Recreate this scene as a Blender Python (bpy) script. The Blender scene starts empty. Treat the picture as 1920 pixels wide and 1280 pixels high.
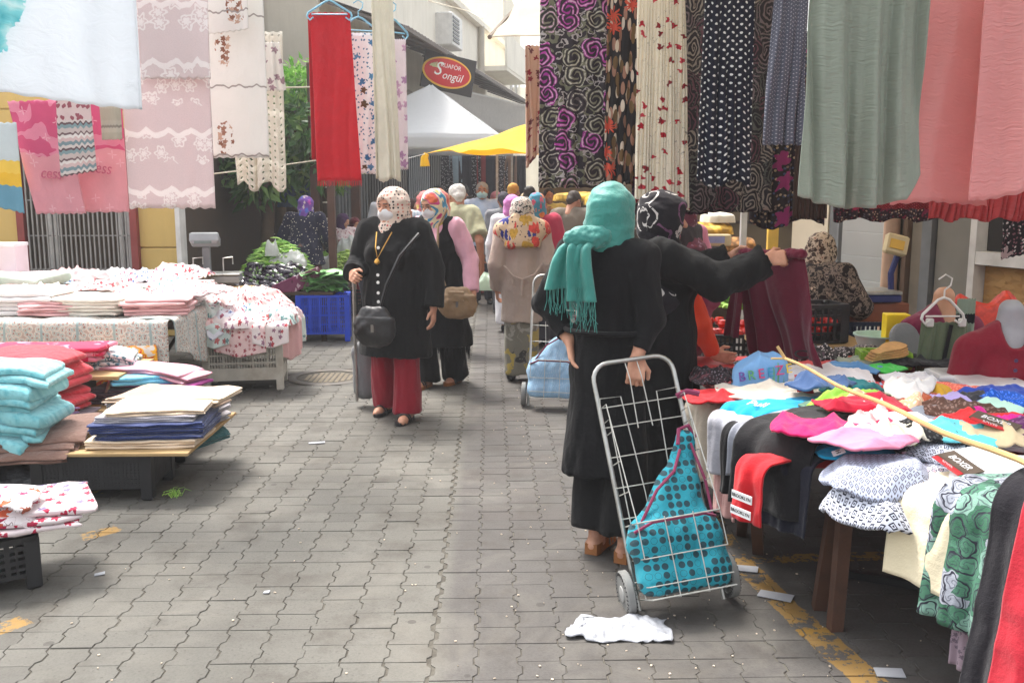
import bpy, math, random
import numpy as np
from mathutils import Vector, Matrix
R = math.radians
random.seed(7)
rng = np.random.default_rng(7)
sc = bpy.context.scene
# ------------------------------------------------------------------ camera, sky, sun, exposure
CAMZ, PITCH, YAW, FPX = 1.55, 8.93, -1.3, 1750.0
cd = bpy.data.cameras.new('camera'); cam = bpy.data.objects.new('camera', cd)
sc.collection.objects.link(cam); sc.camera = cam
cam.location = (0, 0, CAMZ); cam.rotation_euler = (R(90 - PITCH), 0, R(YAW))
cd.sensor_width = 36.0; cd.lens = 36.0 * FPX / 1920.0; cd.clip_start = 0.05; cd.clip_end = 400
cd.dof.use_dof = False
SUN_EL, SUN_AZ = 62.0, -35.0      # azimuth from +Y (ahead) towards +X
W = bpy.data.worlds.new('World'); sc.world = W; W.use_nodes = True
wn = W.node_tree; wn.nodes.clear()
sky = wn.nodes.new('ShaderNodeTexSky'); sky.sky_type = 'NISHITA'; sky.sun_disc = False
sky.sun_elevation = R(SUN_EL); sky.sun_rotation = R(SUN_AZ); sky.air_density = 1.6; sky.dust_density = 5.0
hs = wn.nodes.new('ShaderNodeHueSaturation'); hs.inputs['Saturation'].default_value = 0.22
bg = wn.nodes.new('ShaderNodeBackground'); bg.inputs['Strength'].default_value = 0.15
wo = wn.nodes.new('ShaderNodeOutputWorld')
wn.links.new(sky.outputs[0], hs.inputs['Color']); wn.links.new(hs.outputs[0], bg.inputs['Color']); wn.links.new(bg.outputs[0], wo.inputs[0])
sd = bpy.data.lights.new('sun', 'SUN'); sd.energy = 1.9; sd.angle = R(16); sd.color = (1, .95, .88)
sun = bpy.data.objects.new('sun', sd); sc.collection.objects.link(sun)
_d = Vector((math.sin(R(SUN_AZ)) * math.cos(R(SUN_EL)), math.cos(R(SUN_AZ)) * math.cos(R(SUN_EL)), math.sin(R(SUN_EL))))
sun.rotation_euler = _d.to_track_quat('Z', 'Y').to_euler()
sc.view_settings.view_transform = 'Standard'; sc.view_settings.look = 'None'
sc.view_settings.gamma = 1.0; sc.view_settings.use_curve_mapping = False
sc.view_settings.exposure = 1.5
sc.cycles.max_bounces = 8; sc.cycles.diffuse_bounces = 4; sc.cycles.transparent_max_bounces = 6
# ------------------------------------------------------------------ pixel of the photo (1920 wide) -> point
_M = np.array(cam.rotation_euler.to_matrix())
def ray(px, py): return _M @ np.array([(px - 960) / FPX, -(py - 640) / FPX, -1.0])
def P(px, py, Y):
    d = ray(px, py); return np.array([0, 0, CAMZ]) + d * (Y / d[1])
def T(px, py, z):
    d = ray(px, py); return np.array([0, 0, CAMZ]) + d * ((z - CAMZ) / d[2])
def G(px, py): return T(px, py, 0.0)
A = lambda *v: np.array(v, float)
# ------------------------------------------------------------------ object helpers
COL = sc.collection
def tag(o, label=None, cat=None, group=None, kind=None):
    if label: o['label'] = label
    if cat: o['category'] = cat
    if group: o['group'] = group
    if kind: o['kind'] = kind
    return o
def empty(name, loc=(0, 0, 0), rz=0.0, label=None, cat=None, group=None, kind=None):
    o = bpy.data.objects.new(name, None); COL.objects.link(o)
    o.location = [float(v) for v in loc]; o.rotation_euler = (0, 0, R(rz)); o.empty_display_size = .1
    return tag(o, label, cat, group, kind)
def link(name, me, parent=None, loc=(0, 0, 0), rot=(0, 0, 0)):
    o = bpy.data.objects.new(name, me); COL.objects.link(o)
    o.location = [float(v) for v in loc]; o.rotation_euler = [R(v) for v in rot]
    if parent is not None: o.parent = parent
    return o
def copy_tree(o, parent=None):
    c = o.copy(); COL.objects.link(c)
    if parent is not None: c.parent = parent
    for ch in list(o.children): copy_tree(ch, c)
    return c
def quadmesh(name, V, Fq, mat=None, uv=None, smooth=True):
    V = np.asarray(V, np.float32); Fq = np.asarray(Fq, np.int32)
    me = bpy.data.meshes.new(name); n = len(Fq)
    me.vertices.add(len(V)); me.vertices.foreach_set('co', V.ravel())
    me.loops.add(4 * n); me.loops.foreach_set('vertex_index', Fq.ravel())
    me.polygons.add(n); me.polygons.foreach_set('loop_start', np.arange(n, dtype=np.int32) * 4)
    me.update(calc_edges=True)
    if smooth: me.polygons.foreach_set('use_smooth', np.ones(n, bool))
    if uv is not None:
        l = me.uv_layers.new(name='UVMap'); l.data.foreach_set('uv', np.asarray(uv, np.float32)[Fq.ravel()].ravel())
    if mat: me.materials.append(mat)
    return me
class MB:
    """gathers boxes, bars, tubes and rings; mesh() makes them one mesh"""
    def __init__(s): s.V = []; s.F = []
    def add(s, V, Fs):
        b = len(s.V); s.V += [tuple(map(float, v)) for v in V]; s.F += [tuple(i + b for i in f) for f in Fs]; return s
    def box(s, c, d, rz=0, M=None, bev=0.0):
        x, y, z = d[0] / 2, d[1] / 2, d[2] / 2
        if bev > 0:
            b = min(bev, x * .9, y * .9, z * .9); V = []; 
            for sz, k in ((-z, b), (-z + b, 0), (z - b, 0), (z, b)):
                for (sx, sy) in ((-1, -1), (1, -1), (1, 1), (-1, 1)): V.append((sx * (x - k), sy * (y - k), sz))
            Fs = [(3, 2, 1, 0), (12, 13, 14, 15)]
            for r in range(3):
                for i in range(4): Fs.append((r * 4 + i, r * 4 + (i + 1) % 4, r * 4 + 4 + (i + 1) % 4, r * 4 + 4 + i))
        else:
            V = [(-x, -y, -z), (x, -y, -z), (x, y, -z), (-x, y, -z), (-x, -y, z), (x, -y, z), (x, y, z), (-x, y, z)]
            Fs = [(3, 2, 1, 0), (4, 5, 6, 7), (0, 1, 5, 4), (1, 2, 6, 5), (2, 3, 7, 6), (3, 0, 4, 7)]
        m = Matrix.Rotation(R(rz), 3, 'Z') if M is None else M
        return s.add([Vector(c) + m @ Vector(v) for v in V], Fs)
    def bar(s, a, b, w, h=None):
        a, b = Vector([float(v) for v in a]), Vector([float(v) for v in b]); h = h or w
        q = (b - a).to_track_quat('Z', 'Y').to_matrix()
        return s.box((a + b) / 2, (w, h, (b - a).length), M=q)
    def tube(s, pts, r, n=8, closed=False, r2=None):
        pts = [Vector([float(v) for v in p]) for p in pts]; m = len(pts); V = []; Fs = []
        up = None
        for i, p in enumerate(pts):
            if closed: t = pts[(i + 1) % m] - pts[i - 1]
            else: t = pts[min(i + 1, m - 1)] - pts[max(i - 1, 0)]
            t.normalize()
            if up is None: up = t.orthogonal().normalized()
            up = (up - t * up.dot(t)).normalized(); bn = t.cross(up)
            rr = r if r2 is None else r + (r2 - r) * i / max(1, m - 1)
            for k in range(n):
                a = 2 * math.pi * k / n; V.append(p + (up * math.cos(a) + bn * math.sin(a)) * rr)
        for i in range(m if closed else m - 1):
            j = (i + 1) % m
            for k in range(n): Fs.append((i * n + k, i * n + (k + 1) % n, j * n + (k + 1) % n, j * n + k))
        if not closed: Fs += [tuple(range(n - 1, -1, -1)), tuple(range((m - 1) * n, m * n))]
        return s.add(V, Fs)
    def lathe(s, prof, c=(0, 0, 0), n=20, M=None):
        V = []; Fs = []; m = len(prof); M = M or Matrix.Identity(3)
        for (r, z) in prof:
            for k in range(n):
                a = 2 * math.pi * k / n; V.append(Vector(c) + M @ Vector((r * math.cos(a), r * math.sin(a), z)))
        for i in range(m - 1):
            for k in range(n): Fs.append((i * n + k, i * n + (k + 1) % n, (i + 1) * n + (k + 1) % n, (i + 1) * n + k))
        Fs += [tuple(range(n - 1, -1, -1)), tuple(range((m - 1) * n, m * n))]
        return s.add(V, Fs)
    def mesh(s, name, mat=None, smooth=False):
        me = bpy.data.meshes.new(name); me.from_pydata(s.V, [], s.F); me.update()
        if smooth:
            me.polygons.foreach_set('use_smooth', np.ones(len(me.polygons), bool))
            try: me.set_sharp_from_angle(angle=R(40))
            except Exception: pass
        if mat: me.materials.append(mat)
        return me
    def obj(s, name, mat, parent=None, loc=(0, 0, 0), rot=(0, 0, 0), smooth=False):
        return link(name, s.mesh(name, mat, smooth), parent, loc, rot)
def vn(p, seed=0):
    """value noise in -1..1 at points (..., 3)"""
    p = np.asarray(p, float); i = np.floor(p).astype(np.int64); f = p - i; f = f * f * (3 - 2 * f)
    def h(a, b, c):
        n = (a * 374761393 + b * 668265263 + c * 1274126177 + seed * 974634777) & 0xFFFFFFFF
        n = ((n ^ (n >> 13)) * 1274126177) & 0xFFFFFFFF
        return ((n ^ (n >> 16)) & 0xFFFF) / 32767.5 - 1
    o = 0
    for a in (0, 1):
        for b in (0, 1):
            for c in (0, 1):
                w = (f[..., 0] if a else 1 - f[..., 0]) * (f[..., 1] if b else 1 - f[..., 1]) * (f[..., 2] if c else 1 - f[..., 2])
                o = o + w * h(i[..., 0] + a, i[..., 1] + b, i[..., 2] + c)
    return o
# ------------------------------------------------------------------ materials
def c(r, g, b):
    f = lambda v: (v / 255 / 12.92) if v / 255 <= .04045 else ((v / 255 + .055) / 1.055) ** 2.4
    return (f(r), f(g), f(b), 1.0)
class N:
    def __init__(s, name, rough=.88, metal=0., sheen=.0, spec=.3):
        s.m = bpy.data.materials.new(name); s.m.use_nodes = True; s.t = s.m.node_tree; s.t.nodes.clear()
        s.out = s.t.nodes.new('ShaderNodeOutputMaterial'); s.b = s.t.nodes.new('ShaderNodeBsdfPrincipled')
        s.t.links.new(s.b.outputs[0], s.out.inputs[0])
        s.b.inputs['Roughness'].default_value = rough; s.b.inputs['Metallic'].default_value = metal
        s.b.inputs['Specular IOR Level'].default_value = spec
        if sheen: s.b.inputs['Sheen Weight'].default_value = sheen
    def n(s, typ, **kw):
        o = s.t.nodes.new(typ)
        for k, v in kw.items(): setattr(o, k, v)
        return o
    def set(s, sock, v):
        if v is None: return
        if isinstance(v, bpy.types.NodeSocket): s.t.links.new(v, sock)
        else:
            try: sock.default_value = v
            except Exception: sock.default_value = v[:3]
    def math(s, op, a, b=None, c_=None):
        o = s.n('ShaderNodeMath', operation=op); s.set(o.inputs[0], a); s.set(o.inputs[1], b); s.set(o.inputs[2], c_); return o.outputs[0]
    def vm(s, op, a, b=None):
        o = s.n('ShaderNodeVectorMath', operation=op); s.set(o.inputs[0], a); s.set(o.inputs[1], b)
        return o.outputs['Value'] if op in ('LENGTH', 'DOT_PRODUCT', 'DISTANCE') else o.outputs[0]
    def mix(s, f, a, b, blend='MIX'):
        o = s.n('ShaderNodeMix', data_type='RGBA', blend_type=blend); s.set(o.inputs[0], f); s.set(o.inputs[6], a); s.set(o.inputs[7], b); return o.outputs[2]
    def ramp(s, f, stops, interp='LINEAR'):
        o = s.n('ShaderNodeValToRGB'); cr = o.color_ramp; cr.interpolation = interp
        while len(cr.elements) < len(stops): cr.elements.new(.5)
        for e, (p, q) in zip(cr.elements, stops): e.position = p; e.color = q if len(q) == 4 else (*q, 1)
        s.set(o.inputs[0], f); return o.outputs[0]
    def co(s, kind='uv'):
        o = s.n('ShaderNodeTexCoord'); return o.outputs['UV' if kind == 'uv' else 'Object']
    def map(s, v, scale=(1, 1, 1), rot=(0, 0, 0), loc=(0, 0, 0)):
        o = s.n('ShaderNodeMapping'); s.set(o.inputs['Vector'], v)
        if not isinstance(scale, (tuple, list)): scale = (scale,) * 3
        o.inputs['Scale'].default_value = scale; o.inputs['Rotation'].default_value = [R(a) for a in rot]; o.inputs['Location'].default_value = loc
        return o.outputs[0]
    def noise(s, v, scale=5, detail=3, rough=.55, dist=0.):
        o = s.n('ShaderNodeTexNoise'); s.set(o.inputs['Vector'], v); o.inputs['Scale'].default_value = scale
        o.inputs['Detail'].default_value = detail; o.inputs['Roughness'].default_value = rough; o.inputs['Distortion'].default_value = dist
        return o.outputs[0], o.outputs[1]
    def vor(s, v, scale=1., rand=1., dims='2D', feature='F1', metric='EUCLIDEAN'):
        o = s.n('ShaderNodeTexVoronoi', voronoi_dimensions=dims, feature=feature)
        if feature not in ('DISTANCE_TO_EDGE', 'N_SPHERE_RADIUS'): o.distance = metric
        s.set(o.inputs['Vector'], v); o.inputs['Scale'].default_value = scale; o.inputs['Randomness'].default_value = rand
        return o
    def sep(s, col):
        o = s.n('ShaderNodeSeparateColor'); s.set(o.inputs[0], col); return o.outputs
    def xyz(s, v):
        o = s.n('ShaderNodeSeparateXYZ'); s.set(o.inputs[0], v); return o.outputs
    def cell(s, v, scale, rand=1., dims='2D', warp=0., wscale=2.):
        """scaled cells: distance, angle, random rgb"""
        v = s.map(v, scale)
        if warp:
            nz = s.noise(v, wscale, 1)[1]; w = s.vm('SUBTRACT', nz, (.5, .5, .5)); sc_ = s.n('ShaderNodeVectorMath', operation='SCALE'); s.set(sc_.inputs[0], w); sc_.inputs['Scale'].default_value = warp
            v = s.vm('ADD', v, sc_.outputs[0])
        o = s.vor(v, 1., rand, dims); rel = s.vm('SUBTRACT', v, o.outputs['Position']); q = s.xyz(rel)
        return o.outputs['Distance'], s.math('ARCTAN2', q[1], q[0]), s.sep(o.outputs['Color']), q
    def bump(s, h, strength=.3, dist=.01, prev=None):
        o = s.n('ShaderNodeBump'); o.inputs['Strength'].default_value = strength; o.inputs['Distance'].default_value = dist
        s.set(o.inputs['Height'], h)
        if prev is not None: s.t.links.new(prev, o.inputs['Normal'])
        s.t.links.new(o.outputs[0], s.b.inputs['Normal']); return o.outputs[0]
    def base(s, col): s.set(s.b.inputs['Base Color'], col); return s
    def translucent(s, col, f=.25):
        t = s.n('ShaderNodeBsdfTranslucent'); s.set(t.inputs[0], col); mx = s.n('ShaderNodeMixShader'); mx.inputs[0].default_value = f
        s.t.links.new(s.b.outputs[0], mx.inputs[1]); s.t.links.new(t.outputs[0], mx.inputs[2]); s.t.links.new(mx.outputs[0], s.out.inputs[0]); return s
    def holes(s, mask):
        t = s.n('ShaderNodeBsdfTransparent'); mx = s.n('ShaderNodeMixShader'); s.set(mx.inputs[0], mask)
        src = s.out.inputs[0].links[0].from_socket
        s.t.links.new(src, mx.inputs[1]); s.t.links.new(t.outputs[0], mx.inputs[2]); s.t.links.new(mx.outputs[0], s.out.inputs[0])
    def cloth(s, col, coord, tr=0., weave=1., var=.12):
        nz = s.noise(coord, 9, 3)[0]
        f = s.math('MULTIPLY_ADD', nz, var * 2, 1 - var)
        cc = s.n('ShaderNodeCombineColor'); 
        for i in range(3): s.set(cc.inputs[i], f)
        col = s.mix(1.0, col, cc.outputs[0], 'MULTIPLY')
        s.base(col)
        h = s.noise(coord, 13, 6, .62)[0]; h2 = s.noise(s.map(coord, (220, 220, 220)), 1.0, 1)[0]
        b = s.bump(h, .3 * weave, .03); s.bump(h2, .16 * weave, .004, b)
        if tr: s.translucent(col, tr)
        return s.m
_cache = {}
def plain(name, col, rough=.9, co='obj', tr=0., weave=1., sheen=.15, var=.12, spec=.25):
    k = ('p', name)
    if k in _cache: return _cache[k]
    n = N(name, rough, sheen=sheen, spec=spec); v = n.co(co)
    rgb = n.n('ShaderNodeRGB'); rgb.outputs[0].default_value = col
    _cache[k] = n.cloth(rgb.outputs[0], v, tr, weave, var); return _cache[k]
def hard(name, col, rough=.5, metal=0., var=.15, scale=6., bump=.1, spec=.4, dirt=None):
    k = ('h', name)
    if k in _cache: return _cache[k]
    n = N(name, rough, metal, spec=spec); v = n.co('obj')
    nz = n.noise(v, scale, 5)[0]
    cA = tuple(x * (1 - var) for x in col[:3]) + (1,); cB = tuple(min(1, x * (1 + var)) for x in col[:3]) + (1,)
    cl = n.ramp(nz, [(.3, cA), (.7, cB)])
    if dirt:
        d = n.ramp(n.noise(v, scale * .6, 6, .7)[0], [(.5, (0, 0, 0)), (.72, (1, 1, 1))]); cl = n.mix(n.math('MULTIPLY', d, .55), cl, dirt)
    n.base(cl); n.set(n.b.inputs['Roughness'], n.math('MULTIPLY_ADD', nz, .25, rough - .12))
    if bump: n.bump(n.noise(v, scale * 9, 3)[0], bump, .006)
    _cache[k] = n.m; return n.m
def dots(name, base, cols, scale, r=.25, rand=0., co='uv', rot=45, tr=0., ring=False, weave=1.):
    n = N(name, .9, sheen=.1, spec=.25); v = n.co(co); dims = '2D' if co == 'uv' else '3D'
    m = n.map(v, scale, (0, 0, rot)); o = n.vor(m, 1., rand, dims)
    d = o.outputs['Distance']; q = n.sep(o.outputs['Color'])
    col = n.ramp(q[0], [(i / len(cols), k) for i, k in enumerate(cols)], 'CONSTANT')
    msk = n.math('LESS_THAN', d, r)
    if ring:
        inner = n.math('LESS_THAN', d, r * .86); isr = n.math('GREATER_THAN', q[1], .72)
        msk = n.math('SUBTRACT', msk, n.math('MULTIPLY', inner, isr))
    return n.cloth(n.mix(msk, base, col), v, tr, weave)
def flowers(name, base, cols, scale, size=.3, petals=5, co='uv', prob=.7, tr=0., warp=.25, line=None, center=None, weave=1., second=None):
    """scattered printed flowers"""
    n = N(name, .9, sheen=.1, spec=.25); v = n.co(co); dims = '2D' if co == 'uv' else '3D'
    col = base
    if second:
        d, a, q, _ = n.cell(n.map(v, 1., loc=(3.3, 1.7, .9)), second[1], 1., dims, warp=.4)
        k = n.math('MULTIPLY', n.math('LESS_THAN', d, second[2]), n.math('GREATER_THAN', q[1], .25)); col = n.mix(k, col, second[0])
    if line:
        w = n.noise(v, scale * .7, 2, dist=1.5)[0]; ln = n.math('LESS_THAN', n.math('ABSOLUTE', n.math('SUBTRACT', n.math('FRACT', n.math('MULTIPLY', w, 5.)), .5)), line[1])
        col = n.mix(ln, col, line[0])
    d, a, q, _ = n.cell(v, scale, 1., dims, warp=warp)
    rr = n.math('MULTIPLY_ADD', n.math('COSINE', n.math('MULTIPLY', a, float(petals))), size * .28, size)
    msk = n.math('MULTIPLY', n.math('LESS_THAN', d, rr), n.math('LESS_THAN', q[1], prob))
    fc = n.ramp(q[0], [(i / len(cols), k) for i, k in enumerate(cols)], 'CONSTANT')
    if center: fc = n.mix(n.math('LESS_THAN', d, size * .35), fc, center)
    sh = n.ramp(n.noise(v, scale * 5, 2)[0], [(.35, (.55, .55, .55)), (.6, (1.1, 1.1, 1.1))]); fc = n.mix(.6, fc, n.mix(1., fc, sh, 'MULTIPLY'))
    return n.cloth(n.mix(msk, col, fc), v, tr, weave)
def rings(name, base, cols, scale, k=9., spiral=1., co='uv', warp=.5, thick=0., tr=0., hole=.12, rand=.8, minr=.62):
    """rose / swirl / paisley print: spiral strokes round random centres"""
    n = N(name, .9, sheen=.1, spec=.2); v = n.co(co); dims = '2D' if co == 'uv' else '3D'
    d, a, q, _ = n.cell(v, scale, rand, dims, warp=warp, wscale=2.5)
    ph = n.math('ADD', n.math('MULTIPLY', d, k * 6.2832), n.math('MULTIPLY', a, spiral)); w = n.math('SINE', ph)
    st = n.math('GREATER_THAN', w, thick)
    st = n.math('MULTIPLY', st, n.math('LESS_THAN', d, minr)); st = n.math('MULTIPLY', st, n.math('GREATER_THAN', d, hole))
    ed = n.noise(v, scale * 7, 2)[0]; st = n.math('MULTIPLY', st, n.math('GREATER_THAN', ed, .36))
    col = n.ramp(q[0], [(i / len(cols), kk) for i, kk in enumerate(cols)], 'CONSTANT')
    return n.cloth(n.mix(st, base, col), v, tr)
def stripes(name, stops, period, co='uv', axis=1, tr=0., jag=0.):
    n = N(name, .9, spec=.2); v = n.co(co); q = n.xyz(v)
    t = n.math('MULTIPLY', q[axis], 1. / period)
    if jag: t = n.math('ADD', t, n.math('MULTIPLY', n.math('SINE', n.math('MULTIPLY', q[1 - axis], 6.2832 / (period * .35))), jag))
    col = n.ramp(n.math('FRACT', n.math('ADD', t, 100.)), stops, 'CONSTANT')
    return n.cloth(col, v, tr)
def geo(name, base, ink, scale, co='uv', red=None, kind=0):
    """small geometric block print in a lattice"""
    n = N(name, .9, spec=.2); v = n.co(co); m = n.map(v, scale, (0, 0, 45 if kind != 1 else 0))
    o = n.vor(m, 1., 0., '2D' if co == 'uv' else '3D', metric='MANHATTAN' if kind != 2 else 'CHEBYCHEV'); d = o.outputs['Distance']
    a = n.math('LESS_THAN', n.math('ABSOLUTE', n.math('SUBTRACT', d, .36)), .085); b = n.math('LESS_THAN', d, .13)
    col = n.mix(a, base, ink); col = n.mix(b, col, red or ink)
    o2 = n.vor(n.map(m, 1., loc=(.5, .5, 0)), 1., 0., '2D' if co == 'uv' else '3D'); col = n.mix(n.math('LESS_THAN', o2.outputs['Distance'], .12), col, ink)
    return n.cloth(col, v)
def lace(name, base, light, scale=9., co='uv', tr=.3, holes=False):
    n = N(name, .9, sheen=.1, spec=.2); v = n.co(co)
    d, a, q, _ = n.cell(v, scale, .85, '2D', warp=.25)
    rr = n.math('MULTIPLY_ADD', n.math('COSINE', n.math('MULTIPLY', a, 6.)), .07, .3)
    ring = n.math('LESS_THAN', n.math('ABSOLUTE', n.math('SUBTRACT', d, rr)), .055); pet = n.math('LESS_THAN', d, n.math('MULTIPLY', rr, .55))
    y = n.xyz(v)[1]; x = n.xyz(v)[0]
    wv = n.math('MULTIPLY', n.math('ABSOLUTE', n.math('SINE', n.math('MULTIPLY', x, 28.))), .03)
    band = n.math('FRACT', n.math('MULTIPLY', n.math('ADD', n.math('ADD', y, wv), 10.), 3.4))
    sc_ = n.math('LESS_THAN', n.math('ABSOLUTE', n.math('SUBTRACT', band, .5)), .05)
    zone = n.math('LESS_THAN', n.math('ABSOLUTE', n.math('SUBTRACT', band, .25)), .24)
    k = n.math('MAXIMUM', n.math('MULTIPLY', n.math('MAXIMUM', ring, pet), zone), sc_)
    net = n.noise(n.map(v, (160, 160, 160)), 1., 0)[0]
    col = n.mix(n.math('MULTIPLY', net, .5), base, tuple(x_ * .8 for x_ in base[:3]) + (1,)); col = n.mix(k, col, light)
    n.base(col); b = n.bump(k, .6, .01); n.bump(net, .35, .004, b)
    n.translucent(col, tr)
    if holes:
        g = n.vor(n.map(v, 26.), 1., 0., '2D'); n.holes(n.math('GREATER_THAN', g.outputs['Distance'], .56))
    return n.m
# ------------------------------------------------------------------ cloth shapes
def solid_grid(name, pts, uv, mat, thick=.004, closed_u=False):
    """a sheet of points (ny, nx, 3) given a thickness, with its rim closed"""
    ny, nx = pts.shape[:2]
    if closed_u:
        du = np.roll(pts, -1, 1) - np.roll(pts, 1, 1)
    else: du = np.gradient(pts, axis=1)
    dv = np.gradient(pts, axis=0); nrm = np.cross(du, dv); nrm /= np.linalg.norm(nrm, axis=2, keepdims=True) + 1e-9
    Vv = np.concatenate([(pts + nrm * thick / 2).reshape(-1, 3), (pts - nrm * thick / 2).reshape(-1, 3)]); m = nx * ny
    j, i = np.meshgrid(np.arange(ny - 1), np.arange(nx if closed_u else nx - 1), indexing='ij'); i2 = (i + 1) % nx
    a, b, cc, d = j * nx + i, j * nx + i2, (j + 1) * nx + i2, (j + 1) * nx + i
    Fr = np.stack([a, b, cc, d], -1).reshape(-1, 4); Bk = np.stack([a + m, d + m, cc + m, b + m], -1).reshape(-1, 4); rim = []
    I = np.arange(nx if closed_u else nx - 1); I2 = (I + 1) % nx
    rim.append(np.stack([I, I + m, I2 + m, I2], -1)); o = (ny - 1) * nx; rim.append(np.stack([o + I, o + I2, o + I2 + m, o + I + m], -1))
    if not closed_u:
        Jj = np.arange(ny - 1) * nx; rim.append(np.stack([Jj, Jj + nx, Jj + nx + m, Jj + m], -1))
        Jj = Jj + nx - 1; rim.append(np.stack([Jj, Jj + m, Jj + nx + m, Jj + nx], -1))
    return quadmesh(name, Vv, np.concatenate([Fr, Bk] + rim), mat, np.concatenate([uv.reshape(-1, 2)] * 2))
_sd = [0]
def sheet(name, w, h, mat, loc, label=None, cat=None, group=None, folds=3., amp=.015, rz=0., taper=1., bottom=None, shear=0., noise=.012, thick=.004,
          nx=56, ny=40, parent=None, curl=0., tophold=.35, uvo=(0, 0), sharp=0.):
    """cloth hung from its top edge; origin at the middle of the top edge"""
    _sd[0] += 1; s = _sd[0]
    u, v = np.meshgrid(np.linspace(-.5, .5, nx), np.linspace(0, 1, ny)); wd = w * (1 + (taper - 1) * v)
    k_ = .5 / max(folds, 1.); ph = 2 * np.pi * folds * (u + .05 * np.sin(2.6 * v + s) + k_ * vn(np.stack([u * folds * .8, v * 1.1, u * 0 + s], -1), s + 3)) + s * 1.7
    wave = (np.sin(ph) + .35 * np.sin(2.3 * ph + s)) * (.75 + .6 * vn(np.stack([u * folds * .6 + 5, v * .9, u * 0 + s], -1), s + 4))
    if sharp: wave = np.sign(wave) * np.abs(wave) ** (1 - sharp * .5)
    q = np.stack([u * w * 5, v * h * 2.2, u * 0 + s * 7.3], -1)
    y = amp * (tophold + (1 - tophold) * v) * wave + noise * (vn(q, s) + .5 * vn(q * 2.3, s + 1)) * (.3 + v) + curl * v * v
    x = u * wd + shear * v * h + .15 * amp * np.cos(ph) * v
    z = -v * h + .003 * np.sin(7 * u * 6.28)
    if bottom is not None: z = z + np.array([[bottom(a) for a in np.linspace(-.5, .5, nx)]]) * v ** 1.5
    me = solid_grid(name, np.stack([x, y, z], -1), np.stack([u * w + uvo[0], -v * h + uvo[1]], -1), mat, thick)
    return tag(link(name, me, parent, loc, (0, 0, rz)), label, cat, group)
def H(name, x0, x1, yt, yb, Y, mat, label=None, cat=None, group=None, **kw):
    """a sheet hung so that it covers these photo pixels at distance Y"""
    a, b = P(x0, yt, Y), P(x1, yt, Y); lo = P((x0 + x1) / 2, yb, Y)
    mid = P((x0 + x1) / 2, yt, Y); return sheet(name, b[0] - a[0], mid[2] - lo[2], mat, mid, label, cat, group, **kw)
def fold_mesh(w, d, t, layers, seed, rag=.012, sag=0., mat=None, name='folded_cloth', sag2=0.):
    """a folded cloth: rounded layers lying on each other; origin at the middle of its underside"""
    r = np.random.default_rng(seed); Vs = []; Fs = []; UV = []; base = 0; tl = t / layers; n = 18; m = 15
    for l in range(layers):
        lw, ld = w * (1 - r.uniform(0, rag * 3)), d * (1 - r.uniform(0, rag * 3)); ox, oy = r.normal(0, rag * .5, 2) * (1 if l else 0)
        th = np.linspace(0, 2 * np.pi, n, endpoint=False); sgn = np.sign
        cy = sgn(np.cos(th)) * np.abs(np.cos(th)) ** .2 * ld / 2; cz = sgn(np.sin(th)) * np.abs(np.sin(th)) ** .5 * tl * .51
        xs = np.sin(np.linspace(-np.pi / 2, np.pi / 2, m)) * lw / 2
        X, Yy = np.meshgrid(xs, cy, indexing='ij'); Z = np.repeat(cz[None], m, 0); e = 1 - .4 * np.abs(2 * X / lw) ** 16
        Z = Z * e + tl * (l + .5)
        q = np.stack([X * 7, Yy * 7, X * 0 + l * .35 + seed], -1)
        ns = vn(q, seed); Z = Z + ns * min(tl, .02) * .3 + .004 * (1 - 2 * np.abs(vn(q * 2.3, seed + 11))) * (Z > tl * (l + .5)) + tl * .4 * vn(q * .45, seed + 5) * l / max(1, layers)
        Z = Z - sag * (2 * X / w) ** 2 * (X > 0) - sag2 * (2 * Yy / d) ** 2 * (Yy < 0)
        X = X + vn(q[..., [1, 2, 0]] * 1.7, seed + 1 + l) * rag + ox; Yy = Yy + vn(q[..., [0, 2, 1]] * 1.7, seed + 2 + l) * rag + oy
        Vs.append(np.stack([X, Yy, Z], -1).reshape(-1, 3)); UV.append(np.stack([X + l * .13, Yy * .8 + Z * .6], -1).reshape(-1, 2))
        i, k = np.meshgrid(np.arange(m - 1), np.arange(n), indexing='ij'); k2 = (k + 1) % n
        Fs.append(np.stack([i * n + k, (i + 1) * n + k, (i + 1) * n + k2, i * n + k2], -1).reshape(-1, 4) + base)
        for st, rev in ((0, 0), ((m - 1) * n, 1)):          # end caps as strips of quads
            for kk in range(n // 2 - 1):
                qd = [st + kk, st + kk + 1, st + n - 2 - kk, st + n - 1 - kk]
                Fs.append(np.array([qd if not rev else qd[::-1]]) + base)
        base += m * n
    return quadmesh(name, np.concatenate(Vs), np.concatenate(Fs), mat, np.concatenate(UV))
def folded(name, at, w, d, t, layers, mat, label=None, cat=None, group=None, rz=0., seed=None, rag=.012, sag=0., tilt=(0, 0), sag2=0.):
    _sd[0] += 1; s = seed or _sd[0]
    o = link(name, fold_mesh(w, d, t, layers, s, rag, sag, mat, name, sag2), None, at, (tilt[0], tilt[1], rz)); return tag(o, label, cat, group)
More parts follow.
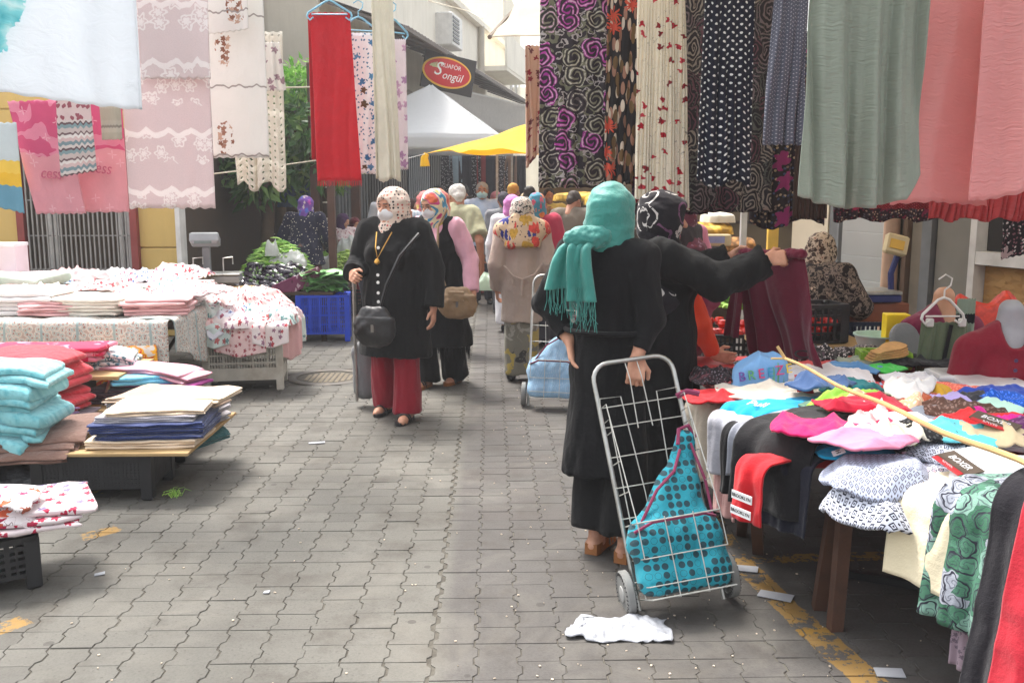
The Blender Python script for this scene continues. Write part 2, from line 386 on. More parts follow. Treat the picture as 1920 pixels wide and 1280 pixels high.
def crumple(name, at, w, d, h, mat, label=None, cat=None, group=None, rz=0., ridge=5., parent=None, flat=.55, irr=.22, tilt=(0, 0), nr=24, nt=84, overhang=0.):
    """cloth dropped in a heap: irregular outline, ridged folds"""
    _sd[0] += 1; s = _sd[0]
    t, r = np.meshgrid(np.linspace(0, 2 * np.pi, nt, endpoint=False), np.linspace(.02, 1, nr), indexing='xy')
    ct, st = np.cos(t), np.sin(t); sq = 1 / np.maximum(np.abs(ct), np.abs(st)); sq = 1 + (sq - 1) * .6
    rad = sq * (1 + irr * vn(np.stack([ct * 1.6, st * 1.6, t * 0 + s], -1), s))
    X, Yy = r * ct * rad * w / 2, r * st * rad * d / 2
    q = np.stack([X * ridge / .3 * .35, Yy * ridge / .3 * .35, X * 0 + s * 3.1], -1)
    rd = 1 - np.abs(vn(q, s)) * 1.3; rd2 = 1 - np.abs(vn(q * 2.1 + 4, s + 3)) * 1.3
    rs_ = np.random.default_rng(s); fld = 0
    wx, wy = X + .045 * vn(q * .8 + 9, s + 7), Yy + .045 * vn(q * .8 + 19, s + 8)
    for i_ in range(4):
        a_ = rs_.uniform(0, np.pi); k_ = ridge * rs_.uniform(2.6, 6.5); fld = fld + (1 - np.abs(np.sin(k_ * (wx * math.cos(a_) + wy * math.sin(a_)) + rs_.uniform(0, 6)))) ** 2.2 * rs_.uniform(.25, .6) * (.5 + .5 * vn(q * .5 + i_ * 5, s + i_))
    Z = h * np.clip(1 - r ** 3.2, 0, 1) ** flat * (.34 + .26 * rd + .12 * rd2 + .42 * np.clip(fld, -.2, 1.2))
    Z = np.where(r >= .999, -.003, Z)
    if overhang: Z = Z - overhang * np.clip(-Yy / (d / 2) - .55, 0, 1) ** 1.5
    V = np.stack([X, Yy, Z], -1).reshape(-1, 3); i, k = np.meshgrid(np.arange(nr - 1), np.arange(nt), indexing='ij'); k2 = (k + 1) % nt
    F = np.stack([i * nt + k, (i + 1) * nt + k, (i + 1) * nt + k2, i * nt + k2], -1).reshape(-1, 4)
    cap = [[kk, kk + 1, nt - 2 - kk, nt - 1 - kk] for kk in range(nt // 2 - 1)]
    me = quadmesh(name, V, np.concatenate([F, np.array(cap)]), mat, np.stack([V[:, 0], V[:, 1]], -1))
    return tag(link(name, me, parent, at, (tilt[0], tilt[1], rz)), label, cat, group)
def lay(name, at, w, d, h, mat, label=None, cat=None, group=None, rz=0., ridge=4., parent=None, irr=.12, tilt=(0, 0), thick=.006, n=52, m=40, droop=None, base=.004, dome=.5, rnd=.3):
    """cloth lying flat but rumpled, its edges free; droop = (half width, half depth, slope) of what carries it"""
    _sd[0] += 1; s = _sd[0]; rs_ = np.random.default_rng(s)
    u, v = np.meshgrid(np.linspace(-1, 1, n), np.linspace(-1, 1, m)); X, Yy = u * w / 2 * np.sqrt(1 - rnd * v * v / 2), v * d / 2 * np.sqrt(1 - rnd * u * u / 2)
    q0 = np.stack([u * 1.3, v * 1.3, u * 0 + s * 1.7], -1); X = X + irr * w * .5 * vn(q0, s); Yy = Yy + irr * d * .8 * vn(q0 + 7, s + 1)
    q = np.stack([X * 6, Yy * 6, X * 0 + s * 2.9], -1); fld = 0; wx, wy = X + .05 * vn(q * .6 + 9, s + 7), Yy + .05 * vn(q * .6 + 19, s + 8)
    for i_ in range(5):
        a_ = rs_.uniform(0, np.pi); k_ = ridge * rs_.uniform(2.5, 8.); fld = fld + (1 - np.abs(np.sin(k_ * (wx * math.cos(a_) + wy * math.sin(a_)) + rs_.uniform(0, 6)))) ** 2.6 * rs_.uniform(.2, .5) * (.5 + .5 * vn(q * .4 + i_ * 5, s + i_))
    r2 = np.clip(np.maximum(np.abs(u), np.abs(v)), 0, 1)
    Z = base + h * (dome * (1 - r2 ** 2.5) * (.55 + .45 * vn(q * .35 + 3, s + 4)) + .62 * np.clip(fld, -.1, 1.3) * (1 - .45 * r2 ** 4)) + .004 * vn(q * 3, s + 5)
    if droop is not None:
        ov = np.clip(np.abs(X) - droop[0], 0, None) + np.clip(np.abs(Yy) - droop[1], 0, None); Z = Z - droop[2] * ov
    else: Z = np.maximum(Z, .002)
    me = solid_grid(name, np.stack([X, Yy, Z], -1)[::-1], np.stack([u * w / 2, v * d / 2], -1)[::-1], mat, thick)
    return tag(link(name, me, parent, at, (tilt[0], tilt[1], rz)), label, cat, group)
def drape(name, at, w, flat, hang, mat, label=None, cat=None, group=None, rz=0., rad=.05, thick=.008, folds=2.5, amp=.012, taper=1., bottom=None, wr=.008, lift=.0, shear=0., nx=44, ny=60, out=.04, parent=None):
    """cloth lying on a table (towards +y) and hanging over its edge (towards -y); origin on the edge"""
    _sd[0] += 1; s = _sd[0]
    L = flat + rad * 1.57 + hang; u, vv = np.meshgrid(np.linspace(-.5, .5, nx), np.linspace(0, L, ny)); y = np.zeros_like(vv); z = np.zeros_like(vv)
    a = np.clip((vv - flat) / rad, 0, np.pi / 2 * .97)
    f = np.minimum(vv, flat); y = flat - f - rad * np.sin(a); z = -rad * (1 - np.cos(a)); dn = np.clip(vv - flat - rad * 1.52, 0, None)
    z = z - dn; y = y - out * dn
    k = vv / L; x = u * w * (1 + (taper - 1) * k) + shear * dn
    ph = 2 * np.pi * folds * u + s; wv = np.sin(ph + .4 * np.sin(3 * k + s)) + .4 * np.sin(2.1 * ph)
    hk = np.clip((vv - flat * .7) / (L - flat * .7), 0, 1)
    nz = wr * (vn(np.stack([u * w * 9, vv * 5, u * 0 + s], -1), s) + .6 * (1 - 2 * np.abs(vn(np.stack([u * w * 14, vv * 9, u * 0 + s], -1), s + 2))))
    d = amp * wv * hk + nz
    ny_ = -np.sin(a); nz_ = np.cos(a); y = y + d * ny_; z = z + d * nz_ + lift
    if bottom is not None: z = z - np.array([[bottom(q) for q in np.linspace(-.5, .5, nx)]]) * np.clip(dn / max(hang, .01), 0, 1) ** 2
    me = solid_grid(name, np.stack([x, y, z], -1), np.stack([u * w, -vv], -1), mat, thick)
    return tag(link(name, me, parent, at, (0, 0, rz)), label, cat, group)
def ribbon(name, path, wdir, w0, w1, mat, parent=None, fold=.01, thick=.004, n=30, m=14, nf=1.5):
    """a strip of cloth along a path"""
    path = np.array(path, float); k = np.linspace(0, len(path) - 1, n); i = np.minimum(k.astype(int), len(path) - 2); f = (k - i)[:, None]
    ctr = path[i] * (1 - f) + path[i + 1] * f
    for _ in range(3): ctr[1:-1] = (ctr[:-2] + 2 * ctr[1:-1] + ctr[2:]) / 4
    wd = np.array(wdir, float); wd /= np.linalg.norm(wd); u = np.linspace(-.5, .5, m); t = np.gradient(ctr, axis=0); t /= np.linalg.norm(t, axis=1, keepdims=True)
    nr = np.cross(t, wd); ww = np.linspace(w0, w1, n)
    pts = ctr[:, None] + wd[None, None] * (u[None, :, None] * ww[:, None, None]) + nr[:, None] * (fold * np.sin(u * 6.28 * nf + 1.))[None, :, None]
    uu, vv = np.meshgrid(u * w0, np.linspace(0, 1, n) * 2)
    return link(name, solid_grid(name, pts, np.stack([uu, -vv], -1), mat, thick), parent)
def text(s, size, mat, parent, loc, rot=(90, 0, 0), shear=0., name='lettering', ext=.0015, align='CENTER', xs=1.):
    cu = bpy.data.curves.new(name, 'FONT'); cu.body = s; cu.size = size; cu.extrude = ext; cu.align_x = align; cu.align_y = 'CENTER'; cu.shear = shear; cu.resolution_u = 3
    cu.materials.append(mat); tmp = bpy.data.objects.new(name, cu); me = bpy.data.meshes.new_from_object(tmp); me.name = name; bpy.data.objects.remove(tmp)
    if not me.materials: me.materials.append(mat)
    o = link(name, me, parent, loc, rot); o.scale.x = xs; return o
# ------------------------------------------------------------------ bodies and clothes from blended volumes
def _surf(f, lo, res):
    s = f < 0; nx, ny, nz = f.shape
    sl = [(slice(0, n - 1), slice(1, n)) for n in f.shape]
    cr = [(i, j, k) for i in (0, 1) for j in (0, 1) for k in (0, 1)]
    cnt = sum(s[sl[0][i], sl[1][j], sl[2][k]].astype(np.int8) for i, j, k in cr)
    act = (cnt > 0) & (cnt < 8); ids = np.argwhere(act); idx = np.full(act.shape, -1, np.int64); idx[act] = np.arange(len(ids))
    val = np.stack([f[ids[:, 0] + i, ids[:, 1] + j, ids[:, 2] + k] for i, j, k in cr], 1)
    acc = np.zeros((len(ids), 3)); num = np.zeros(len(ids))
    for a in range(8):
        for b in range(a + 1, 8):
            pa, pb = np.array(cr[a]), np.array(cr[b])
            if np.abs(pa - pb).sum() != 1: continue
            x = (val[:, a] < 0) != (val[:, b] < 0); t = np.where(x, val[:, a] / np.where(x, val[:, a] - val[:, b], 1), 0)
            acc += np.where(x[:, None], pa + t[:, None] * (pb - pa), 0); num += x
    V = lo + (ids + acc / num[:, None]) * res; Fs = []
    for ax in range(3):
        g = np.moveaxis(s, ax, 0); gi = np.moveaxis(idx, ax, 0)
        if ax == 1: g = g.swapaxes(1, 2); gi = gi.swapaxes(1, 2)
        a, b = g[:-1, 1:-1, 1:-1], g[1:, 1:-1, 1:-1]; e = np.argwhere(a != b)
        if not len(e): continue
        i, j, k = e[:, 0], e[:, 1] + 1, e[:, 2] + 1; fw = a[e[:, 0], e[:, 1], e[:, 2]]
        qd = np.stack([gi[i, j - 1, k - 1], gi[i, j, k - 1], gi[i, j, k], gi[i, j - 1, k]], 1)
        qd[~fw] = qd[~fw][:, ::-1]; Fs.append(qd)
    return V, np.concatenate(Fs)
def _smin(a, b, k):
    if k <= 0: return np.minimum(a, b)
    h = np.maximum(k - np.abs(a - b), 0) / k; return np.minimum(a, b) - h * h * k * .25
class Sdf:
    def __init__(s): s.p = []
    def cone(s, a, b, r1, r2, k=.03, fl=1., cap=False, sub=False):
        a, b = np.array(a, float), np.array(b, float); r = max(r1, r2); e = np.array([r, r * max(fl, .3), r]) + k
        S = np.array([1, fl, 1.])
        def fn(x, y, z):
            aa, bb = a / S, b / S; d = bb - aa; L2 = d @ d + 1e-12; px, py, pz = x - aa[0], y / fl - aa[1], z - aa[2]
            t = np.clip((px * d[0] + py * d[1] + pz * d[2]) / L2, 0, 1)
            q = np.sqrt((px - t * d[0]) ** 2 + (py - t * d[1]) ** 2 + (pz - t * d[2]) ** 2) - (r1 + (r2 - r1) * t); q = q * min(1., fl)
            if cap:
                dd = (b - a) / np.linalg.norm(b - a); q = np.maximum(q, (x - b[0]) * dd[0] + (y - b[1]) * dd[1] + (z - b[2]) * dd[2])
            return q
        s.p.append((fn, np.minimum(a, b) - e, np.maximum(a, b) + e, k, sub)); return s
    def ell(s, ct, r, k=.02, rot=None, sub=False):
        ct, r = np.array(ct, float), np.array(r, float); Rm = np.eye(3) if rot is None else np.array(rot); e = np.full(3, r.max()) if rot is not None else r
        def fn(x, y, z):
            X = [x - ct[0], y - ct[1], z - ct[2]]; p = [X[0] * Rm[0][i] + X[1] * Rm[1][i] + X[2] * Rm[2][i] for i in range(3)]
            k0 = np.sqrt(sum((p[i] / r[i]) ** 2 for i in range(3))); k1 = np.sqrt(sum((p[i] / r[i] ** 2) ** 2 for i in range(3))) + 1e-9
            return k0 * (k0 - 1) / k1
        s.p.append((fn, ct - e - k, ct + e + k, k, sub)); return s
    def plane(s, pt, n):
        pt, n = np.array(pt, float), np.array(n, float); s.p.append((lambda x, y, z: (x - pt[0]) * n[0] + (y - pt[1]) * n[1] + (z - pt[2]) * n[2], None, None, 0, 'cut')); return s
    def mesh(s, res):
        add = [p for p in s.p if p[4] is False]; lo = np.min([p[1] for p in add], 0) - 2 * res; hi = np.max([p[2] for p in add], 0) + 2 * res
        n = np.ceil((hi - lo) / res).astype(int) + 2; ax = [lo[i] + np.arange(n[i]) * res for i in range(3)]; f = np.full(n, .5)
        for fn, a, b, k, sub in s.p:
            if a is None: f = np.maximum(f, fn(ax[0][:, None, None], ax[1][None, :, None], ax[2][None, None, :])); continue
            i0 = np.clip(((a - lo) / res - 2).astype(int), 0, n); i1 = np.clip(((b - lo) / res + 3).astype(int), 0, n)
            if np.any(i1 <= i0): continue
            sl = tuple(slice(i0[i], i1[i]) for i in range(3)); d = fn(ax[0][sl[0]][:, None, None], ax[1][sl[1]][None, :, None], ax[2][sl[2]][None, None, :])
            f[sl] = _smin(f[sl], d, k) if not sub else -_smin(-f[sl], d, k)
        return _surf(f, lo, res)
def vnormals(V, F):
    a, b, d = V[F[:, 0]], V[F[:, 1]], V[F[:, 3]]; n = np.cross(b - a, d - a); o = np.zeros_like(V)
    for i in range(4): np.add.at(o, F[:, i], n)
    return o / (np.linalg.norm(o, axis=1, keepdims=True) + 1e-12)
def smooth(V, F, it=1):
    for _ in range(it):
        o = np.zeros_like(V); w = np.zeros(len(V))
        for i in range(4):
            np.add.at(o, F[:, i], V[F[:, (i + 1) % 4]]); np.add.at(w, F[:, i], 1)
        V = .5 * V + .5 * o / np.maximum(w, 1)[:, None]
    return V
def ripple(V, F, amp, freq, seed=0, mask=None):
    n = vnormals(V, F); d = amp * (vn(V * np.array(freq), seed) + .5 * vn(V * np.array(freq) * 2.2, seed + 1))
    if mask is not None: d = d * mask(V)
    return V + n * d[:, None]
def rotm(ax, deg): return np.array(Matrix.Rotation(R(deg), 3, ax))
def hand(S, w, d, nrm, side, curl, sc_=1., spread=.12):
    """palm and five fingers; d along the hand, nrm out of the palm"""
    d = np.array(d, float); d /= np.linalg.norm(d); nrm = np.array(nrm, float); nrm -= d * (nrm @ d); nrm /= np.linalg.norm(nrm); t = np.cross(d, nrm) * side
    w = np.array(w, float); kn = w + d * .082 * sc_
    for q in (-.027, -.009, .009, .027): S.cone(w + t * q * .7 * sc_ + d * .015 * sc_, kn + t * q * sc_, .0155 * sc_, .0125 * sc_, .012 * sc_)
    for q, L in ((-.029, .058), (-.0097, .071), (.0097, .078), (.029, .07)):
        p = kn + t * q * sc_; ang = curl * .8; dr = d + t * q * spread * 20 * .3
        for fr, rr in ((.45, .0092), (.31, .0082), (.24, .0074)):
            dd = dr * math.cos(ang) + nrm * math.sin(ang); dd /= np.linalg.norm(dd); e = p + dd * L * fr * sc_
            S.cone(p, e, rr * sc_, rr * .9 * sc_, .004 * sc_); p = e; ang += curl
    p = w + d * .022 * sc_ + t * .026 * sc_; a = d * .62 + t * .62 + nrm * (.25 + .25 * min(1, curl)); a /= np.linalg.norm(a)
    e = p + a * .045 * sc_; S.cone(p, e, .0135 * sc_, .0105 * sc_, .01 * sc_); a2 = d * .85 + t * .1 + nrm * (.2 + .4 * min(1, curl)); a2 /= np.linalg.norm(a2)
    S.cone(e, e + a2 * .035 * sc_, .0105 * sc_, .008 * sc_, .004 * sc_); return S
def mesh_part(name, S, res, mat, parent, M=None, rip=None, sm=1, mask=None):
    V, F = S.mesh(res); V = smooth(V, F, sm)
    if rip: V = ripple(V, F, *rip, mask=mask); V = ripple(V, F, rip[0] * .5, tuple(f * 2.3 for f in rip[1]), rip[2] + 9)
    if M is not None: V = V @ M[0].T + M[1]
    return link(name, quadmesh(name, V, F, mat), parent)
EYEW = EYED = None
def figure(at, rz, Hh, label, group=None, skin=None, wid=1., lean=0., head=(0, 0), arms=(None, None), hands=((None, .5), (None, .5)), feet=((.09, 0), (-.09, 0)), wear=(),
           hair=None, scarf=None, mask=None, shoe=None, q=1., female=True, eyes=False, bare=(False, False), hip=.86, brow=None, glasses=False, drape_='std', noarm=(False, False), sandal=None, scarf_kw=None, beard=None):
    """a person; local frame faces -y, +x is the person's left. arms: ((elbow, wrist) left, right) in metres at a height of 1.6"""
    root = empty('person', at, rz, label, 'person', group); k = Hh / 1.6
    Lr = rotm('X', lean); hipc = A(0, 0, hip)
    def up(p): return (Lr @ (np.array(p, float) - hipc) + hipc)
    shL, shR = up((.165 * wid ** .5, .01, hip + .435)), up((-.165 * wid ** .5, .01, hip + .435)); chest = up((0, -.005, hip + .32)); waist = up((0, 0, hip + .15)); pel = A(0, 0, hip); nb = up((0, .012, hip + .475)); hc = up((0, -.02, hip + .61))
    if lean > 25: hc = hc + A(0, 0, .02)
    ar = []
    for i, (sh, sg) in enumerate(((shL, 1), (shR, -1))):
        a = arms[i] or ((sg * .235 * wid ** .4, .03, hip + .165), (sg * .25 * wid ** .4, -.04, hip - .07))
        ar.append((sh, A(*a[0]), A(*a[1])))
    # ---- body: head, neck, trunk core, legs, arms and hands in one mesh
    Vs, Fs, b = [], [], 0
    def put(V, F):
        nonlocal b
        Vs.append(V * k); Fs.append(F + b); b += len(V)
    HM = Matrix.Rotation(R(head[0]), 3, 'Z') @ Matrix.Rotation(R(head[1] + lean * .35), 3, 'X'); HM = np.array(HM)
    S = Sdf(); S.ell((0, .012, .025), (.073, .092, .083), .02); S.ell((0, -.028, -.048), (.055, .058, .06), .035)
    S.cone((0, -.086, .014), (0, -.107, -.02), .008, .0145, .014); S.cone((-.033, -.078, .03), (.033, -.078, .03), .011, .011, .016)
    for sg in (-1, 1):
        S.ell((sg * .031, -.094, .008), (.019, .014, .012), .012, sub=True); S.ell((sg * .075, .012, -.002), (.009, .02, .031), .01); S.ell((sg * .04, -.06, -.025), (.024, .026, .024), .03)
        S.ell((sg * .031, -.079, .007), (.0125, .0105, .0095), .004)
    S.ell((0, -.083, -.052), (.023, .01, .006), .006); S.ell((0, -.082, -.061), (.02, .01, .006), .006); S.ell((0, -.07, -.092), (.022, .022, .018), .02)
    S.cone((0, .022, -.05), (0, .035, -.2), .052, .06, .03)
    V, F = S.mesh(.0065 * q); V = smooth(V, F, 1); put(V @ HM.T + hc, F)
    S = Sdf(); S.cone(pel, waist, .12 * wid, .1 * wid, .05, .68); S.cone(waist, chest, .1 * wid, .1 * wid, .05, .66); S.cone(chest, nb, .08 * wid ** .5, .042, .05); S.cone(shL * .8 + chest * .2, shR * .8 + chest * .2, .03, .03, .03)
    for i, (fx, fy) in enumerate(feet):
        sg = 1 if i == 0 else -1; an = A(fx, fy, .085); hp = A(sg * .085, 0, hip - .04); kn = (hp + an) / 2 + A(0, -.03 - .0 * abs(fy), 0); S.cone(hp, kn, .075, .05, .03); S.cone(kn, an, .048, .034, .02)
    V, F = S.mesh(.016 * max(1, q * .8)); put(smooth(V, F, 1), F)
    for i, (sh, el, wr) in enumerate(ar):
        if noarm[i]: continue
        S = Sdf()
        if bare[i]: S.cone(sh, el, .046, .037, .02)
        S.cone(el, wr, .037, .026, .015); hd = hands[i]; fd = (wr - el); fd /= np.linalg.norm(fd)
        d = A(*hd[0]) if hd[0] is not None else fd; sg = 1 if i == 0 else -1
        nrm = A(*hd[2]) if len(hd) > 2 else A(-sg, -.1, 0)
        hand(S, wr, d, nrm, -sg if True else sg, hd[1]); V, F = S.mesh(.005 * q); put(V, F)
    for i, (fx, fy) in enumerate(feet):
        S = Sdf(); S.cone((fx, fy + .0, .09), (fx, fy - .01, .05), .034, .034, .02); S.cone((fx, fy + .03, .04), (fx * 1.1, fy - .13, .026), .034, .03, .02); S.cone((fx * 1.1, fy - .13, .026), (fx * 1.15, fy - .165, .022), .034, .02, .015)
        V, F = S.mesh(.008 * q); put(V, F)
    Vb = np.concatenate(Vs); Fb = np.concatenate(Fs); link('body', quadmesh('body', Vb, Fb, skin), root)
    hcs = hc * k
    def hp_(S, name, mat, res=.006, rip=None, mask_=None, sm=1): return mesh_part(name, S, res * q, mat, root, (HM * k, hcs), rip, sm, mask_)
    if eyes:
        for sg in (-1, 1):
            S = Sdf(); S.ell((sg * .031, -.087, .007), (.0085, .004, .0045), .0); hp_(S, 'eye', M_eye, .0022)
            S = Sdf(); S.cone((sg * .016, -.098, .029), (sg * .048, -.088, .028), .0035, .0025, .003); hp_(S, 'eyebrow', brow or M_hair_dark, .002)
    if glasses:
        m = MB()
        for sg in (-1, 1):
            m.tube([(sg * (.033 + .022 * math.cos(a)), -.112 + .004 * abs(math.cos(a)), .004 + .016 * math.sin(a)) for a in np.linspace(0, 6.28, 14)[:-1]], .0015, 5, True); m.tube([(sg * .055, -.108, .008), (sg * .078, -.0, .01)], .0015, 5)
        m.tube([(-.011, -.114, .008), (.011, -.114, .008)], .0015, 5); o = m.obj('glasses', M_black_pl, root); o.matrix_local = Matrix.Translation(Vector(hcs)) @ Matrix((HM * k).tolist()).to_4x4()
    if hair is not None:
        S = Sdf(); S.ell((0, .02, .034), (.08, .096, .086), .01); S.cone((0, .07, -.03), (0, .06, -.055), .055, .035, .02)
        S.ell((0, -.115, -.03), (.075, .085, .085), .012, sub=True); S.ell((0, -.06, -.1), (.09, .1, .06), .01, sub=True)
        if hair[1] == 'bald': S.ell((0, -.02, .12), (.066, .1, .075), .015, sub=True)
        hp_(S, 'hair', hair[0], .007, (.004, (60, 60, 60), 3))
    if beard is not None:
        S = Sdf(); S.ell((0, -.034, -.06), (.057, .058, .052), .02); S.ell((0, -.09, -.01), (.05, .04, .045), .01, sub=True); hp_(S, 'beard', beard, .006)
    if mask is not None:
        S = Sdf(); S.ell((0, -.056, -.046), (.072, .052, .052), .02); S.cone((0, -.092, -.002), (0, -.1, -.03), .012, .018, .03); S.plane((0, -.03, 0), (0, 1, 0)); S.plane((0, 0, .006), (0, -.15, 1)); hp_(S, 'face_mask', mask, .005)
    if scarf is not None:
        kw = dict(chin=True, knot=None, cape=.16, deep=0., big=1.); kw.update(scarf_kw or {})
        g = kw['big']; S = Sdf(); S.ell((0, .022, .027), (.094 * g, .113 * g, .098 * g), .02); S.ell((0, .03, -.05), (.083 * g, .085 * g, .08 * g), .04)
        if kw['chin']: S.cone((0, .01, -.06), (0, .012, -.19), .07, .085, .09); S.ell((0, -.045, -.125), (.062, .05, .045), .03)
        if not kw['cape']: S.cone((0, .02, -.15), (0, .028, -.19), .084, .062, .05)
        if kw['cape']: S.cone((0, .02, -.16), (0, .015, -.17 - kw['cape']), .09, .09 + kw['cape'] * .75, .05, .72)
        if kw['knot'] == 'back': S.ell((0, .115, -.09), (.045, .035, .04), .03); S.cone((0, .12, -.1), (.02, .15, -.3), .03, .055, .03, .4); S.cone((0, .12, -.1), (-.03, .15, -.28), .03, .05, .03, .4)
        if kw['knot'] == 'cape_back': S.cone((0, .06, -.12), (0, .15, -.33), .09, .13, .05, .45)
        if kw['knot'] == 'front': S.cone((0, -.09, -.15), (0, -.12, -.3), .05, .03, .03, .5)
        fr = -.008 if kw['chin'] else -.03
        S.ell((0, -.115, fr), (.06, .07, .085 if kw['chin'] else .105), .014, sub=True)
        hp_(S, 'headscarf', scarf, .0075, (.0065, (10, 10, 22), int(wid * 10)), None, 1)
    # ---- clothes
    for g in wear:
        kind, mat = g['kind'], g['mat']; t = g.get('off', .014); res = g.get('res', .0115) * q; S = Sdf(); cutp = []
        if kind in ('top', 'coat', 'dress', 'vest'):
            hem = g.get('hem', hip - .06); S.cone(pel, waist, .142 * wid + t, .125 * wid + t, .06, .76); S.cone(waist, chest, .125 * wid + t, .132 * wid + t, .06, .76)
            S.cone(chest, nb, .118 * wid ** .5 + t, .058 + t * .6, .06, .8)
            if kind != 'vest': S.cone(shL, shR, .056 + t, .056 + t, .05)
            else: S.cone(shL * .62 + nb * .38, shR * .62 + nb * .38, .05 + t, .05 + t, .05)
            if female:
                for sg in (-1, 1): S.ell(chest + Lr @ A(sg * .068 * wid, -.07 * wid, -.03), A(.078, .075, .078) * wid ** .5 + t * .6, .05)
            if hem < hip:
                mid = A(0, np.mean([f[1] for f in feet]) * .6, hem); S.cone(pel, mid, .15 * wid + t, g.get('flare', .17) * wid, .08, g.get('hfl', .8), True)
            ln = g.get('sleeve', 1.)
            for i, (sh, el, wr) in enumerate(ar):
                if kind == 'vest' or noarm[i] or ln <= 0: continue
                so = g.get('soff', t); ro = g.get('cuff', .034)
                if ln >= .5:
                    S.cone(sh, el, .058 + so, .046 + so, .03); e = el + (wr - el) * ((ln - .5) * 2 - .02); S.cone(el, e, .046 + so, ro + so, .02, 1., True)
                else: S.cone(sh, sh + (el - sh) * ln * 2, .058 + so, .058 + so, .03, 1., True)
            if g.get('collar'): S.cone(nb, nb + Lr @ A(0, 0, .05), .062, .058, .01, 1., True)
            if kind == 'vest': S.ell(up((0, -.14, hip + .47)), (.1, .16, .16), .02, sub=True)
        elif kind == 'skirt':
            hem = g.get('hem', .1); S.cone(pel + A(0, 0, .06), pel, .135 * wid + t, .15 * wid + t, .05, .8); S.cone(pel, A(0, np.mean([f[1] for f in feet]) * .8, hem), .15 * wid + t, g.get('flare', .19) * wid, .06, g.get('hfl', .8), True)
        elif kind == 'trousers':
            S.cone(pel + A(0, 0, .08), pel - A(0, 0, .04), .13 * wid + t, .14 * wid + t, .05, .78); hem = g.get('hem', .05)
            for i, (fx, fy) in enumerate(feet):
                sg = 1 if i == 0 else -1; hp = A(sg * .08 * wid ** .5, 0, hip - .05); an = A(fx, fy + .01, hem); kn = (hp + an) / 2 + A(0, -.03, 0); S.cone(hp, kn, .09 * wid ** .5 + t, g.get('knee', .062) + t, .05); S.cone(kn, an, g.get('knee', .062) + t, g.get('flare', .06), .02, 1., True)
        mesh_part(g.get('name', kind), S, res, mat, root, (np.eye(3) * k, A(0, 0, 0)), (g.get('rip', .011), g.get('freq', (11, 11, 3.2)), int(at[0] * 100) % 97), 1)
    if shoe is not None:
        for i, (fx, fy) in enumerate(feet):
            S = Sdf(); S.cone((fx, fy + .035, .045), (fx * 1.1, fy - .14, .032), .042, .038, .02); S.cone((fx * 1.1, fy - .14, .03), (fx * 1.15, fy - .175, .024), .038, .022, .015); S.plane((0, 0, .004), (0, 0, -1)); S.ell((fx, fy - .02, .1), (.036, .06, .045), .01, sub=True)
            mesh_part('shoe', S, .008 * q, shoe, root, (np.eye(3) * k, A(0, 0, 0)))
    if sandal is not None:
        for i, (fx, fy) in enumerate(feet):
            m = MB(); pr = []
            for yy, ww in ((.06, .028), (.03, .036), (-.05, .034), (-.11, .043), (-.16, .038), (-.195, .014)): pr.append((yy, ww))
            Vv = []; 
            for z in (.002, sandal[2] if len(sandal) > 2 else .02):
                for yy, ww in pr: Vv += [(fx + (.1 * -yy * fx) - ww, fy + yy, z), (fx + (.1 * -yy * fx) + ww, fy + yy, z)]
            n = len(pr) * 2; Ff = []
            for j in range(len(pr) - 1):
                o = j * 2; Ff += [(o, o + 1, o + 3, o + 2), (n + o, n + o + 2, n + o + 3, n + o + 1), (o, o + 2, n + o + 2, n + o), (o + 1, n + o + 1, n + o + 3, o + 3)]
            Ff += [(0, n, n + 1, 1), (n - 2, n - 1, 2 * n - 1, 2 * n - 2)]; m.add(A(*Vv) * k if False else [tuple(np.array(v) * k) for v in Vv], Ff); so = m.obj('sandal', sandal[0], root)
            st = MB(); fxx = fx * 1.08
            for yy in (-.07, -.1): st.tube([np.array((fxx + .044 * math.cos(a), fy + yy, .012 + .055 * math.sin(a))) * k for a in np.linspace(0, math.pi, 9)], .006, 6)
            st.obj('strap', sandal[1], so, smooth=True)
    return root
# ------------------------------------------------------------------ shared materials
WHITE = c(232, 232, 232)
M_eye = hard('eye', c(40, 26, 20), .2, spec=.6, bump=0); M_hair_dark = hard('dark_hair', c(28, 24, 22), .6, scale=40)
M_black_pl = hard('black_plastic', c(38, 38, 40), .45, scale=8); M_steel = hard('galvanised_steel', c(176, 176, 172), .38, .85, .18, 14, dirt=c(96, 84, 70)); M_wire = hard('zinc_wire', c(186, 186, 180), .45, .6, .12, 30)
M_white_pl = hard('dirty_white_plastic', c(196, 192, 180), .55, scale=5, dirt=c(140, 122, 98)); M_blue_pl = hard('blue_plastic', c(36, 76, 206), .45, scale=5); M_dkblue_pl = hard('dark_blue_plastic', c(28, 38, 66), .5)
M_grey_pl = hard('grey_plastic', c(112, 114, 116), .5); M_wood = hard('brown_painted_wood', c(84, 58, 46), .7, scale=9, bump=.25, dirt=c(48, 36, 30)); M_board = hard('plywood', c(168, 140, 98), .8, scale=7, bump=.2)
M_dkwood = hard('weathered_dark_wood', c(70, 56, 44), .85, scale=7, bump=.3); M_rubber = hard('grey_rubber', c(150, 150, 148), .75); M_bamboo = hard('bamboo', c(196, 160, 108), .55, scale=14, bump=.2)
M_skin = N('skin', .55, spec=.35); _v = M_skin.co('obj'); M_skin.base(M_skin.ramp(M_skin.noise(_v, 14, 3)[0], [(.35, c(178, 126, 102)), (.65, c(204, 154, 128))])); M_skin.b.inputs['Subsurface Weight'].default_value = .08; M_skin.b.inputs['Subsurface Radius'].default_value = (.01, .005, .003); M_skin = M_skin.m
M_skin2 = hard('tanned_skin', c(164, 112, 86), .55, scale=14, bump=.02, var=.1)
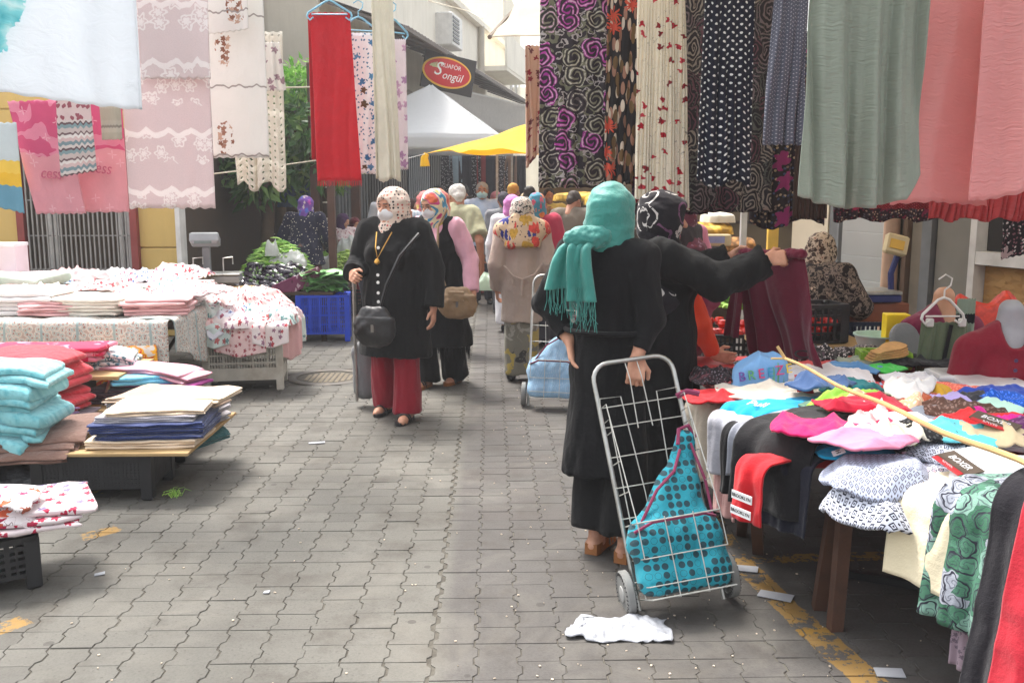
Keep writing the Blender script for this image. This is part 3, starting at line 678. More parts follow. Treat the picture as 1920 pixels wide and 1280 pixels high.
# ------------------------------------------------------------------ paved street
def paver_mat():
    n = N('concrete_paver', .82, spec=.3); v = n.co('obj'); geo_ = n.n('ShaderNodeNewGeometry'); pos = geo_.outputs['Position']; rnd = geo_.outputs['Random Per Island']
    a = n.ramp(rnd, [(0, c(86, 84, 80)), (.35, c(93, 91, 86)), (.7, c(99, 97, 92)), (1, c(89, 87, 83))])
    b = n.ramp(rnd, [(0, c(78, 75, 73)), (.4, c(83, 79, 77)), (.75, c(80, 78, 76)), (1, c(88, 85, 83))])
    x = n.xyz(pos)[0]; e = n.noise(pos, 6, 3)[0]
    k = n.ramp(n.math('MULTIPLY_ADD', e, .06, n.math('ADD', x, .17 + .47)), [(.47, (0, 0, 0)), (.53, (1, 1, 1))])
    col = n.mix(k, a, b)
    big = n.ramp(n.noise(pos, 1.3, 4)[0], [(.3, (.82, .81, .8)), (.65, (1.05, 1.05, 1.04))]); col = n.mix(1., col, big, 'MULTIPLY')
    fine = n.ramp(n.noise(pos, 95, 4, .7)[0], [(.3, (.72, .71, .7)), (.5, (1, 1, 1)), (.72, (1.12, 1.12, 1.1))]); col = n.mix(.8, col, n.mix(1., col, fine, 'MULTIPLY'))
    sp = n.vor(pos, 38., 1., '3D'); pit = n.math('MULTIPLY', n.math('LESS_THAN', sp.outputs['Distance'], .17), n.math('GREATER_THAN', n.sep(sp.outputs['Color'])[0], .6)); col = n.mix(n.math('MULTIPLY', pit, .5), col, c(70, 66, 62))
    st = n.ramp(n.noise(pos, 3.1, 6, .7)[0], [(.5, (0, 0, 0)), (.68, (1, 1, 1))]); col = n.mix(n.math('MULTIPLY', st, .55), col, c(62, 56, 50)); st2 = n.ramp(n.noise(n.map(pos, 1., loc=(7, 3, 0)), 1.7, 5, .68, .6)[0], [(.52, (0, 0, 0)), (.66, (1, 1, 1))]); col = n.mix(n.math('MULTIPLY', st2, .3), col, c(118, 114, 106)); gm_ = n.vor(pos, 4.6, 1., '3D'); gum = n.math('MULTIPLY', n.math('LESS_THAN', n.math('MULTIPLY_ADD', e, .04, gm_.outputs['Distance']), .1), n.math('GREATER_THAN', n.sep(gm_.outputs['Color'])[0], .45)); col = n.mix(n.math('MULTIPLY', gum, .55), col, c(52, 48, 45))
    # worn yellow road paint: straight bands between pairs of ground points
    wear = n.noise(pos, 9., 6, .72)[0]; wear2 = n.noise(pos, 42., 3)[0]
    def band(p, q, w, thr):
        nonlocal col
        p, q = np.array(p), np.array(q); L = np.linalg.norm(q - p) / 2; m = (p + q) / 2; ang = math.degrees(math.atan2(q[1] - p[1], q[0] - p[0]))
        s1 = n.vm('SUBTRACT', pos, (m[0], m[1], 0)); t = n.xyz(n.map(s1, (1, 1, 1), (0, 0, -ang)))
        ed = n.math('MULTIPLY_ADD', wear, .05, -.025)
        kx = n.math('LESS_THAN', n.math('ADD', n.math('ABSOLUTE', t[0]), n.math('MULTIPLY', ed, 3.)), L); ky = n.math('LESS_THAN', n.math('ADD', n.math('ABSOLUTE', t[1]), ed), w / 2)
        wr = n.math('GREATER_THAN', n.math('MULTIPLY_ADD', wear2, .35, wear), thr)
        col = n.mix(n.math('MULTIPLY', n.math('MULTIPLY', kx, ky), n.math('MULTIPLY', wr, .62)), col, c(158, 120, 48))
    g = lambda *a_: G(*a_)[:2]
    band(g(1375, 1040), g(1530, 1188), .11, .62); band(g(1520, 1178), g(1690, 1330), .12, .63); band(g(1400, 1048), g(1720, 1040), .1, .68); band(g(1330, 960), g(1385, 1050), .1, .72)
    band(g(60, 940), g(265, 905), .14, .72); band(g(150, 1008), g(222, 990), .1, .63); band(g(-60, 1200), g(50, 1160), .1, .66); band(g(330, 850), g(440, 770), .1, .74)
    n.base(col); n.set(n.b.inputs['Roughness'], n.math('MULTIPLY_ADD', e, .3, .62))
    b1 = n.bump(n.noise(pos, 120, 4, .7)[0], .35, .003); n.bump(pit, -.3, .003, b1); return n.m
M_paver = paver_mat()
def sand_mat():
    n = N('joint_sand', .95); pos = n.n('ShaderNodeNewGeometry').outputs['Position']
    n.base(n.ramp(n.noise(pos, 14, 5, .7)[0], [(.3, c(64, 60, 54)), (.5, c(82, 78, 71)), (.7, c(98, 94, 86))])); n.bump(n.noise(pos, 90, 4)[0], .5, .004); return n.m
gm = MB(); gm.add([(-32, -8, -.0035), (32, -8, -.0035), (32, 58, -.0035), (-32, 58, -.0035)], [(0, 1, 2, 3)])
ground = gm.obj('ground', sand_mat()); ground['kind'] = 'structure'
pavement = empty('pavement', kind='structure')
PWd, PLn, ZG = .146, .125, .016
def paver_shape(mb, x, y, rx=0, ry=0, dz=0, l=PLn, w=PWd):
    """one interlocking paver with zigzag flanks and eased top edges"""
    j = .0016 + .0012 * random.random(); h = l / 2 - .0004 - .0006 * random.random(); a = w / 2 - j
    zz = [(-h, 0), (-h + l * .2, 0), (-h + l * .32, ZG), (h - l * .3, ZG), (h - l * .16, 0), (h, 0)]
    out = [(a + o, yy) for yy, o in zz] + [(-a + o, yy) for yy, o in zz[::-1]]; n = len(out); V = []
    cx = sum(p[0] for p in out) / n
    for sc_, z in ((1., -.02), (1., -.0025), (.978, 0.)):
        for (px, py) in out:
            X, Y_ = (px - cx) * sc_ + cx, py * sc_; V.append((x + X, y + Y_, z + dz + X * ry + Y_ * rx))
    F = [tuple(range(2 * n, 3 * n))]
    for r_ in (0, 1):
        for i in range(n): F.append((r_ * n + i, r_ * n + (i + 1) % n, (r_ + 1) * n + (i + 1) % n, (r_ + 1) * n + i))
    mb.add(V, F)
cells = []
MHX, MHY = G(617, 707)[:2]
for cx in range(-45, 36):
    for ry in range(20, 200):
        x = cx * PWd + (.011 if cx * PWd > -.2 else 0); y = ry * PLn
        if y > 11 and (cx + ry) % 1: continue
        if abs(x) > 1.2 + y * .62: continue
        if (x - MHX) ** 2 + (y - MHY) ** 2 < .37 ** 2: continue
        cells.append((x, y))
def seen(x, y):
    return -2.35 + (-.15 * (y - 3) if y > 3 else 0) < x < 1.12 and y < 9
near = sorted([p for p in cells if seen(*p) and abs(x * 0 + p[0] - .02) < p[1] * .56], key=lambda p: p[1])[:300]; ns = set(near)
kinds = []
for i in range(6):
    m = MB(); paver_shape(m, 0, 0); kinds.append(m.mesh('paver', M_paver))
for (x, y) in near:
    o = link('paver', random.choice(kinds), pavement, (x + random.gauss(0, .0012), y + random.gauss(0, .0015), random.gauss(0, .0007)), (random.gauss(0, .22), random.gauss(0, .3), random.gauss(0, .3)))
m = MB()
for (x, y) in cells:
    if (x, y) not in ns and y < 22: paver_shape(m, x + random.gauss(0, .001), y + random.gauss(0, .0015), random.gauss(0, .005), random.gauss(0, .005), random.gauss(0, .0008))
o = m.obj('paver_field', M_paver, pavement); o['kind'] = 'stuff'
# cast iron manhole set in the paving
mh = empty('manhole', (MHX, MHY, 0), 0, 'round cast iron manhole in the paving before the white crate', 'manhole')
M_iron = hard('cast_iron', c(88, 84, 80), .6, .3, scale=20, bump=.3, dirt=c(128, 116, 98))
m = MB(); m.lathe([(.27, -.02), (.275, .004), (.28, .007), (.355, .007), (.36, .003), (.36, -.02)], n=40); m.obj('rim', M_iron, mh, smooth=True)
m = MB(); m.lathe([(.262, -.02), (.262, -.006), (.01, -.004)], n=40)
for i in range(-5, 6):
    for j_ in range(-5, 6):
        if i * i + j_ * j_ < 24: m.box((i * .045, j_ * .045, -.004), (.028, .028, .008))
m.obj('lid', hard('dusty_iron', c(132, 122, 106), .85, .0, scale=18, bump=.3), mh)
# ------------------------------------------------------------------ buildings on the left
def plaster(name, col, dirt=c(120, 112, 100), amt=.5):
    n = N(name, .9, spec=.2); pos = n.n('ShaderNodeNewGeometry').outputs['Position']
    a = n.noise(pos, 1.1, 6, .65)[0]; st = n.noise(n.map(pos, (3., 3., .35)), 1.6, 5, .7)[0]
    cl = n.mix(n.math('MULTIPLY', n.ramp(st, [(.45, (0, 0, 0)), (.75, (1, 1, 1))]), amt), col, dirt); cl = n.mix(.35, cl, n.ramp(a, [(.3, tuple(v * .75 for v in col[:3])), (.7, tuple(min(1, v * 1.15) for v in col[:3]))]))
    n.base(cl); n.bump(n.noise(pos, 26, 5)[0], .25, .01); return n.m
YW = 10.3; y0 = P(340, 500, YW)[0]
yb = empty('yellow_building', (y0 - 2.6, YW, 0), 0, 'yellow panelled building with a barred window behind the left stall', 'building')
M_yel = plaster('yellow_panel', c(214, 182, 112), c(168, 140, 90), .3); M_trim = hard('red_brown_trim', c(140, 62, 58), .6); M_pvc = hard('white_pvc', c(214, 212, 208), .4)
m = MB(); m.box((0, 2.1, 2.1), (5.16, 4., 4.2)); m.obj('wall', M_dkwood, yb)
wx0, wx1 = P(38, 450, YW)[0] - (y0 - 2.6), P(262, 450, YW)[0] - (y0 - 2.6); wz0, wz1 = P(150, 514, YW)[2], 2.25
zz = 0
for i in range(9):
    z0, z1 = i * .49, i * .49 + .484
    for (xa, xb) in ((-2.6, wx0 - .0), (wx1, 2.59)):
        if z1 < wz0 or z0 > wz1: xa, xb = (-2.6, 2.59) if xa == -2.6 else (0, 0)
        if xb - xa < .05: continue
        m = MB(); m.box(((xa + xb) / 2, .06, (z0 + z1) / 2), (xb - xa, .1, z1 - z0), bev=.012); m.obj('wall_panel', M_yel, yb)
m = MB()
for (za, zb) in ((.98, wz0), (wz1, 2.44)):
    if zb - za > .02: m.box(((wx0 + wx1) / 2, .062, (za + zb) / 2), (wx1 - wx0, .09, zb - za - .004))
m.obj('lintel_panel', M_yel, yb)
m = MB(); m.box((2.61, .02, 2.1), (.05, .2, 4.2), bev=.008); m.obj('corner_trim', M_pvc, yb)
for xx in (wx0 + .04, wx1 - .04):
    m = MB(); m.box((xx, -.01, (wz0 + wz1) / 2), (.075, .1, wz1 - wz0), bev=.006); m.obj('window_trim', M_trim, yb)
win = MB().box(((wx0 + wx1) / 2, .1, wz0 + .03), (wx1 - wx0 - .16, .1, .05)).box(((wx0 + wx1) / 2, .1, wz1 - .03), (wx1 - wx0 - .16, .1, .05))
wc = P(100, 450, YW)[0] - (y0 - 2.6); wd_ = P(225, 450, YW)[0] - (y0 - 2.6)
for xx in (wc - .05, wc + .02, wd_, wd_ + .07): win.box((xx, .095, (wz0 + wz1) / 2), (.05, .1, wz1 - wz0 - .1))
wf = win.obj('window', M_pvc, yb)
M_glass = N('dark_glass', .08, spec=.6); M_glass.base(c(52, 50, 50)); M_glass = M_glass.m
for (xa, xb) in ((wx0 + .08, wc - .08), (wc + .05, wd_ - .03), (wd_ + .1, wx1 - .08)):
    m = MB(); m.box(((xa + xb) / 2, .13, (wz0 + wz1) / 2), (xb - xa, .02, wz1 - wz0 - .1)); m.obj('pane', M_glass, wf)
gr = MB(); M_grille = hard('grey_grille', c(150, 146, 142), .5, .3)
for z in (wz0 + .06, wz0 + .42, wz0 + .8, wz1 - .1): gr.bar((wx0 + .1, -.03, z), (wx1 - .08, -.03, z), .014)
grille = gr.obj('grille', M_grille, yb)
for i in range(22):
    xx = wx0 + .12 + i * (wx1 - wx0 - .24) / 21; m = MB(); m.bar((xx, -.045, wz0 + .02), (xx, -.045, wz1 - .02), .015); m.obj('bar', M_grille, grille)
# corner building whose facade runs down the street
A0, A1 = A(-2.7, 15.3, 0), A(.65, 32.2, 0); dF = (A1 - A0) / np.linalg.norm(A1 - A0); nF = A(dF[1], -dF[0], 0); angF = math.degrees(math.atan2(dF[1], dF[0])); LF = np.linalg.norm(A1 - A0)
M_wall = plaster('cream_plaster', c(240, 234, 220), c(186, 174, 150), .35); M_gwall = plaster('grey_plaster', c(186, 178, 164), c(140, 130, 116), .35)
fb = empty('corner_building', A0, angF, 'cream plastered building with shops under a sheet metal awning', 'building')
m = MB(); m.box((LF / 2, 3., 3.1), (LF, 6., 6.2)); m.obj('wall', M_wall, fb)
m = MB(); m.box((LF / 2, -.02, 6.24), (LF + .1, .3, .14)); m.obj('parapet', M_wall, fb)
em = MB(); em.box((-.06, 2.9, 3.1), (.1, 5.9, 6.18)); em.obj('end_wall', M_gwall, fb)
wm = MB(); wm.box((-.14, 1.5, 4.35), (.06, 1.3, 1.1)); w_ = wm.obj('window', hard('brown_shutter', c(98, 82, 70), .6), fb)
M_tin = hard('rusty_sheet_metal', c(104, 96, 90), .6, .35, .2, 3., dirt=c(92, 62, 44))
for i in range(11):                 # awning sheets, one by one, sloping out over the shops
    x0_ = i * 1.2 + .0; m = MB(); n_ = 12; V = []; F = []
    for k in range(n_ + 1):
        xx = x0_ + k * 1.19 / n_; zz = .018 * (k % 2); V += [(xx, -.02, 4.62 + zz), (xx, -1.45, 4.12 + zz), (xx, -.02, 4.61 + zz - .012), (xx, -1.45, 4.11 + zz - .012)]
    for k in range(n_):
        o = 4 * k; F += [(o, o + 4, o + 5, o + 1), (o + 2, o + 3, o + 7, o + 6), (o + 1, o + 5, o + 7, o + 3)]
    m.add(V, F); m.obj('awning_sheet', M_tin, fb)
m = MB(); m.bar((-.1, -1.42, 4.09), (13.3, -1.42, 4.09), .05, .06)
for i in range(12): m.bar((i * 1.2, -.05, 4.55), (i * 1.2, -1.4, 4.06), .035)
m.obj('awning_frame', M_tin, fb)
shop = [(c(70, 74, 80), 1.6), (c(52, 50, 50), 1.2), (c(120, 122, 124), 1.4), (c(58, 54, 54), 1.8), (c(104, 52, 50), 1.2), (c(46, 46, 50), 1.6), (c(64, 60, 58), 2.2), (c(50, 46, 44), 2.4)]
xx = .3
for i, (cl, w_) in enumerate(shop):
    m = MB(); m.box((xx + w_ / 2, -.04, 1.35), (w_ - .12, .08, 2.7)); d_ = m.obj('shopfront', hard('shopfront_%d' % i, cl, .4, scale=2.), fb)
    m = MB()
    for k in range(int(w_ / .16)): m.box((xx + .12 + k * .16, -.1, 1.35), (.07, .04, 2.66))
    m.obj('shutter_rib', hard('shutter_%d' % (i % 3), (c(120, 124, 128), c(84, 82, 82), c(98, 92, 88))[i % 3], .45, .3), d_); xx += w_
dp = MB(); dp.tube([(LF - 5.1, -.1, 6.2), (LF - 5.1, -.1, 4.7)], .09, 10); dp.obj('drainpipe', M_gwall, fb, smooth=True)
bl = MB(); bl.box((LF - 2.6, -.35, 5.15), (3.6, .7, .14)); bl.box((LF - 2.6, -.68, 5.65), (3.6, .07, .95)); bl.obj('balcony', M_wall, fb)
vp = MB(); vp.tube([(.5, -.35, 3.35), (2.6, -.35, 3.2), (3., -.6, 3.3)], .2, 14); vp.obj('duct', hard('dull_duct', c(170, 160, 146), .6), fb, smooth=True)
ac = empty('air_conditioner', A0 + dF * 7.9 + nF * .2 + A(0, 0, 5.0), angF, 'white air conditioner box high on the cream wall above the awning', 'air conditioner')
m = MB(); m.box((0, 0, .35), (1.05, .4, .75), bev=.03); m.obj('casing', M_pvc, ac)
m = MB()
for i in range(7): m.box((-.16, -.21, .1 + i * .085), (.62, .02, .05))
m.obj('louvre', M_grey_pl, ac)
b2 = empty('far_building', A(.45, 33.0, 0), 84, 'tall pale house with small windows at the end of the cream facade', 'building')
m = MB(); m.box((4, 3., 4.4), (8, 6, 8.8)); m.obj('wall', plaster('pale_plaster', c(240, 232, 212), amt=.25), b2)
for i in range(3):
    m = MB(); m.box((1. + i * 2.2, -.03, 5.9), (1.1, .08, 1.3), bev=.01); f = m.obj('window', M_pvc, b2); m = MB(); m.box((1. + i * 2.2, -.07, 5.9), (.9, .03, 1.1)); m.obj('pane', M_glass, f)
eb = MB(); eb.box((0, 3, 3.2), (16, 6, 6.4)); e_ = empty('end_building', (8., 44, 0), 0, 'pale building closing the far end of the market street', 'building'); eb.obj('wall', M_wall, e_)
# hairdresser's sign under the awning
sg = empty('shop_sign', P(838, 137, 17.6), 26, 'oval red hairdresser sign with a yellow rim hanging under the awning', 'sign'); sg.rotation_euler = (R(4), R(9), R(26))
m = MB(); m.box((.05, .04, 0), (1.02, .05, .66)); m.obj('backboard', hard('sign_black', c(46, 42, 42), .5), sg)
def oval(rx, rz, y, mat, nm):
    m = MB(); V = [(rx * math.cos(a), yy, rz * math.sin(a)) for yy in (y, y + .02) for a in np.linspace(0, 2 * math.pi, 48, endpoint=False)]
    m.add(V, [tuple(range(48)), tuple(range(95, 47, -1))] + [(i, 48 + i, 48 + (i + 1) % 48, (i + 1) % 48) for i in range(48)]); return m.obj(nm, mat, sg)
oval(.485, .27, -.01, hard('sign_yellow', c(236, 190, 70), .4, var=.03), 'rim'); oval(.452, .24, -.022, hard('sign_red', c(196, 34, 40), .35, var=.05), 'face'); M_signw = hard('sign_white', c(240, 238, 234), .5, var=.02)
text('KUAFÖR', .11, M_signw, sg, (.05, -.026, .115), xs=.95); text('S', .34, M_signw, sg, (-.2, -.028, .03), shear=.25, name='lettering'); text('ongül', .2, M_signw, sg, (.1, -.028, -.055), shear=.3, xs=.92)
m = MB(); 
for q in range(5): m.tube([(-.36 + .02 * q, -.027, .06), (-.33 + .025 * q, -.03, .1 + .01 * q), (-.3 + .02 * q, -.027, .05)], .012, 5)
m.obj('emblem', hard('sign_leaf', c(214, 214, 170), .5), sg)
# low grey parasol awning edge below the sign
aw = empty('grey_awning', (0, 0, 0), 0, 'grey folded shop awning with a white rail below the oval sign', 'awning')
pa, pb, pc = P(800, 152, 18.), P(905, 190, 21.5), P(1010, 203, 25.)
m = MB(); m.tube([pa, pb, pc], .045, 8); m.obj('rail', M_pvc, aw, smooth=True)
pts = np.array([[pa + (pc - pa) * u + A(0, .5 * v, -.75 * v + .12 * math.sin(v * 3.1)) for u in np.linspace(0, 1, 24)] for v in np.linspace(0, 1, 10)])
link('canvas', solid_grid('canvas', pts, np.zeros(pts.shape[:2] + (2,)), plain('grey_canvas', c(196, 192, 186), tr=.35), .01), aw)
# ------------------------------------------------------------------ market tents and tarps
def patch(name, cs, mat, nu=20, nv=14, sag=.1, parent=None, thick=.006, wr=.02, seed=3):
    """a tarp spanned between four corners (a b / d c), sagging"""
    a, b, cc, d = [np.array(q, float) for q in cs]; u, v = np.meshgrid(np.linspace(0, 1, nu), np.linspace(0, 1, nv)); u3, v3 = u[..., None], v[..., None]
    p = (a * (1 - u3) + b * u3) * (1 - v3) + (d * (1 - u3) + cc * u3) * v3
    p[..., 2] += -sag * 16 * u * (1 - u) * v * (1 - v) + wr * vn(np.stack([u * 5, v * 5, u * 0 + seed], -1), seed)
    e = sag * .5; p[..., 2] += e * 4 * (u * (1 - u)) * (v < .001) * 0
    return link(name, solid_grid(name, p, np.stack([u * 2, v * 2], -1), mat, thick), parent)
M_tent = plain('white_tent_cloth', c(238, 238, 238), co='uv', tr=.45, var=.03); M_ytarp = plain('yellow_tarp', c(244, 208, 34), .6, co='uv', tr=.5, var=.08); M_btarp = plain('beige_tarp', c(224, 214, 196), .8, co='uv', tr=.55, var=.1)
tt = empty('market_tent', (0, 0, 0), 0, 'white peaked market tent in the middle of the street', 'tent')
pk = P(808, 158, 16.5); zE = 2.5; cs = [A(pk[0] - 1.55, pk[1] - 1.25, zE), A(pk[0] + 1.12, pk[1] - 1.25, zE - .02), A(pk[0] + 1.42, pk[1] + 1.4, zE), A(pk[0] - 1.4, pk[1] + 1.4, zE)]
for i in range(4):
    a, b = cs[i], cs[(i + 1) % 4]; patch('roof_panel', [a, b, pk + (b - pk) * .02, pk + (a - pk) * .02], M_tent, 18, 16, .05, tt, wr=.01)
    patch('valance', [a, b, b - A(0, 0, .22), a - A(0, 0, .22)], M_tent, 24, 5, 0, tt, wr=.012)
for q in cs:
    m = MB(); m.bar((q[0], q[1], 0), (q[0], q[1], zE), .04); m.obj('leg', M_steel, tt)
yt = empty('yellow_tarp', (0, 0, 0), 0, 'bright yellow tarp stretched over the stalls at the far right', 'tarp')
ya, yb_, yc, yd = P(800, 288, 13.4), P(1075, 212, 15.6), P(1100, 292, 12.6), P(905, 280, 12.9)
patch('canvas', [ya, yb_, yc, yd], M_ytarp, 26, 18, .12, yt, wr=.03)
m = MB(); m.tube([ya, P(796, 296, 13.4), P(797, 312, 13.4)], .035, 8, r2=.07); m.obj('tied_corner', M_ytarp, yt, smooth=True)
m = MB(); m.tube([ya, P(745, 302, 13.0)], .006, 5); m.obj('rope', M_pvc, yt)
bt = empty('beige_tarp', (0, 0, 0), 0, 'beige tarp corner stretched above the right hand clothes rails', 'tarp')
ba, bb_, bc, bd = P(918, 70, 8.2), P(992, -10, 9.6), P(1330, -170, 9.6), P(1180, 88, 8.0)
patch('canvas', [ba, bb_, bc, bd], M_btarp, 26, 18, .12, bt, wr=.04)
shade_tarp = empty('beige_tarp', (0, 0, 0), 0, 'unseen beige tarp extended overhead to shade the right stall', 'tarp')  # out of view overhead, added to shade the right stall
patch('canvas', [(.5, 8.0, 3.5), (4.6, 8.3, 3.7), (5.2, 3.2, 3.2), (.9, 3.2, 3.1)], M_btarp, 30, 30, .1, shade_tarp, wr=.05, seed=8)
for q_ in ((4.6, 8.3, 3.7), (5.2, 3.2, 3.2)): m = MB(); m.bar((q_[0], q_[1], 0), q_, .05); m.obj('pole', M_steel, shade_tarp)
m = MB(); m.tube([ba, P(948, 36, 8.9), bb_], .02, 6); m.obj('hem_rope', hard('grey_rope', c(120, 108, 96), .9), bt)
for nm, pts, r, lb in (('string', [P(803, 2, 13), P(880, 22, 12), P(905, 36, 11)], .006, 'thin string tied across the street above the oval sign'), ('string', [P(340, 333, 8.), P(470, 318, 9.), P(600, 300, 10.2)], .006, 'thin string stretched behind the white tablecloths'), ('string', [P(480, 166, 8.6), P(600, 163, 9.6)], .008, 'pale cord tied between the lace and the red scarf')):
    m = MB(); m.tube(pts, r, 5); tag(m.obj(nm, hard('twine', c(190, 180, 160), .9)), lb, 'string')
# wooden shed in the gap, its dark planks standing in for canopy shade
sh = empty('wooden_shed', (-4.1, 14.1, 0), 0, 'dark wooden shed of rough planks under the tree', 'shed')
for i in range(11):
    m = MB(); m.box((random.gauss(0, .02), random.gauss(0, .01), .14 + i * .235), (3.4, .05, .2 + random.random() * .03), bev=.006); m.obj('plank', M_dkwood, sh)
for xx in (-1.3, -.2, .6, 1.55):
    m = MB(); m.box((xx, -.08, 1.35), (.11, .1, 2.7)); m.obj('post', M_dkwood, sh)
m = MB(); m.box((-.1, -.3, 2.72), (3.8, 1.9, .06)); m.obj('roof', M_tin, sh)
sheet('blue_bag_cloth', .42, .5, plain('faded_blue_bag', c(66, 88, 116), co='uv'), P(556, 318, 12.9), 'faded blue cloth bag hanging in the dark gap beside the tree', 'bag', taper=1.3, folds=2)
# right-hand building: panels, pipe, door, window
r0, r1 = P(1478, 500, 8.9), P(2080, 500, 5.6); dR = (r1 - r0); dR[2] = 0; LR = np.linalg.norm(dR); dR /= LR; angR = math.degrees(math.atan2(dR[1], dR[0]))
rb = empty('grey_building', (r0[0], r0[1], 0), angR, 'grey shop building with shuttered panels behind the right stall', 'building')
m = MB(); m.box((LR / 2, 2.1, 1.9), (LR, 4., 3.8)); m.obj('wall', plaster('grey_shop_wall', c(150, 146, 138), amt=.3), rb)
def tR(px, py=450):           # pixel column -> distance along that wall
    d = ray(px, py); a = np.array([[d[0], -dR[0]], [d[1], -dR[1]]]); s = np.linalg.solve(a, r0[:2]); return s[1]
def rpanel(nm, pa_, pb_, z0, z1, mat, y=-.02, th=.06, bev=.004, par=None):
    a, b = tR(pa_), tR(pb_); m = MB(); m.box(((a + b) / 2, y, (z0 + z1) / 2), (b - a, th, z1 - z0), bev=bev); return m.obj(nm, mat, par or rb)
M_shut = hard('pale_shutter', c(176, 178, 176), .35, .3, .06, 1.5, bump=.05); M_cream = hard('cream_panel', c(206, 194, 172), .6, var=.05)
rpanel('panel', 1493, 1560, 0, 3, M_cream); rpanel('panel', 1563, 1583, 0, 3, M_grey_pl); s_ = rpanel('shutter', 1586, 1682, 0, 3, M_shut, -.012)
for i in range(14):
    a, b = tR(1587), tR(1681); m = MB(); m.box(((a + b) / 2, -.05, .14 + i * .2), (b - a, .02, .198), bev=.002); m.obj('slat', M_shut, s_)
m = MB(); q = tR(1697); m.tube([(q, -.13, 0), (q, -.13, 3.2)], .062, 14); m.obj('drainpipe', hard('pink_beige_pipe', c(176, 144, 122), .55), rb, smooth=True)
M_brn = hard('brown_frame', c(112, 92, 78), .6); rpanel('door_frame', 1710, 1718, 0, 3, M_brn, -.04, .1); rpanel('door', 1720, 1744, 0, 3, hard('taupe_door', c(132, 122, 108), .6)); rpanel('door_frame', 1746, 1764, 0, 3, M_grey_pl, -.04, .1)
rpanel('panel', 1767, 1838, 0, 3, hard('grey_panel', c(128, 124, 116), .6, var=.06)); rpanel('window_frame', 1842, 1854, 0, 3, M_pvc, -.05, .12)
a, b = tR(1855), tR(2075); zt = P(1880, 485, 6.4)[2]
m = MB(); m.box(((a + b) / 2, -.05, zt), (b - a, .12, .09)); m.obj('window_rail', M_pvc, rb)
m = MB(); m.box(((a + b) / 2, .0, zt + .8), (b - a, .03, 1.5)); m.obj('pane', M_glass, rb)
def osb():
    n = N('strand_board', .8); v = n.map(n.co('obj'), (14, 14, 40)); o = n.vor(v, 1., 1., '3D'); n.base(n.ramp(n.sep(o.outputs['Color'])[0], [(0, c(150, 114, 70)), (.5, c(190, 150, 98)), (1, c(170, 128, 78))])); return n.m
m = MB(); m.box(((a + b) / 2, .0, zt / 2 - .03), (b - a, .03, zt - .06)); m.obj('board', osb(), rb)
# deep shop interior further up on the right
ib = empty('potato_shop', (3.2, 13.6, 0), 0, 'dim produce shop front under the yellow tarp', 'shop')
M_dim = plaster('dim_wall', c(112, 96, 72), c(70, 60, 48), .5); m = MB(); m.box((.2, 2., 2.), (5.2, .2, 4.)).box((2.8, .5, 2.), (.2, 3., 4.)); m.obj('wall', M_dim, ib)  # dimness of the shop interior painted into the wall colour
m = MB(); m.box((.1, -.1, 2.75), (5.6, .1, .5)); m.obj('fascia', hard('ochre_board', c(170, 140, 60), .7), ib)
m = MB(); m.box((-1.9, .4, 1.4), (.06, 2., .06)).box((.2, 1.85, 1.1), (4.6, .05, .05)); m.obj('shelf', M_dkwood, ib)
m = MB(); m.bar(P(1447, 480, 9.)* A(1, 1, 0), P(1447, 480, 9.) * A(1, 1, 0) + A(0, 0, 3.), .1, .05); tag(m.obj('yellow_door_post', hard('yellow_post', c(226, 186, 84), .5)), 'tall yellow door post left of the cream panel', 'post')
for px, Y_, lb in ((1391, 8.2, 'white metal post of the stall beside the potato sacks'), (1571, 7.3, 'thin grey metal post left of the pale shutter')):
    g = P(px, 500, Y_); m = MB(); m.bar((g[0], g[1], 0), (g[0], g[1], 2.7), .05 if px < 1500 else .03); tag(m.obj('metal_post', M_pvc if px < 1500 else M_grey_pl), lb, 'post')
# posts on the left
for px, Y_, w_, lb in ((622, 11.2, .085, 'brown wooden post between the vegetable sellers'), (592, 12.3, .1, 'dark brown post behind the red scarf'), (668, 13.5, .12, 'grey brown post at the shop corner behind the sellers')):
    g = P(px, 400, Y_); m = MB(); m.box((g[0], g[1], 1.6), (w_, w_, 3.2), bev=.006); tag(m.obj('wooden_post', M_wood), lb, 'post')
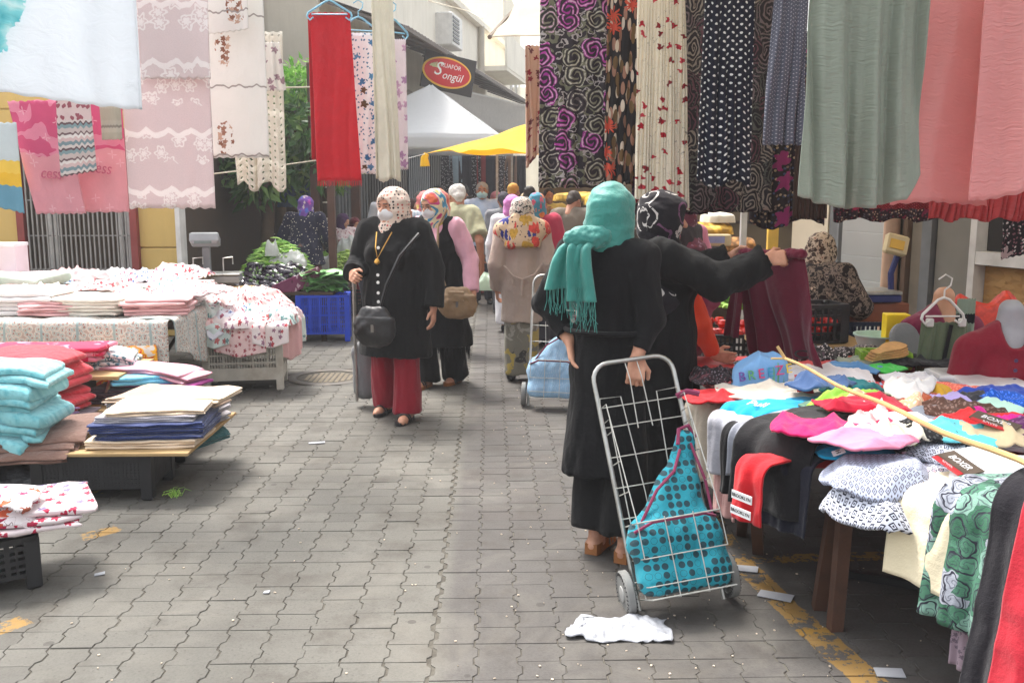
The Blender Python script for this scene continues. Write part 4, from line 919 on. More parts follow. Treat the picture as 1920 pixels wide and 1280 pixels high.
# ------------------------------------------------------------------ trees
def leaf_mat(name, c1, c2, c3):
    n = N(name, .5, spec=.35); r = n.n('ShaderNodeNewGeometry').outputs['Random Per Island']; col = n.ramp(r, [(0, c1), (.5, c2), (1, c3)]); n.base(col); n.translucent(col, .3); return n.m
M_bark = hard('bark', c(92, 76, 60), .9, scale=18, bump=.5)
def tree(loc, label, blobs, nleaf, size, mat, trunk, seed):
    r = np.random.default_rng(seed); root = empty('leafy_tree', loc, 0, label, 'tree'); m = MB(); m.tube(trunk, .11, 10, r2=.05)
    for b in blobs:
        t0 = np.array(trunk[-1]); m.tube([t0 - A(0, 0, .3), (t0 + np.array(b[0])) / 2 + A(.05, 0, .05), b[0]], .045, 7, r2=.012)
    m.obj('trunk', M_bark, root, smooth=True); tot = sum(b[1] ** 2 for b in blobs); V = []; F = []
    for (ct, rad) in blobs:
        for _ in range(int(nleaf * rad ** 2 / tot)):
            d = r.normal(size=3); d /= np.linalg.norm(d); p = np.array(ct) + d * rad * r.uniform(.45, 1.05) * A(1, .9, .8) * (1 + .25 * vn(d * 2.5 + seed, seed))
            o = d + r.normal(size=3) * .6 + A(0, -.2, -.3); o /= np.linalg.norm(o); s = np.cross(o, r.normal(size=3)); s /= np.linalg.norm(s); up = np.cross(s, o); L = size * r.uniform(.7, 1.4); w = L * .2
            b = len(V); V += [p, p + o * L * .35 + s * w + up * w * .3, p + o * L - up * L * .15, p + o * L * .35 - s * w + up * w * .3, p + o * L * .4]; F += [(b, b + 1, b + 4), (b + 1, b + 2, b + 4), (b + 4, b + 2, b + 3), (b, b + 4, b + 3)]
    me = bpy.data.meshes.new('crown'); me.from_pydata([tuple(v) for v in V], [], F); me.materials.append(mat); link('crown', me, root)
LG = leaf_mat('fresh_leaf', c(84, 140, 48), c(120, 174, 70), c(160, 200, 100)); LD = leaf_mat('loquat_leaf', c(50, 84, 40), c(76, 114, 56), c(130, 156, 88))
t1 = P(545, 330, 12.4); tree((t1[0], t1[1], 0), 'broad leaved dark green tree behind the lace tablecloth', [((-.5, .1, 2.3), .62), ((.15, 0, 2.45), .6), ((-1.2, .2, 2.1), .65), ((-.35, -.15, 1.85), .5), ((.35, .1, 1.95), .42), ((-1.8, 0, 2.4), .6)], 2600, .2, LD, [(-.3, 0, 0), (-.36, .05, .8), (-.28, 0, 1.6), (-.3, 0, 2.)], 5)
t2 = P(550, 200, 13.3); tree((t2[0], t2[1], 0), 'fresh green feathery tree top behind the red scarf', [((-.4, 0, 2.85), .55), ((.2, .1, 2.95), .55), ((-.9, 0, 2.75), .6), ((-1.5, 0, 2.9), .6)], 3400, .12, LG, [(-.2, 0, 0), (-.25, .05, 1.2), (-.15, 0, 2.4)], 9)
m = MB()
for q in (P(607, 258, 12), P(558, 322, 12), P(590, 168 + 30, 12)): m.lathe([(.004, -.03), (.03, -.01), (.03, .015), (.004, .03)], q, 8)
# ------------------------------------------------------------------ thin haze volume, added to veil the street and lift dark tones
hz = bpy.data.materials.new('haze'); hz.use_nodes = True; hz.node_tree.nodes.clear(); pv = hz.node_tree.nodes.new('ShaderNodeVolumePrincipled'); pv.inputs['Color'].default_value = (.97, .97, 1, 1); pv.inputs['Density'].default_value = .0026; pv.inputs['Anisotropy'].default_value = .3
ho = hz.node_tree.nodes.new('ShaderNodeOutputMaterial'); hz.node_tree.links.new(pv.outputs[0], ho.inputs['Volume'])
m = MB(); m.box((0, 25, 4.5), (70, 72, 11.2)); o = m.obj('haze', hz); o['kind'] = 'stuff'
# ------------------------------------------------------------------ crates
def crate(at, rz, w, d, h, mat, label, group=None, foot=.0, pitch=.032, rows=5, solid_band=0., cut=0., name='plastic_crate', cat='crate', tilt=0.):
    rt = empty(name, at, rz, label, cat, group); rt.rotation_euler.x = R(tilt); t = .012
    for (sx, sy) in ((-1, -1), (1, -1), (1, 1), (-1, 1)):
        m = MB(); m.box((sx * (w / 2 - .028), sy * (d / 2 - .028), h / 2), (.056, .056, h), bev=.01); m.obj('corner_post', mat, rt)
    def side(L, M_):
        m = MB(); n = max(2, int((L - .1) / pitch)); z0 = foot
        for i in range(n + 1): x = -L / 2 + .05 + i * (L - .1) / n; m.box(M_ @ Vector((x, 0, (h + z0) / 2)), (t * (1.6 if i % 5 == 0 else .75), t, h - z0 - .02), M=M_)
        for j in range(rows + 1): z = z0 + .012 + j * (h - z0 - .03) / rows; m.box(M_ @ Vector((0, .001, z)), (L - .06, t * .9, .012 if j % 2 else .018), M=M_)
        if solid_band: m.box(M_ @ Vector((0, -.003, z0 + solid_band / 2)), (L - .07, t, solid_band), M=M_)
        m.box(M_ @ Vector((0, 0, h - .012)), (L - .02, t * 2, .024), M=M_); return m
    for ang, L, off in ((0, w, d / 2 - .012), (180, w, d / 2 - .012), (90, d, w / 2 - .012), (270, d, w / 2 - .012)):
        Mr = Matrix.Rotation(R(ang), 3, 'Z'); m = side(L, Mr); o = Mr @ Vector((0, -off, 0)); m.V = [(v[0] + o.x, v[1] + o.y, v[2]) for v in m.V]; m.obj('side_grid', mat, rt)
    m = MB(); m.box((0, 0, foot + .015), (w - .05, d - .05, .014)); m.obj('base', mat, rt)
    return rt
# ------------------------------------------------------------------ hanging cloths, right hand rail
GR = 'clothes hanging from the right hand rail'
rose = lambda: None
def rose_mat():
    n = N('rose_print', .9, sheen=.1); v = n.co('uv'); base = c(44, 36, 42)
    d, a, q, _ = n.cell(n.map(v, 1., loc=(7, 3, 0)), 11., 1., warp=.6); col = n.mix(n.math('LESS_THAN', n.math('ABSOLUTE', n.math('SUBTRACT', d, .3)), .1), base, c(112, 112, 92))
    d2, a2, q2, _ = n.cell(n.map(v, 1., loc=(1.3, 8, 0)), 17., 1., warp=.8); col = n.mix(n.math('LESS_THAN', n.math('ABSOLUTE', n.math('SUBTRACT', d2, .28)), .06), col, c(176, 168, 166))
    d, a, q, _ = n.cell(v, 7.4, .8, warp=.3); ed = n.noise(v, 60, 2)[0]; rr = n.math('MULTIPLY_ADD', n.math('COSINE', n.math('MULTIPLY', a, 5.)), .05, .5)
    inn = n.math('LESS_THAN', d, rr); w = n.math('SINE', n.math('ADD', n.math('MULTIPLY', d, 34.), n.math('MULTIPLY', a, 2.))); st = n.math('GREATER_THAN', n.math('MULTIPLY_ADD', ed, 1.4, w), .62); hl = n.math('GREATER_THAN', n.math('MULTIPLY_ADD', ed, 1.6, w), 1.62)
    pk = n.ramp(q[0], [(0, c(176, 58, 152)), (.36, c(160, 48, 140)), (.6, c(124, 120, 100)), (.86, c(96, 84, 84))], 'CONSTANT'); lt = n.ramp(q[0], [(0, c(214, 170, 200)), (.62, c(196, 190, 176))], 'CONSTANT')
    pk = n.mix(n.math('LESS_THAN', d, .1), pk, base); rc = n.mix(st, base, pk); rc = n.mix(n.math('MULTIPLY', hl, n.math('GREATER_THAN', d, .2)), rc, lt); col = n.mix(inn, col, rc)
    return n.cloth(col, v, .08)
def leafprint():
    n = N('leaf_print', .9, sheen=.1); v = n.co('uv'); col = c(26, 22, 24)
    for i, (rot, sc_, cl, th) in enumerate(((35, (34, 9, 1), c(150, 110, 92), .2), (-40, (30, 8, 1), c(206, 192, 176), .17), (60, (26, 8, 1), c(104, 80, 48), .18))):
        o = n.vor(n.map(v, sc_, (0, 0, rot), (i * 3.1, i * 1.7, 0)), 1., .9); g = n.sep(o.outputs['Color'])[1]; col = n.mix(n.math('MULTIPLY', n.math('LESS_THAN', o.outputs['Distance'], th * 1.6), n.math('GREATER_THAN', g, .3)), col, cl)
    d, a, q, _ = n.cell(v, 7.5, .8, warp=.5); pet = n.math('LESS_THAN', d, n.math('MULTIPLY_ADD', n.math('COSINE', n.math('MULTIPLY', a, 9.)), .12, .24)); col = n.mix(n.math('MULTIPLY', pet, n.math('LESS_THAN', q[0], .45)), col, c(196, 74, 52))
    return n.cloth(col, v, .08)
def paisley(nm, dark, cols, scale=9.):
    n = N(nm, .9, sheen=.1); v = n.co('uv'); d, a, q, _ = n.cell(n.map(v, (1., .7, 1)), scale, .9, warp=.5); ph = n.math('ADD', n.math('MULTIPLY', d, 40.), a); w = n.math('SINE', ph)
    col = n.ramp(q[0], [(i / len(cols), k) for i, k in enumerate(cols)], 'CONSTANT'); line = n.math('GREATER_THAN', w, .35); col = n.mix(line, dark, col)
    f = n.vor(n.map(v, scale * 7), 1., 1.); col = n.mix(n.math('MULTIPLY', n.math('LESS_THAN', f.outputs['Distance'], .22), n.math('GREATER_THAN', d, .42)), col, cols[-1]); return n.cloth(col, v, .05)
def ditsy(nm, dark, tiny, big, sc_=40.):
    n = N(nm, .9, sheen=.1); v = n.co('uv'); f = n.vor(n.map(v, sc_), 1., 1.); col = n.mix(n.math('LESS_THAN', f.outputs['Distance'], .26), dark, n.ramp(n.sep(f.outputs['Color'])[0], [(i / len(tiny), k) for i, k in enumerate(tiny)], 'CONSTANT'))
    d, a, q, _ = n.cell(v, sc_ / 7, 1., warp=.4); k = n.math('LESS_THAN', n.math('ADD', d, n.math('MULTIPLY', n.noise(v, sc_, 2)[0], .25)), n.math('MULTIPLY_ADD', n.math('COSINE', n.math('MULTIPLY', a, 5.)), .08, .36)); col = n.mix(n.math('MULTIPLY', k, n.math('LESS_THAN', q[1], .55)), col, n.ramp(q[0], [(i / len(big), kk) for i, kk in enumerate(big)], 'CONSTANT'))
    return n.cloth(col, v, .06)
def crepe(nm, col, tr=.25, rough=.5):
    n = N(nm, rough, sheen=.25, spec=.35); v = n.co('uv'); n.base(n.mix(.5, col, n.ramp(n.noise(v, 5, 3)[0], [(.3, tuple(x * .9 for x in col[:3])), (.7, tuple(min(1, x * 1.08) for x in col[:3]))])))
    w = n.noise(n.map(v, (18, 130, 1)), 1., 3, .6, .6)[0]; n.bump(w, .8, .01); n.translucent(col, tr); return n.m
H('rose_print_skirt', 1014, 1178, -70, 352, 5.6, rose_mat(), 'dark skirt printed with large purple roses hanging at the left end of the right rail', 'skirt', GR, folds=5.5, amp=.02, noise=.006, nx=90, taper=1.03)
H('floral_blouse', 985, 1040, 85, 290, 6.6, flowers('peach_ditsy', c(206, 170, 146), [c(150, 40, 52), c(120, 60, 60)], 22, .34, 5, prob=.55, tr=.25), 'peach blouse with tiny dark red flowers hanging behind the rose print skirt', 'blouse', GR, folds=4, amp=.02, noise=.03, taper=.9, bottom=lambda u: -.05 + .22 * (u + .3))
H('leaf_print_skirt', 1140, 1225, -60, 346, 5.4, leafprint(), 'black skirt with red, brown and cream leaf print beside the rose skirt', 'skirt', GR, folds=4, amp=.018, noise=.005, taper=1.05)
H('pleated_floral_skirt', 1196, 1284, -40, 372, 5.0, flowers('cream_red_print', c(238, 230, 212), [c(190, 32, 52), c(206, 60, 76), c(150, 36, 44)], 17, .2, 3, prob=.6, warp=.7, tr=.3, line=(c(160, 152, 140), .012)), 'cream pleated skirt scattered with small red flowers', 'skirt', GR, folds=15, amp=.011, sharp=.8, nx=170, taper=1.2, shear=.03, noise=.006, bottom=lambda u: -.02 - .045 * (u + .5))
H('paisley_skirt', 1264, 1455, -40, 398, 5.25, paisley('paisley_print', c(34, 30, 34), [c(112, 98, 100), c(96, 60, 70), c(140, 130, 120), c(84, 84, 78)]), 'dark paisley skirt hanging behind the navy polka dot dress', 'skirt', GR, folds=6, amp=.02, nx=80, taper=1.08)
H('black_hem', 1185, 1330, 330, 402, 5.4, rings('maroon_hem', c(30, 22, 28), [c(70, 40, 60), c(52, 40, 48)], 12, 3.), 'dark hem of a printed skirt hanging lowest behind the cream skirt', 'skirt', GR, folds=4)
H('polka_dot_dress', 1325, 1416, -60, 345, 4.6, dots('navy_polka', c(24, 27, 44), [c(228, 228, 226)], 36, .2, 0., rot=45, tr=.05), 'navy dress with rows of small white polka dots', 'dress', GR, folds=5, amp=.022, nx=80, taper=1.16, noise=.012, bottom=lambda u: .02 * math.sin(u * 9))
H('ditsy_skirt', 1424, 1560, 60, 414, 5.35, ditsy('ditsy_magenta', c(42, 36, 40), [c(190, 170, 140), c(130, 112, 100), c(70, 80, 110)], [c(176, 40, 100), c(150, 50, 110)]), 'dark skirt crowded with magenta and beige blossoms below the grey dotted top', 'skirt', GR, folds=5, amp=.02, nx=70, taper=1.08, bottom=lambda u: -.02 + .03 * math.sin(u * 7))
H('ditsy_skirt', 1574, 1782, 200, 413, 5.2, ditsy('ditsy_wine', c(46, 30, 36), [c(178, 150, 130), c(120, 40, 60), c(90, 82, 90)], [c(160, 34, 74), c(120, 30, 60)], 60), 'wine dark flowered skirt showing below the sage green skirt', 'skirt', GR, folds=6, amp=.016, nx=80, bottom=lambda u: .012 * math.sin(u * 17))
g_ = H('dotted_dress', 1458, 1518, -60, 272, 4.2, dots('grey_pin_dot', c(92, 94, 108), [c(170, 172, 182)], 84, .18, 0., rot=45, tr=.08), 'slate grey dress with tiny pin dots left of the sage green skirt', 'dress', GR, folds=3, amp=.025, taper=1.32, shear=-.02, noise=.015)
H('pleated_brown_skirt', 1497, 1562, 150, 410, 4.75, plain('dark_brown_pleat', c(62, 44, 36), co='uv'), 'dark brown pleated skirt hanging between the flowered skirts', 'skirt', GR, folds=9, amp=.012, sharp=.6, nx=90)
H('sage_skirt', 1527, 1748, -70, 386, 3.5, crepe('sage_crepe', c(164, 174, 160), .34, .34), 'long sage green skirt with soft vertical folds and a shiny crinkle', 'skirt', GR, folds=3.4, amp=.05, nx=120, ny=70, taper=1.06, noise=.018, shear=-.012, bottom=lambda u: .035 - .045 * math.cos((u + .02) * 3.4) + (.6 * (u - .38) if u > .38 else 0), thick=.003)
H('pink_skirt', 1738, 1862, -70, 378, 3.75, crepe('salmon_crepe', c(244, 176, 174), .4, .5), 'salmon pink skirt hanging right of the sage green one', 'skirt', GR, folds=1.6, amp=.022, nx=90, taper=1.55, shear=-.012, noise=.012, bottom=lambda u: -.03 * abs(u + .1))
H('pink_skirt', 1852, 2030, -70, 362, 3.6, crepe('rose_crepe', c(245, 182, 180), .4, .5), 'paler pink skirt at the right edge overlapping the salmon one', 'skirt', GR, folds=1.8, amp=.022, nx=90, noise=.012, bottom=lambda u: .03 * math.sin(u * 4))
H('pleated_red_skirt', 1752, 1990, 250, 412, 4.3, crepe('coral_pleat', c(196, 70, 72), .25, .6), 'coral red pleated hem hanging below the pink skirts', 'skirt', GR, folds=20, amp=.012, sharp=.6, nx=160, bottom=lambda u: .01 * math.sin(u * 24))
H('dotted_red_skirt', 1640, 1790, 260, 392, 4.5, dots('red_pin_dot', c(120, 34, 44), [c(190, 90, 90)], 110, .22, 0.), 'dark red pin dotted hem between the sage and pink skirts', 'skirt', GR, folds=5)
H('black_floral_blouse', 1884, 1960, 380, 478, 5.0, ditsy('black_white_ditsy', c(30, 27, 30), [c(190, 180, 180), c(120, 80, 90)], [c(160, 140, 140)], 50), 'black top with small white flowers at the right edge', 'blouse', GR, folds=3, bottom=lambda u: .05 * u)
rail = empty('clothes_rail', (0, 0, 0), 0, 'steel clothes rail of the right stall above the hanging skirts', 'rail')
m = MB(); q0, q1 = P(1000, 20, 6.6) * A(1, 1, 0) + A(0, 0, 2.98), P(1900, 20, 3.5) * A(1, 1, 0) + A(.2, -.1, 2.42); m.tube([q0, q1], .018, 8); m.obj('bar', M_steel, rail, smooth=True)
m = MB(); m.tube([q0 * A(1, 1, 0) + A(3.4, .8, 0), q0 + A(3.4, .8, 0), q0], .018, 8).tube([q1 + A(.9, 0, 0), q1], .018, 8).tube([q1 * A(1, 1, 0) + A(.9, 0, 0), q1 + A(.9, 0, 0)], .018, 8); m.obj('support', M_steel, rail, smooth=True)
# ------------------------------------------------------------------ hanging cloths, left side
GL = 'cloths hanging above the left stall'
def quilt():
    n = N('white_quilt', .8, sheen=.2); v = n.co('uv'); q = n.xyz(v); 
    d, a, r_, _ = n.cell(v, 14., 1., warp=.5); pr = n.ramp(d, [(0, c(96, 190, 200)), (.5, c(150, 220, 224)), (.8, c(220, 240, 240))])
    kk = n.math('LESS_THAN', n.math('ADD', n.math('ADD', q[0], .17), n.math('MULTIPLY', n.math('ADD', q[1], .2), -.45)), n.math('MULTIPLY', n.noise(v, 20, 3)[0], .14))
    col = n.mix(kk, c(240, 244, 248), pr); n.base(col); w = n.noise(n.map(v, (9, 14, 1)), 1., 4, .6, 1.)[0]; b = n.bump(w, .5, .02); n.translucent(col, .4); return n.m
qo = H('white_quilt', -70, 252, -90, 188, 3.9, quilt(), 'big white quilt with a turquoise printed corner hanging above the left stall', 'quilt', GL, folds=1.6, amp=.03, nx=80, noise=.02, bottom=lambda u: .06 - .1 * (u + .5) ** .7, thick=.014)
n_ = 40; hem = MB(); hem.tube([(u * .7, -.012, -.62 - .075 + .13 * (u + .5) ** .7) for u in np.linspace(-.5, .5, 30)], .004, 5)
LP = lace('pink_lace', c(238, 218, 218), c(252, 242, 240), 11.)
H('lace_tablecloth', 216, 384, -40, 392, 4.9, LP, 'pale pink lace tablecloth hanging full length beside the white cloth', 'tablecloth', GL, folds=2, amp=.006, noise=.006, bottom=lambda u: .006 * abs(math.sin(u * 26)))
H('lace_tablecloth', 254, 386, -60, 150, 4.84, lace('pink_lace_top', c(238, 220, 219), c(252, 243, 241), 9.), 'shorter pink lace layer folded over the long pink lace cloth', 'tablecloth', GL, folds=1.5, amp=.005, bottom=lambda u: .008 * abs(math.sin(u * 26)))
def linen(nm, ctrs):
    n = N(nm, .85, sheen=.1); v = n.co('uv'); d, a, q, _ = n.cell(v, 30., 1., warp=.4); on = 0.; wob = n.math('MULTIPLY', n.noise(v, 16, 2)[0], .06)
    for (cx_, cy_) in ctrs: on = n.math('MAXIMUM', on, n.math('LESS_THAN', n.math('ADD', wob, n.vm('LENGTH', n.map(n.vm('SUBTRACT', v, (cx_, cy_, 0)), (1.2, .62, 1)))), .085))
    fl = n.math('LESS_THAN', d, n.math('MULTIPLY_ADD', n.math('COSINE', n.math('MULTIPLY', a, 5.)), .1, .4))
    fc = n.ramp(q[0], [(0, c(170, 128, 108)), (.4, c(204, 172, 152)), (.7, c(150, 104, 84))], 'CONSTANT'); base = c(234, 232, 228); y = n.xyz(n.co('uv')); zz_ = n.math('MULTIPLY', n.math('PINGPONG', y[0], .05), .3); b1 = n.math('FRACT', n.math('MULTIPLY', n.math('ADD', n.math('ADD', y[1], zz_), 10.), 2.7)); ln = n.math('LESS_THAN', n.math('ABSOLUTE', n.math('SUBTRACT', b1, .5)), .012)
    col = n.mix(n.math('MULTIPLY', on, fl), base, fc); col = n.mix(ln, col, c(168, 160, 156)); return n.cloth(col, v, .3, var=.03)
H('white_tablecloth', 384, 492, -40, 296, 5.3, linen('linen_long', ((-.085, -.84), (-.07, -.36), (.1, .0))), 'white linen tablecloth with brown embroidered roses, the longer one', 'tablecloth', GL, folds=1.5, amp=.006, noise=.005)
H('white_tablecloth', 382, 462, -50, 60, 5.2, linen('linen_short', ((.04, -.18), (.04, -.1))), 'short white linen cloth with brown roses at the top edge of the picture', 'tablecloth', GL, folds=1.2, amp=.006, bottom=lambda u: .03 * u)
H('lace_cloth', 428, 530, 60, 350, 5.7, lace('cream_crochet', c(226, 220, 208), c(240, 236, 226), 22., holes=True), 'cream crochet lace cloth hanging behind the white linen', 'tablecloth', GL, folds=4, amp=.02, taper=.9, noise=.02, bottom=lambda u: .03 * math.sin(u * 12), nx=70)
H('fringed_cloth', 480, 524, 80, 170, 5.6, flowers('mauve_trim', c(226, 220, 214), [c(170, 140, 150)], 18, .3, tr=.2), 'small cloth with a mauve edge at the top of the crochet lace', 'tablecloth', GL, folds=2, shear=.1)
def pinkprint(nm, a_, b_):
    n = N(nm, .9, sheen=.2); v = n.co('uv'); w = n.noise(n.map(v, (2.4, 2.4, 1), (0, 0, 30)), 1.6, 2, .4, 1.2)[0]; y = n.xyz(v)[1]; k = n.math('GREATER_THAN', n.math('MULTIPLY_ADD', w, .2, y), -.16)
    col = n.mix(k, a_, n.ramp(w, [(.4, b_), (.5, c(232, 150, 174)), (.6, b_)], 'CONSTANT')); d, a, q, _ = n.cell(v, 7., 1.); st = n.math('LESS_THAN', d, n.math('MULTIPLY', n.math('POWER', n.math('ABSOLUTE', n.math('COSINE', n.math('MULTIPLY', a, 2.))), 8.), .16)); col = n.mix(n.math('MULTIPLY', st, .6), col, c(250, 220, 226)); return n.cloth(col, v, .25)
pp = pinkprint('pink_towel_print', c(232, 172, 180), c(218, 100, 140)); M_ptxt = hard('faded_rose_ink', c(200, 104, 128), .8)
o = H('pink_towel', 52, 228, 188, 398, 5.0, pp, 'wide pink printed towel with faded lettering behind the striped cloth', 'towel', GL, folds=2, amp=.006, noise=.008); text('Princess', .085, M_ptxt, o, (.06, -.02, -.34), (90, 6, 0), .2, xs=.8)
o = H('pink_towel', 14, 118, 190, 408, 4.9, pinkprint('pink_towel_print_two', c(230, 164, 174), c(216, 96, 136)), 'narrow pink printed towel hanging askew in front of the wide pink one', 'towel', GL, folds=1.2, amp=.008, shear=.16, taper=.92, bottom=lambda u: .06 * (.5 - u) * 0 + .02); text('cess', .08, M_ptxt, o, (.06, -.02, -.36), (90, 4, 0), .2, xs=.8)
def bands():
    n = N('nordic_band', .9); v = n.co('uv'); q = n.xyz(v); zz_ = n.math('MULTIPLY', n.math('PINGPONG', q[0], .014), .7); t = n.math('FRACT', n.math('MULTIPLY', n.math('ADD', n.math('ADD', q[1], zz_), 3.), 8.2))
    col = n.ramp(t, [(0, c(214, 200, 196)), (.18, c(150, 172, 176)), (.32, c(120, 96, 100)), (.4, c(224, 214, 210)), (.52, c(140, 160, 166)), (.66, c(222, 196, 194)), (.8, c(236, 230, 226)), (.92, c(136, 112, 114))], 'CONSTANT'); k = n.math('GREATER_THAN', q[1], -.14)
    d, a, r_, _ = n.cell(v, 30., 1.); fl = n.mix(n.math('LESS_THAN', d, .3), c(226, 206, 204), c(170, 100, 110)); return n.cloth(n.mix(k, col, fl), v, .25)
H('striped_cloth', 104, 167, 170, 326, 4.75, bands(), 'cloth with grey blue and pink patterned bands in front of the pink towels', 'towel', GL, folds=1., amp=.006, bottom=lambda u: .03 * u, taper=1.08)
H('beige_towel', 185, 224, 180, 262, 4.85, stripes('beige_band', [(0, c(190, 180, 162)), (.5, c(202, 192, 176)), (.7, c(150, 140, 128)), (.8, c(196, 186, 170))], .12, tr=.2), 'small beige towel with a patterned border left of the pink lace', 'towel', GL, folds=1.)
def bluetowel():
    n = N('blue_towel', .9, sheen=.2); v = n.co('uv'); q = n.xyz(v); col = n.ramp(n.math('ADD', q[1], .6), [(0, c(120, 170, 192)), (.3, c(120, 170, 192)), (.301, c(240, 200, 70)), (.36, c(244, 212, 96)), (.42, c(214, 222, 224))], 'CONSTANT'); return n.cloth(col, v, .2)
H('blue_towel', -60, 30, 230, 385, 4.85, bluetowel(), 'blue towel with a yellow printed band at the left edge', 'towel', GL, folds=1.2, bottom=lambda u: -.06 * (u + .2))
def pile_cloth(nm, col, tr=.2): return plain(nm, col, co='uv', tr=tr, weave=2., sheen=.3)
rs = H('red_scarf', 581, 656, 24, 344, 7.0, pile_cloth('red_scarf_cloth', c(206, 30, 44)), 'bright red scarf hanging from a blue hanger', 'scarf', GL, folds=2.2, amp=.012, taper=1.12, shear=.03, bottom=lambda u: .02, nx=60)
H('red_scarf', 577, 622, 28, 300, 7.06, pile_cloth('red_scarf_back', c(186, 26, 40)), 'rear half of the red scarf hanging shorter behind it', 'scarf', GL, folds=1.5, amp=.01)
rng2 = random.Random(4); fr = MB()
rv_ = np.array([v.co[:] for v in rs.data.vertices]); zb_ = rv_[:, 2].min(); bb_v = rv_[rv_[:, 2] < zb_ + .05]; xb0, xb1 = bb_v[:, 0].min(), bb_v[:, 0].max()
for i in range(48):
    x = xb0 + (xb1 - xb0) * i / 47; fr.tube([(x, 0, zb_ + .012), (x + rng2.gauss(0, .004), rng2.gauss(0, .004), zb_ - .03 - rng2.random() * .012)], .0022, 4)
fr.obj('fringe', pile_cloth('red_fringe', c(200, 30, 44)), rs)
H('butterfly_cloth', 657, 708, 62, 326, 7.2, flowers('blue_flower_print', c(238, 235, 236), [c(70, 130, 180), c(100, 160, 200), c(84, 140, 186), c(120, 96, 70)], 11., .24, 5, prob=.6, warp=.5, tr=.3, second=(c(90, 130, 160), 30., .2)), 'white cloth with blue flowers beside the red scarf', 'tablecloth', GL, folds=1.4, amp=.008)
H('cream_scarf', 696, 736, -10, 338, 6.9, pile_cloth('cream_scarf_cloth', c(226, 222, 206), .3), 'long cream scarf hanging in front of the blue flowered cloth', 'scarf', GL, folds=3, amp=.02, taper=1.22, shear=.015, bottom=lambda u: .015 * math.sin(u * 9))
H('lilac_cloth', 734, 761, 74, 318, 7.1, flowers('lilac_print', c(228, 218, 222), [c(190, 150, 186), c(206, 170, 196)], 12., .32, 5, prob=.6, tr=.3), 'white cloth with lilac flowers right of the cream scarf', 'tablecloth', GL, folds=1., amp=.008)
M_hang = hard('blue_hanger_plastic', c(130, 186, 210), .35)
def hanger(px, py, Y, w, lb, rz=0, mat=None):
    p = P(px, py, Y); o = empty('clothes_hanger', p, rz, lb, 'hanger', 'blue hangers on the left'); m = MB()
    m.tube([(-w, 0, -.1), (-w * .95, 0, -.075), (-.03, 0, .0), (0, 0, .012), (.03, 0, .0), (w * .95, 0, -.075), (w, 0, -.1)], .0075, 7).tube([(-w, 0, -.1), (-w + .02, 0, -.125), (-w + .045, 0, -.105)], .006, 6).tube([(w, 0, -.1), (w - .02, 0, -.125), (w - .045, 0, -.105)], .006, 6).tube([(-w * .8, 0, -.085), (w * .8, 0, -.085)], .005, 6); m.obj('frame', mat or M_hang, o, smooth=True)
    m = MB(); m.tube([(0, 0, .01), (0, 0, .05), (.03, 0, .075), (.035, 0, .11), (0, 0, .13), (-.035, 0, .105)], .0045, 6); m.obj('hook', mat or M_hang, o, smooth=True)
hanger(617, 4, 6.98, .16, 'light blue hanger carrying the bright red scarf'); hanger(672, 35, 7.15, .14, 'light blue hanger above the blue flowered cloth', 12); hanger(735, 38, 7.05, .13, 'light blue hanger above the lilac cloth', 35)
m = MB(); q0, q1 = P(-60, 0, 3.9) * A(1, 1, 0) + A(0, 0, 2.53), P(760, 0, 7.2) * A(1, 1, 0) + A(0, 0, 3.08); m.tube([q0, q0 * .5 + q1 * .5 - A(0, 0, .08), q1], .008, 6); tag(m.obj('washing_line', hard('line_rope', c(180, 172, 160), .9)), 'rope above the left stall carrying the hanging cloths', 'rope')
# ------------------------------------------------------------------ left stall: crates, boards, tables
GC = 'black plastic crates under the left stall'
g = G(65, 1082); crate(g + A(-.22, -.1, 0), 34, .5, .34, .22, M_black_pl, 'black crate under the flowered cloth at the bottom left', GC, foot=.05)
g = G(178, 936); crate((g[0], 4.63 + .2, 0), 2, .6, .4, .24, M_black_pl, 'black crate under the folded navy and brown cloths', GC, foot=.06, pitch=.02, rows=9)
g = G(330, 850); crate((g[0] - .2, 5.5, 0), 6, .6, .4, .24, M_black_pl, 'black crate further back under the taupe cloths', GC, foot=.05)
g = T(0, 850, .25); crate((g[0] - .25, 5.2, 0), 0, .6, .4, .24, M_black_pl, 'black crate behind the black plastic bag on the left', GC, foot=.05)
ZB = .252; bx = T(362, 850, ZB)[0]
m = MB(); m.box((bx - 1.27, 5.06, ZB), (2.5, .9, .018), bev=.003); tag(m.obj('display_board', M_board), 'plywood board on low black crates holding folded cloths', 'board'); m = MB(); m.box((-3.1, 5.87, ZB + .002), (2.4, .62, .018), bev=.003); bb2 = m.obj('display_board', M_board); tag(bb2, 'second plywood board behind, under the lilac and pink cloths', 'board')
for xx_ in (-2.1, -4.1): m = MB(); m.box((xx_, 5.87, .12), (.3, .4, .24)); m.obj('support', M_dkwood, bb2)
crumple('black_plastic_bag', G(55, 915), .62, .42, .27, plain('black_bin_liner', c(24, 25, 30), .25, spec=.6, sheen=0), 'crumpled black plastic bag on the ground left of the black crate', 'bag', ridge=9)
ZB += .01
F1 = lambda px, py, z, **k: T(px, py, z)
GF = 'folded cloths on the left stall'
def at(px, py, z): return T(px, py, z)
M_brown = pile_cloth('brown_cloth', c(112, 82, 70), 0); M_navy = pile_cloth('navy_cloth', c(36, 52, 104), 0); M_ivory = pile_cloth('ivory_cloth', c(220, 198, 172), 0); M_taupe = pile_cloth('taupe_cloth', c(172, 148, 128), 0); M_gcloth = pile_cloth('cool_grey_cloth', c(168, 164, 170), 0); M_aub = pile_cloth('aubergine_cloth', c(78, 64, 76), 0)
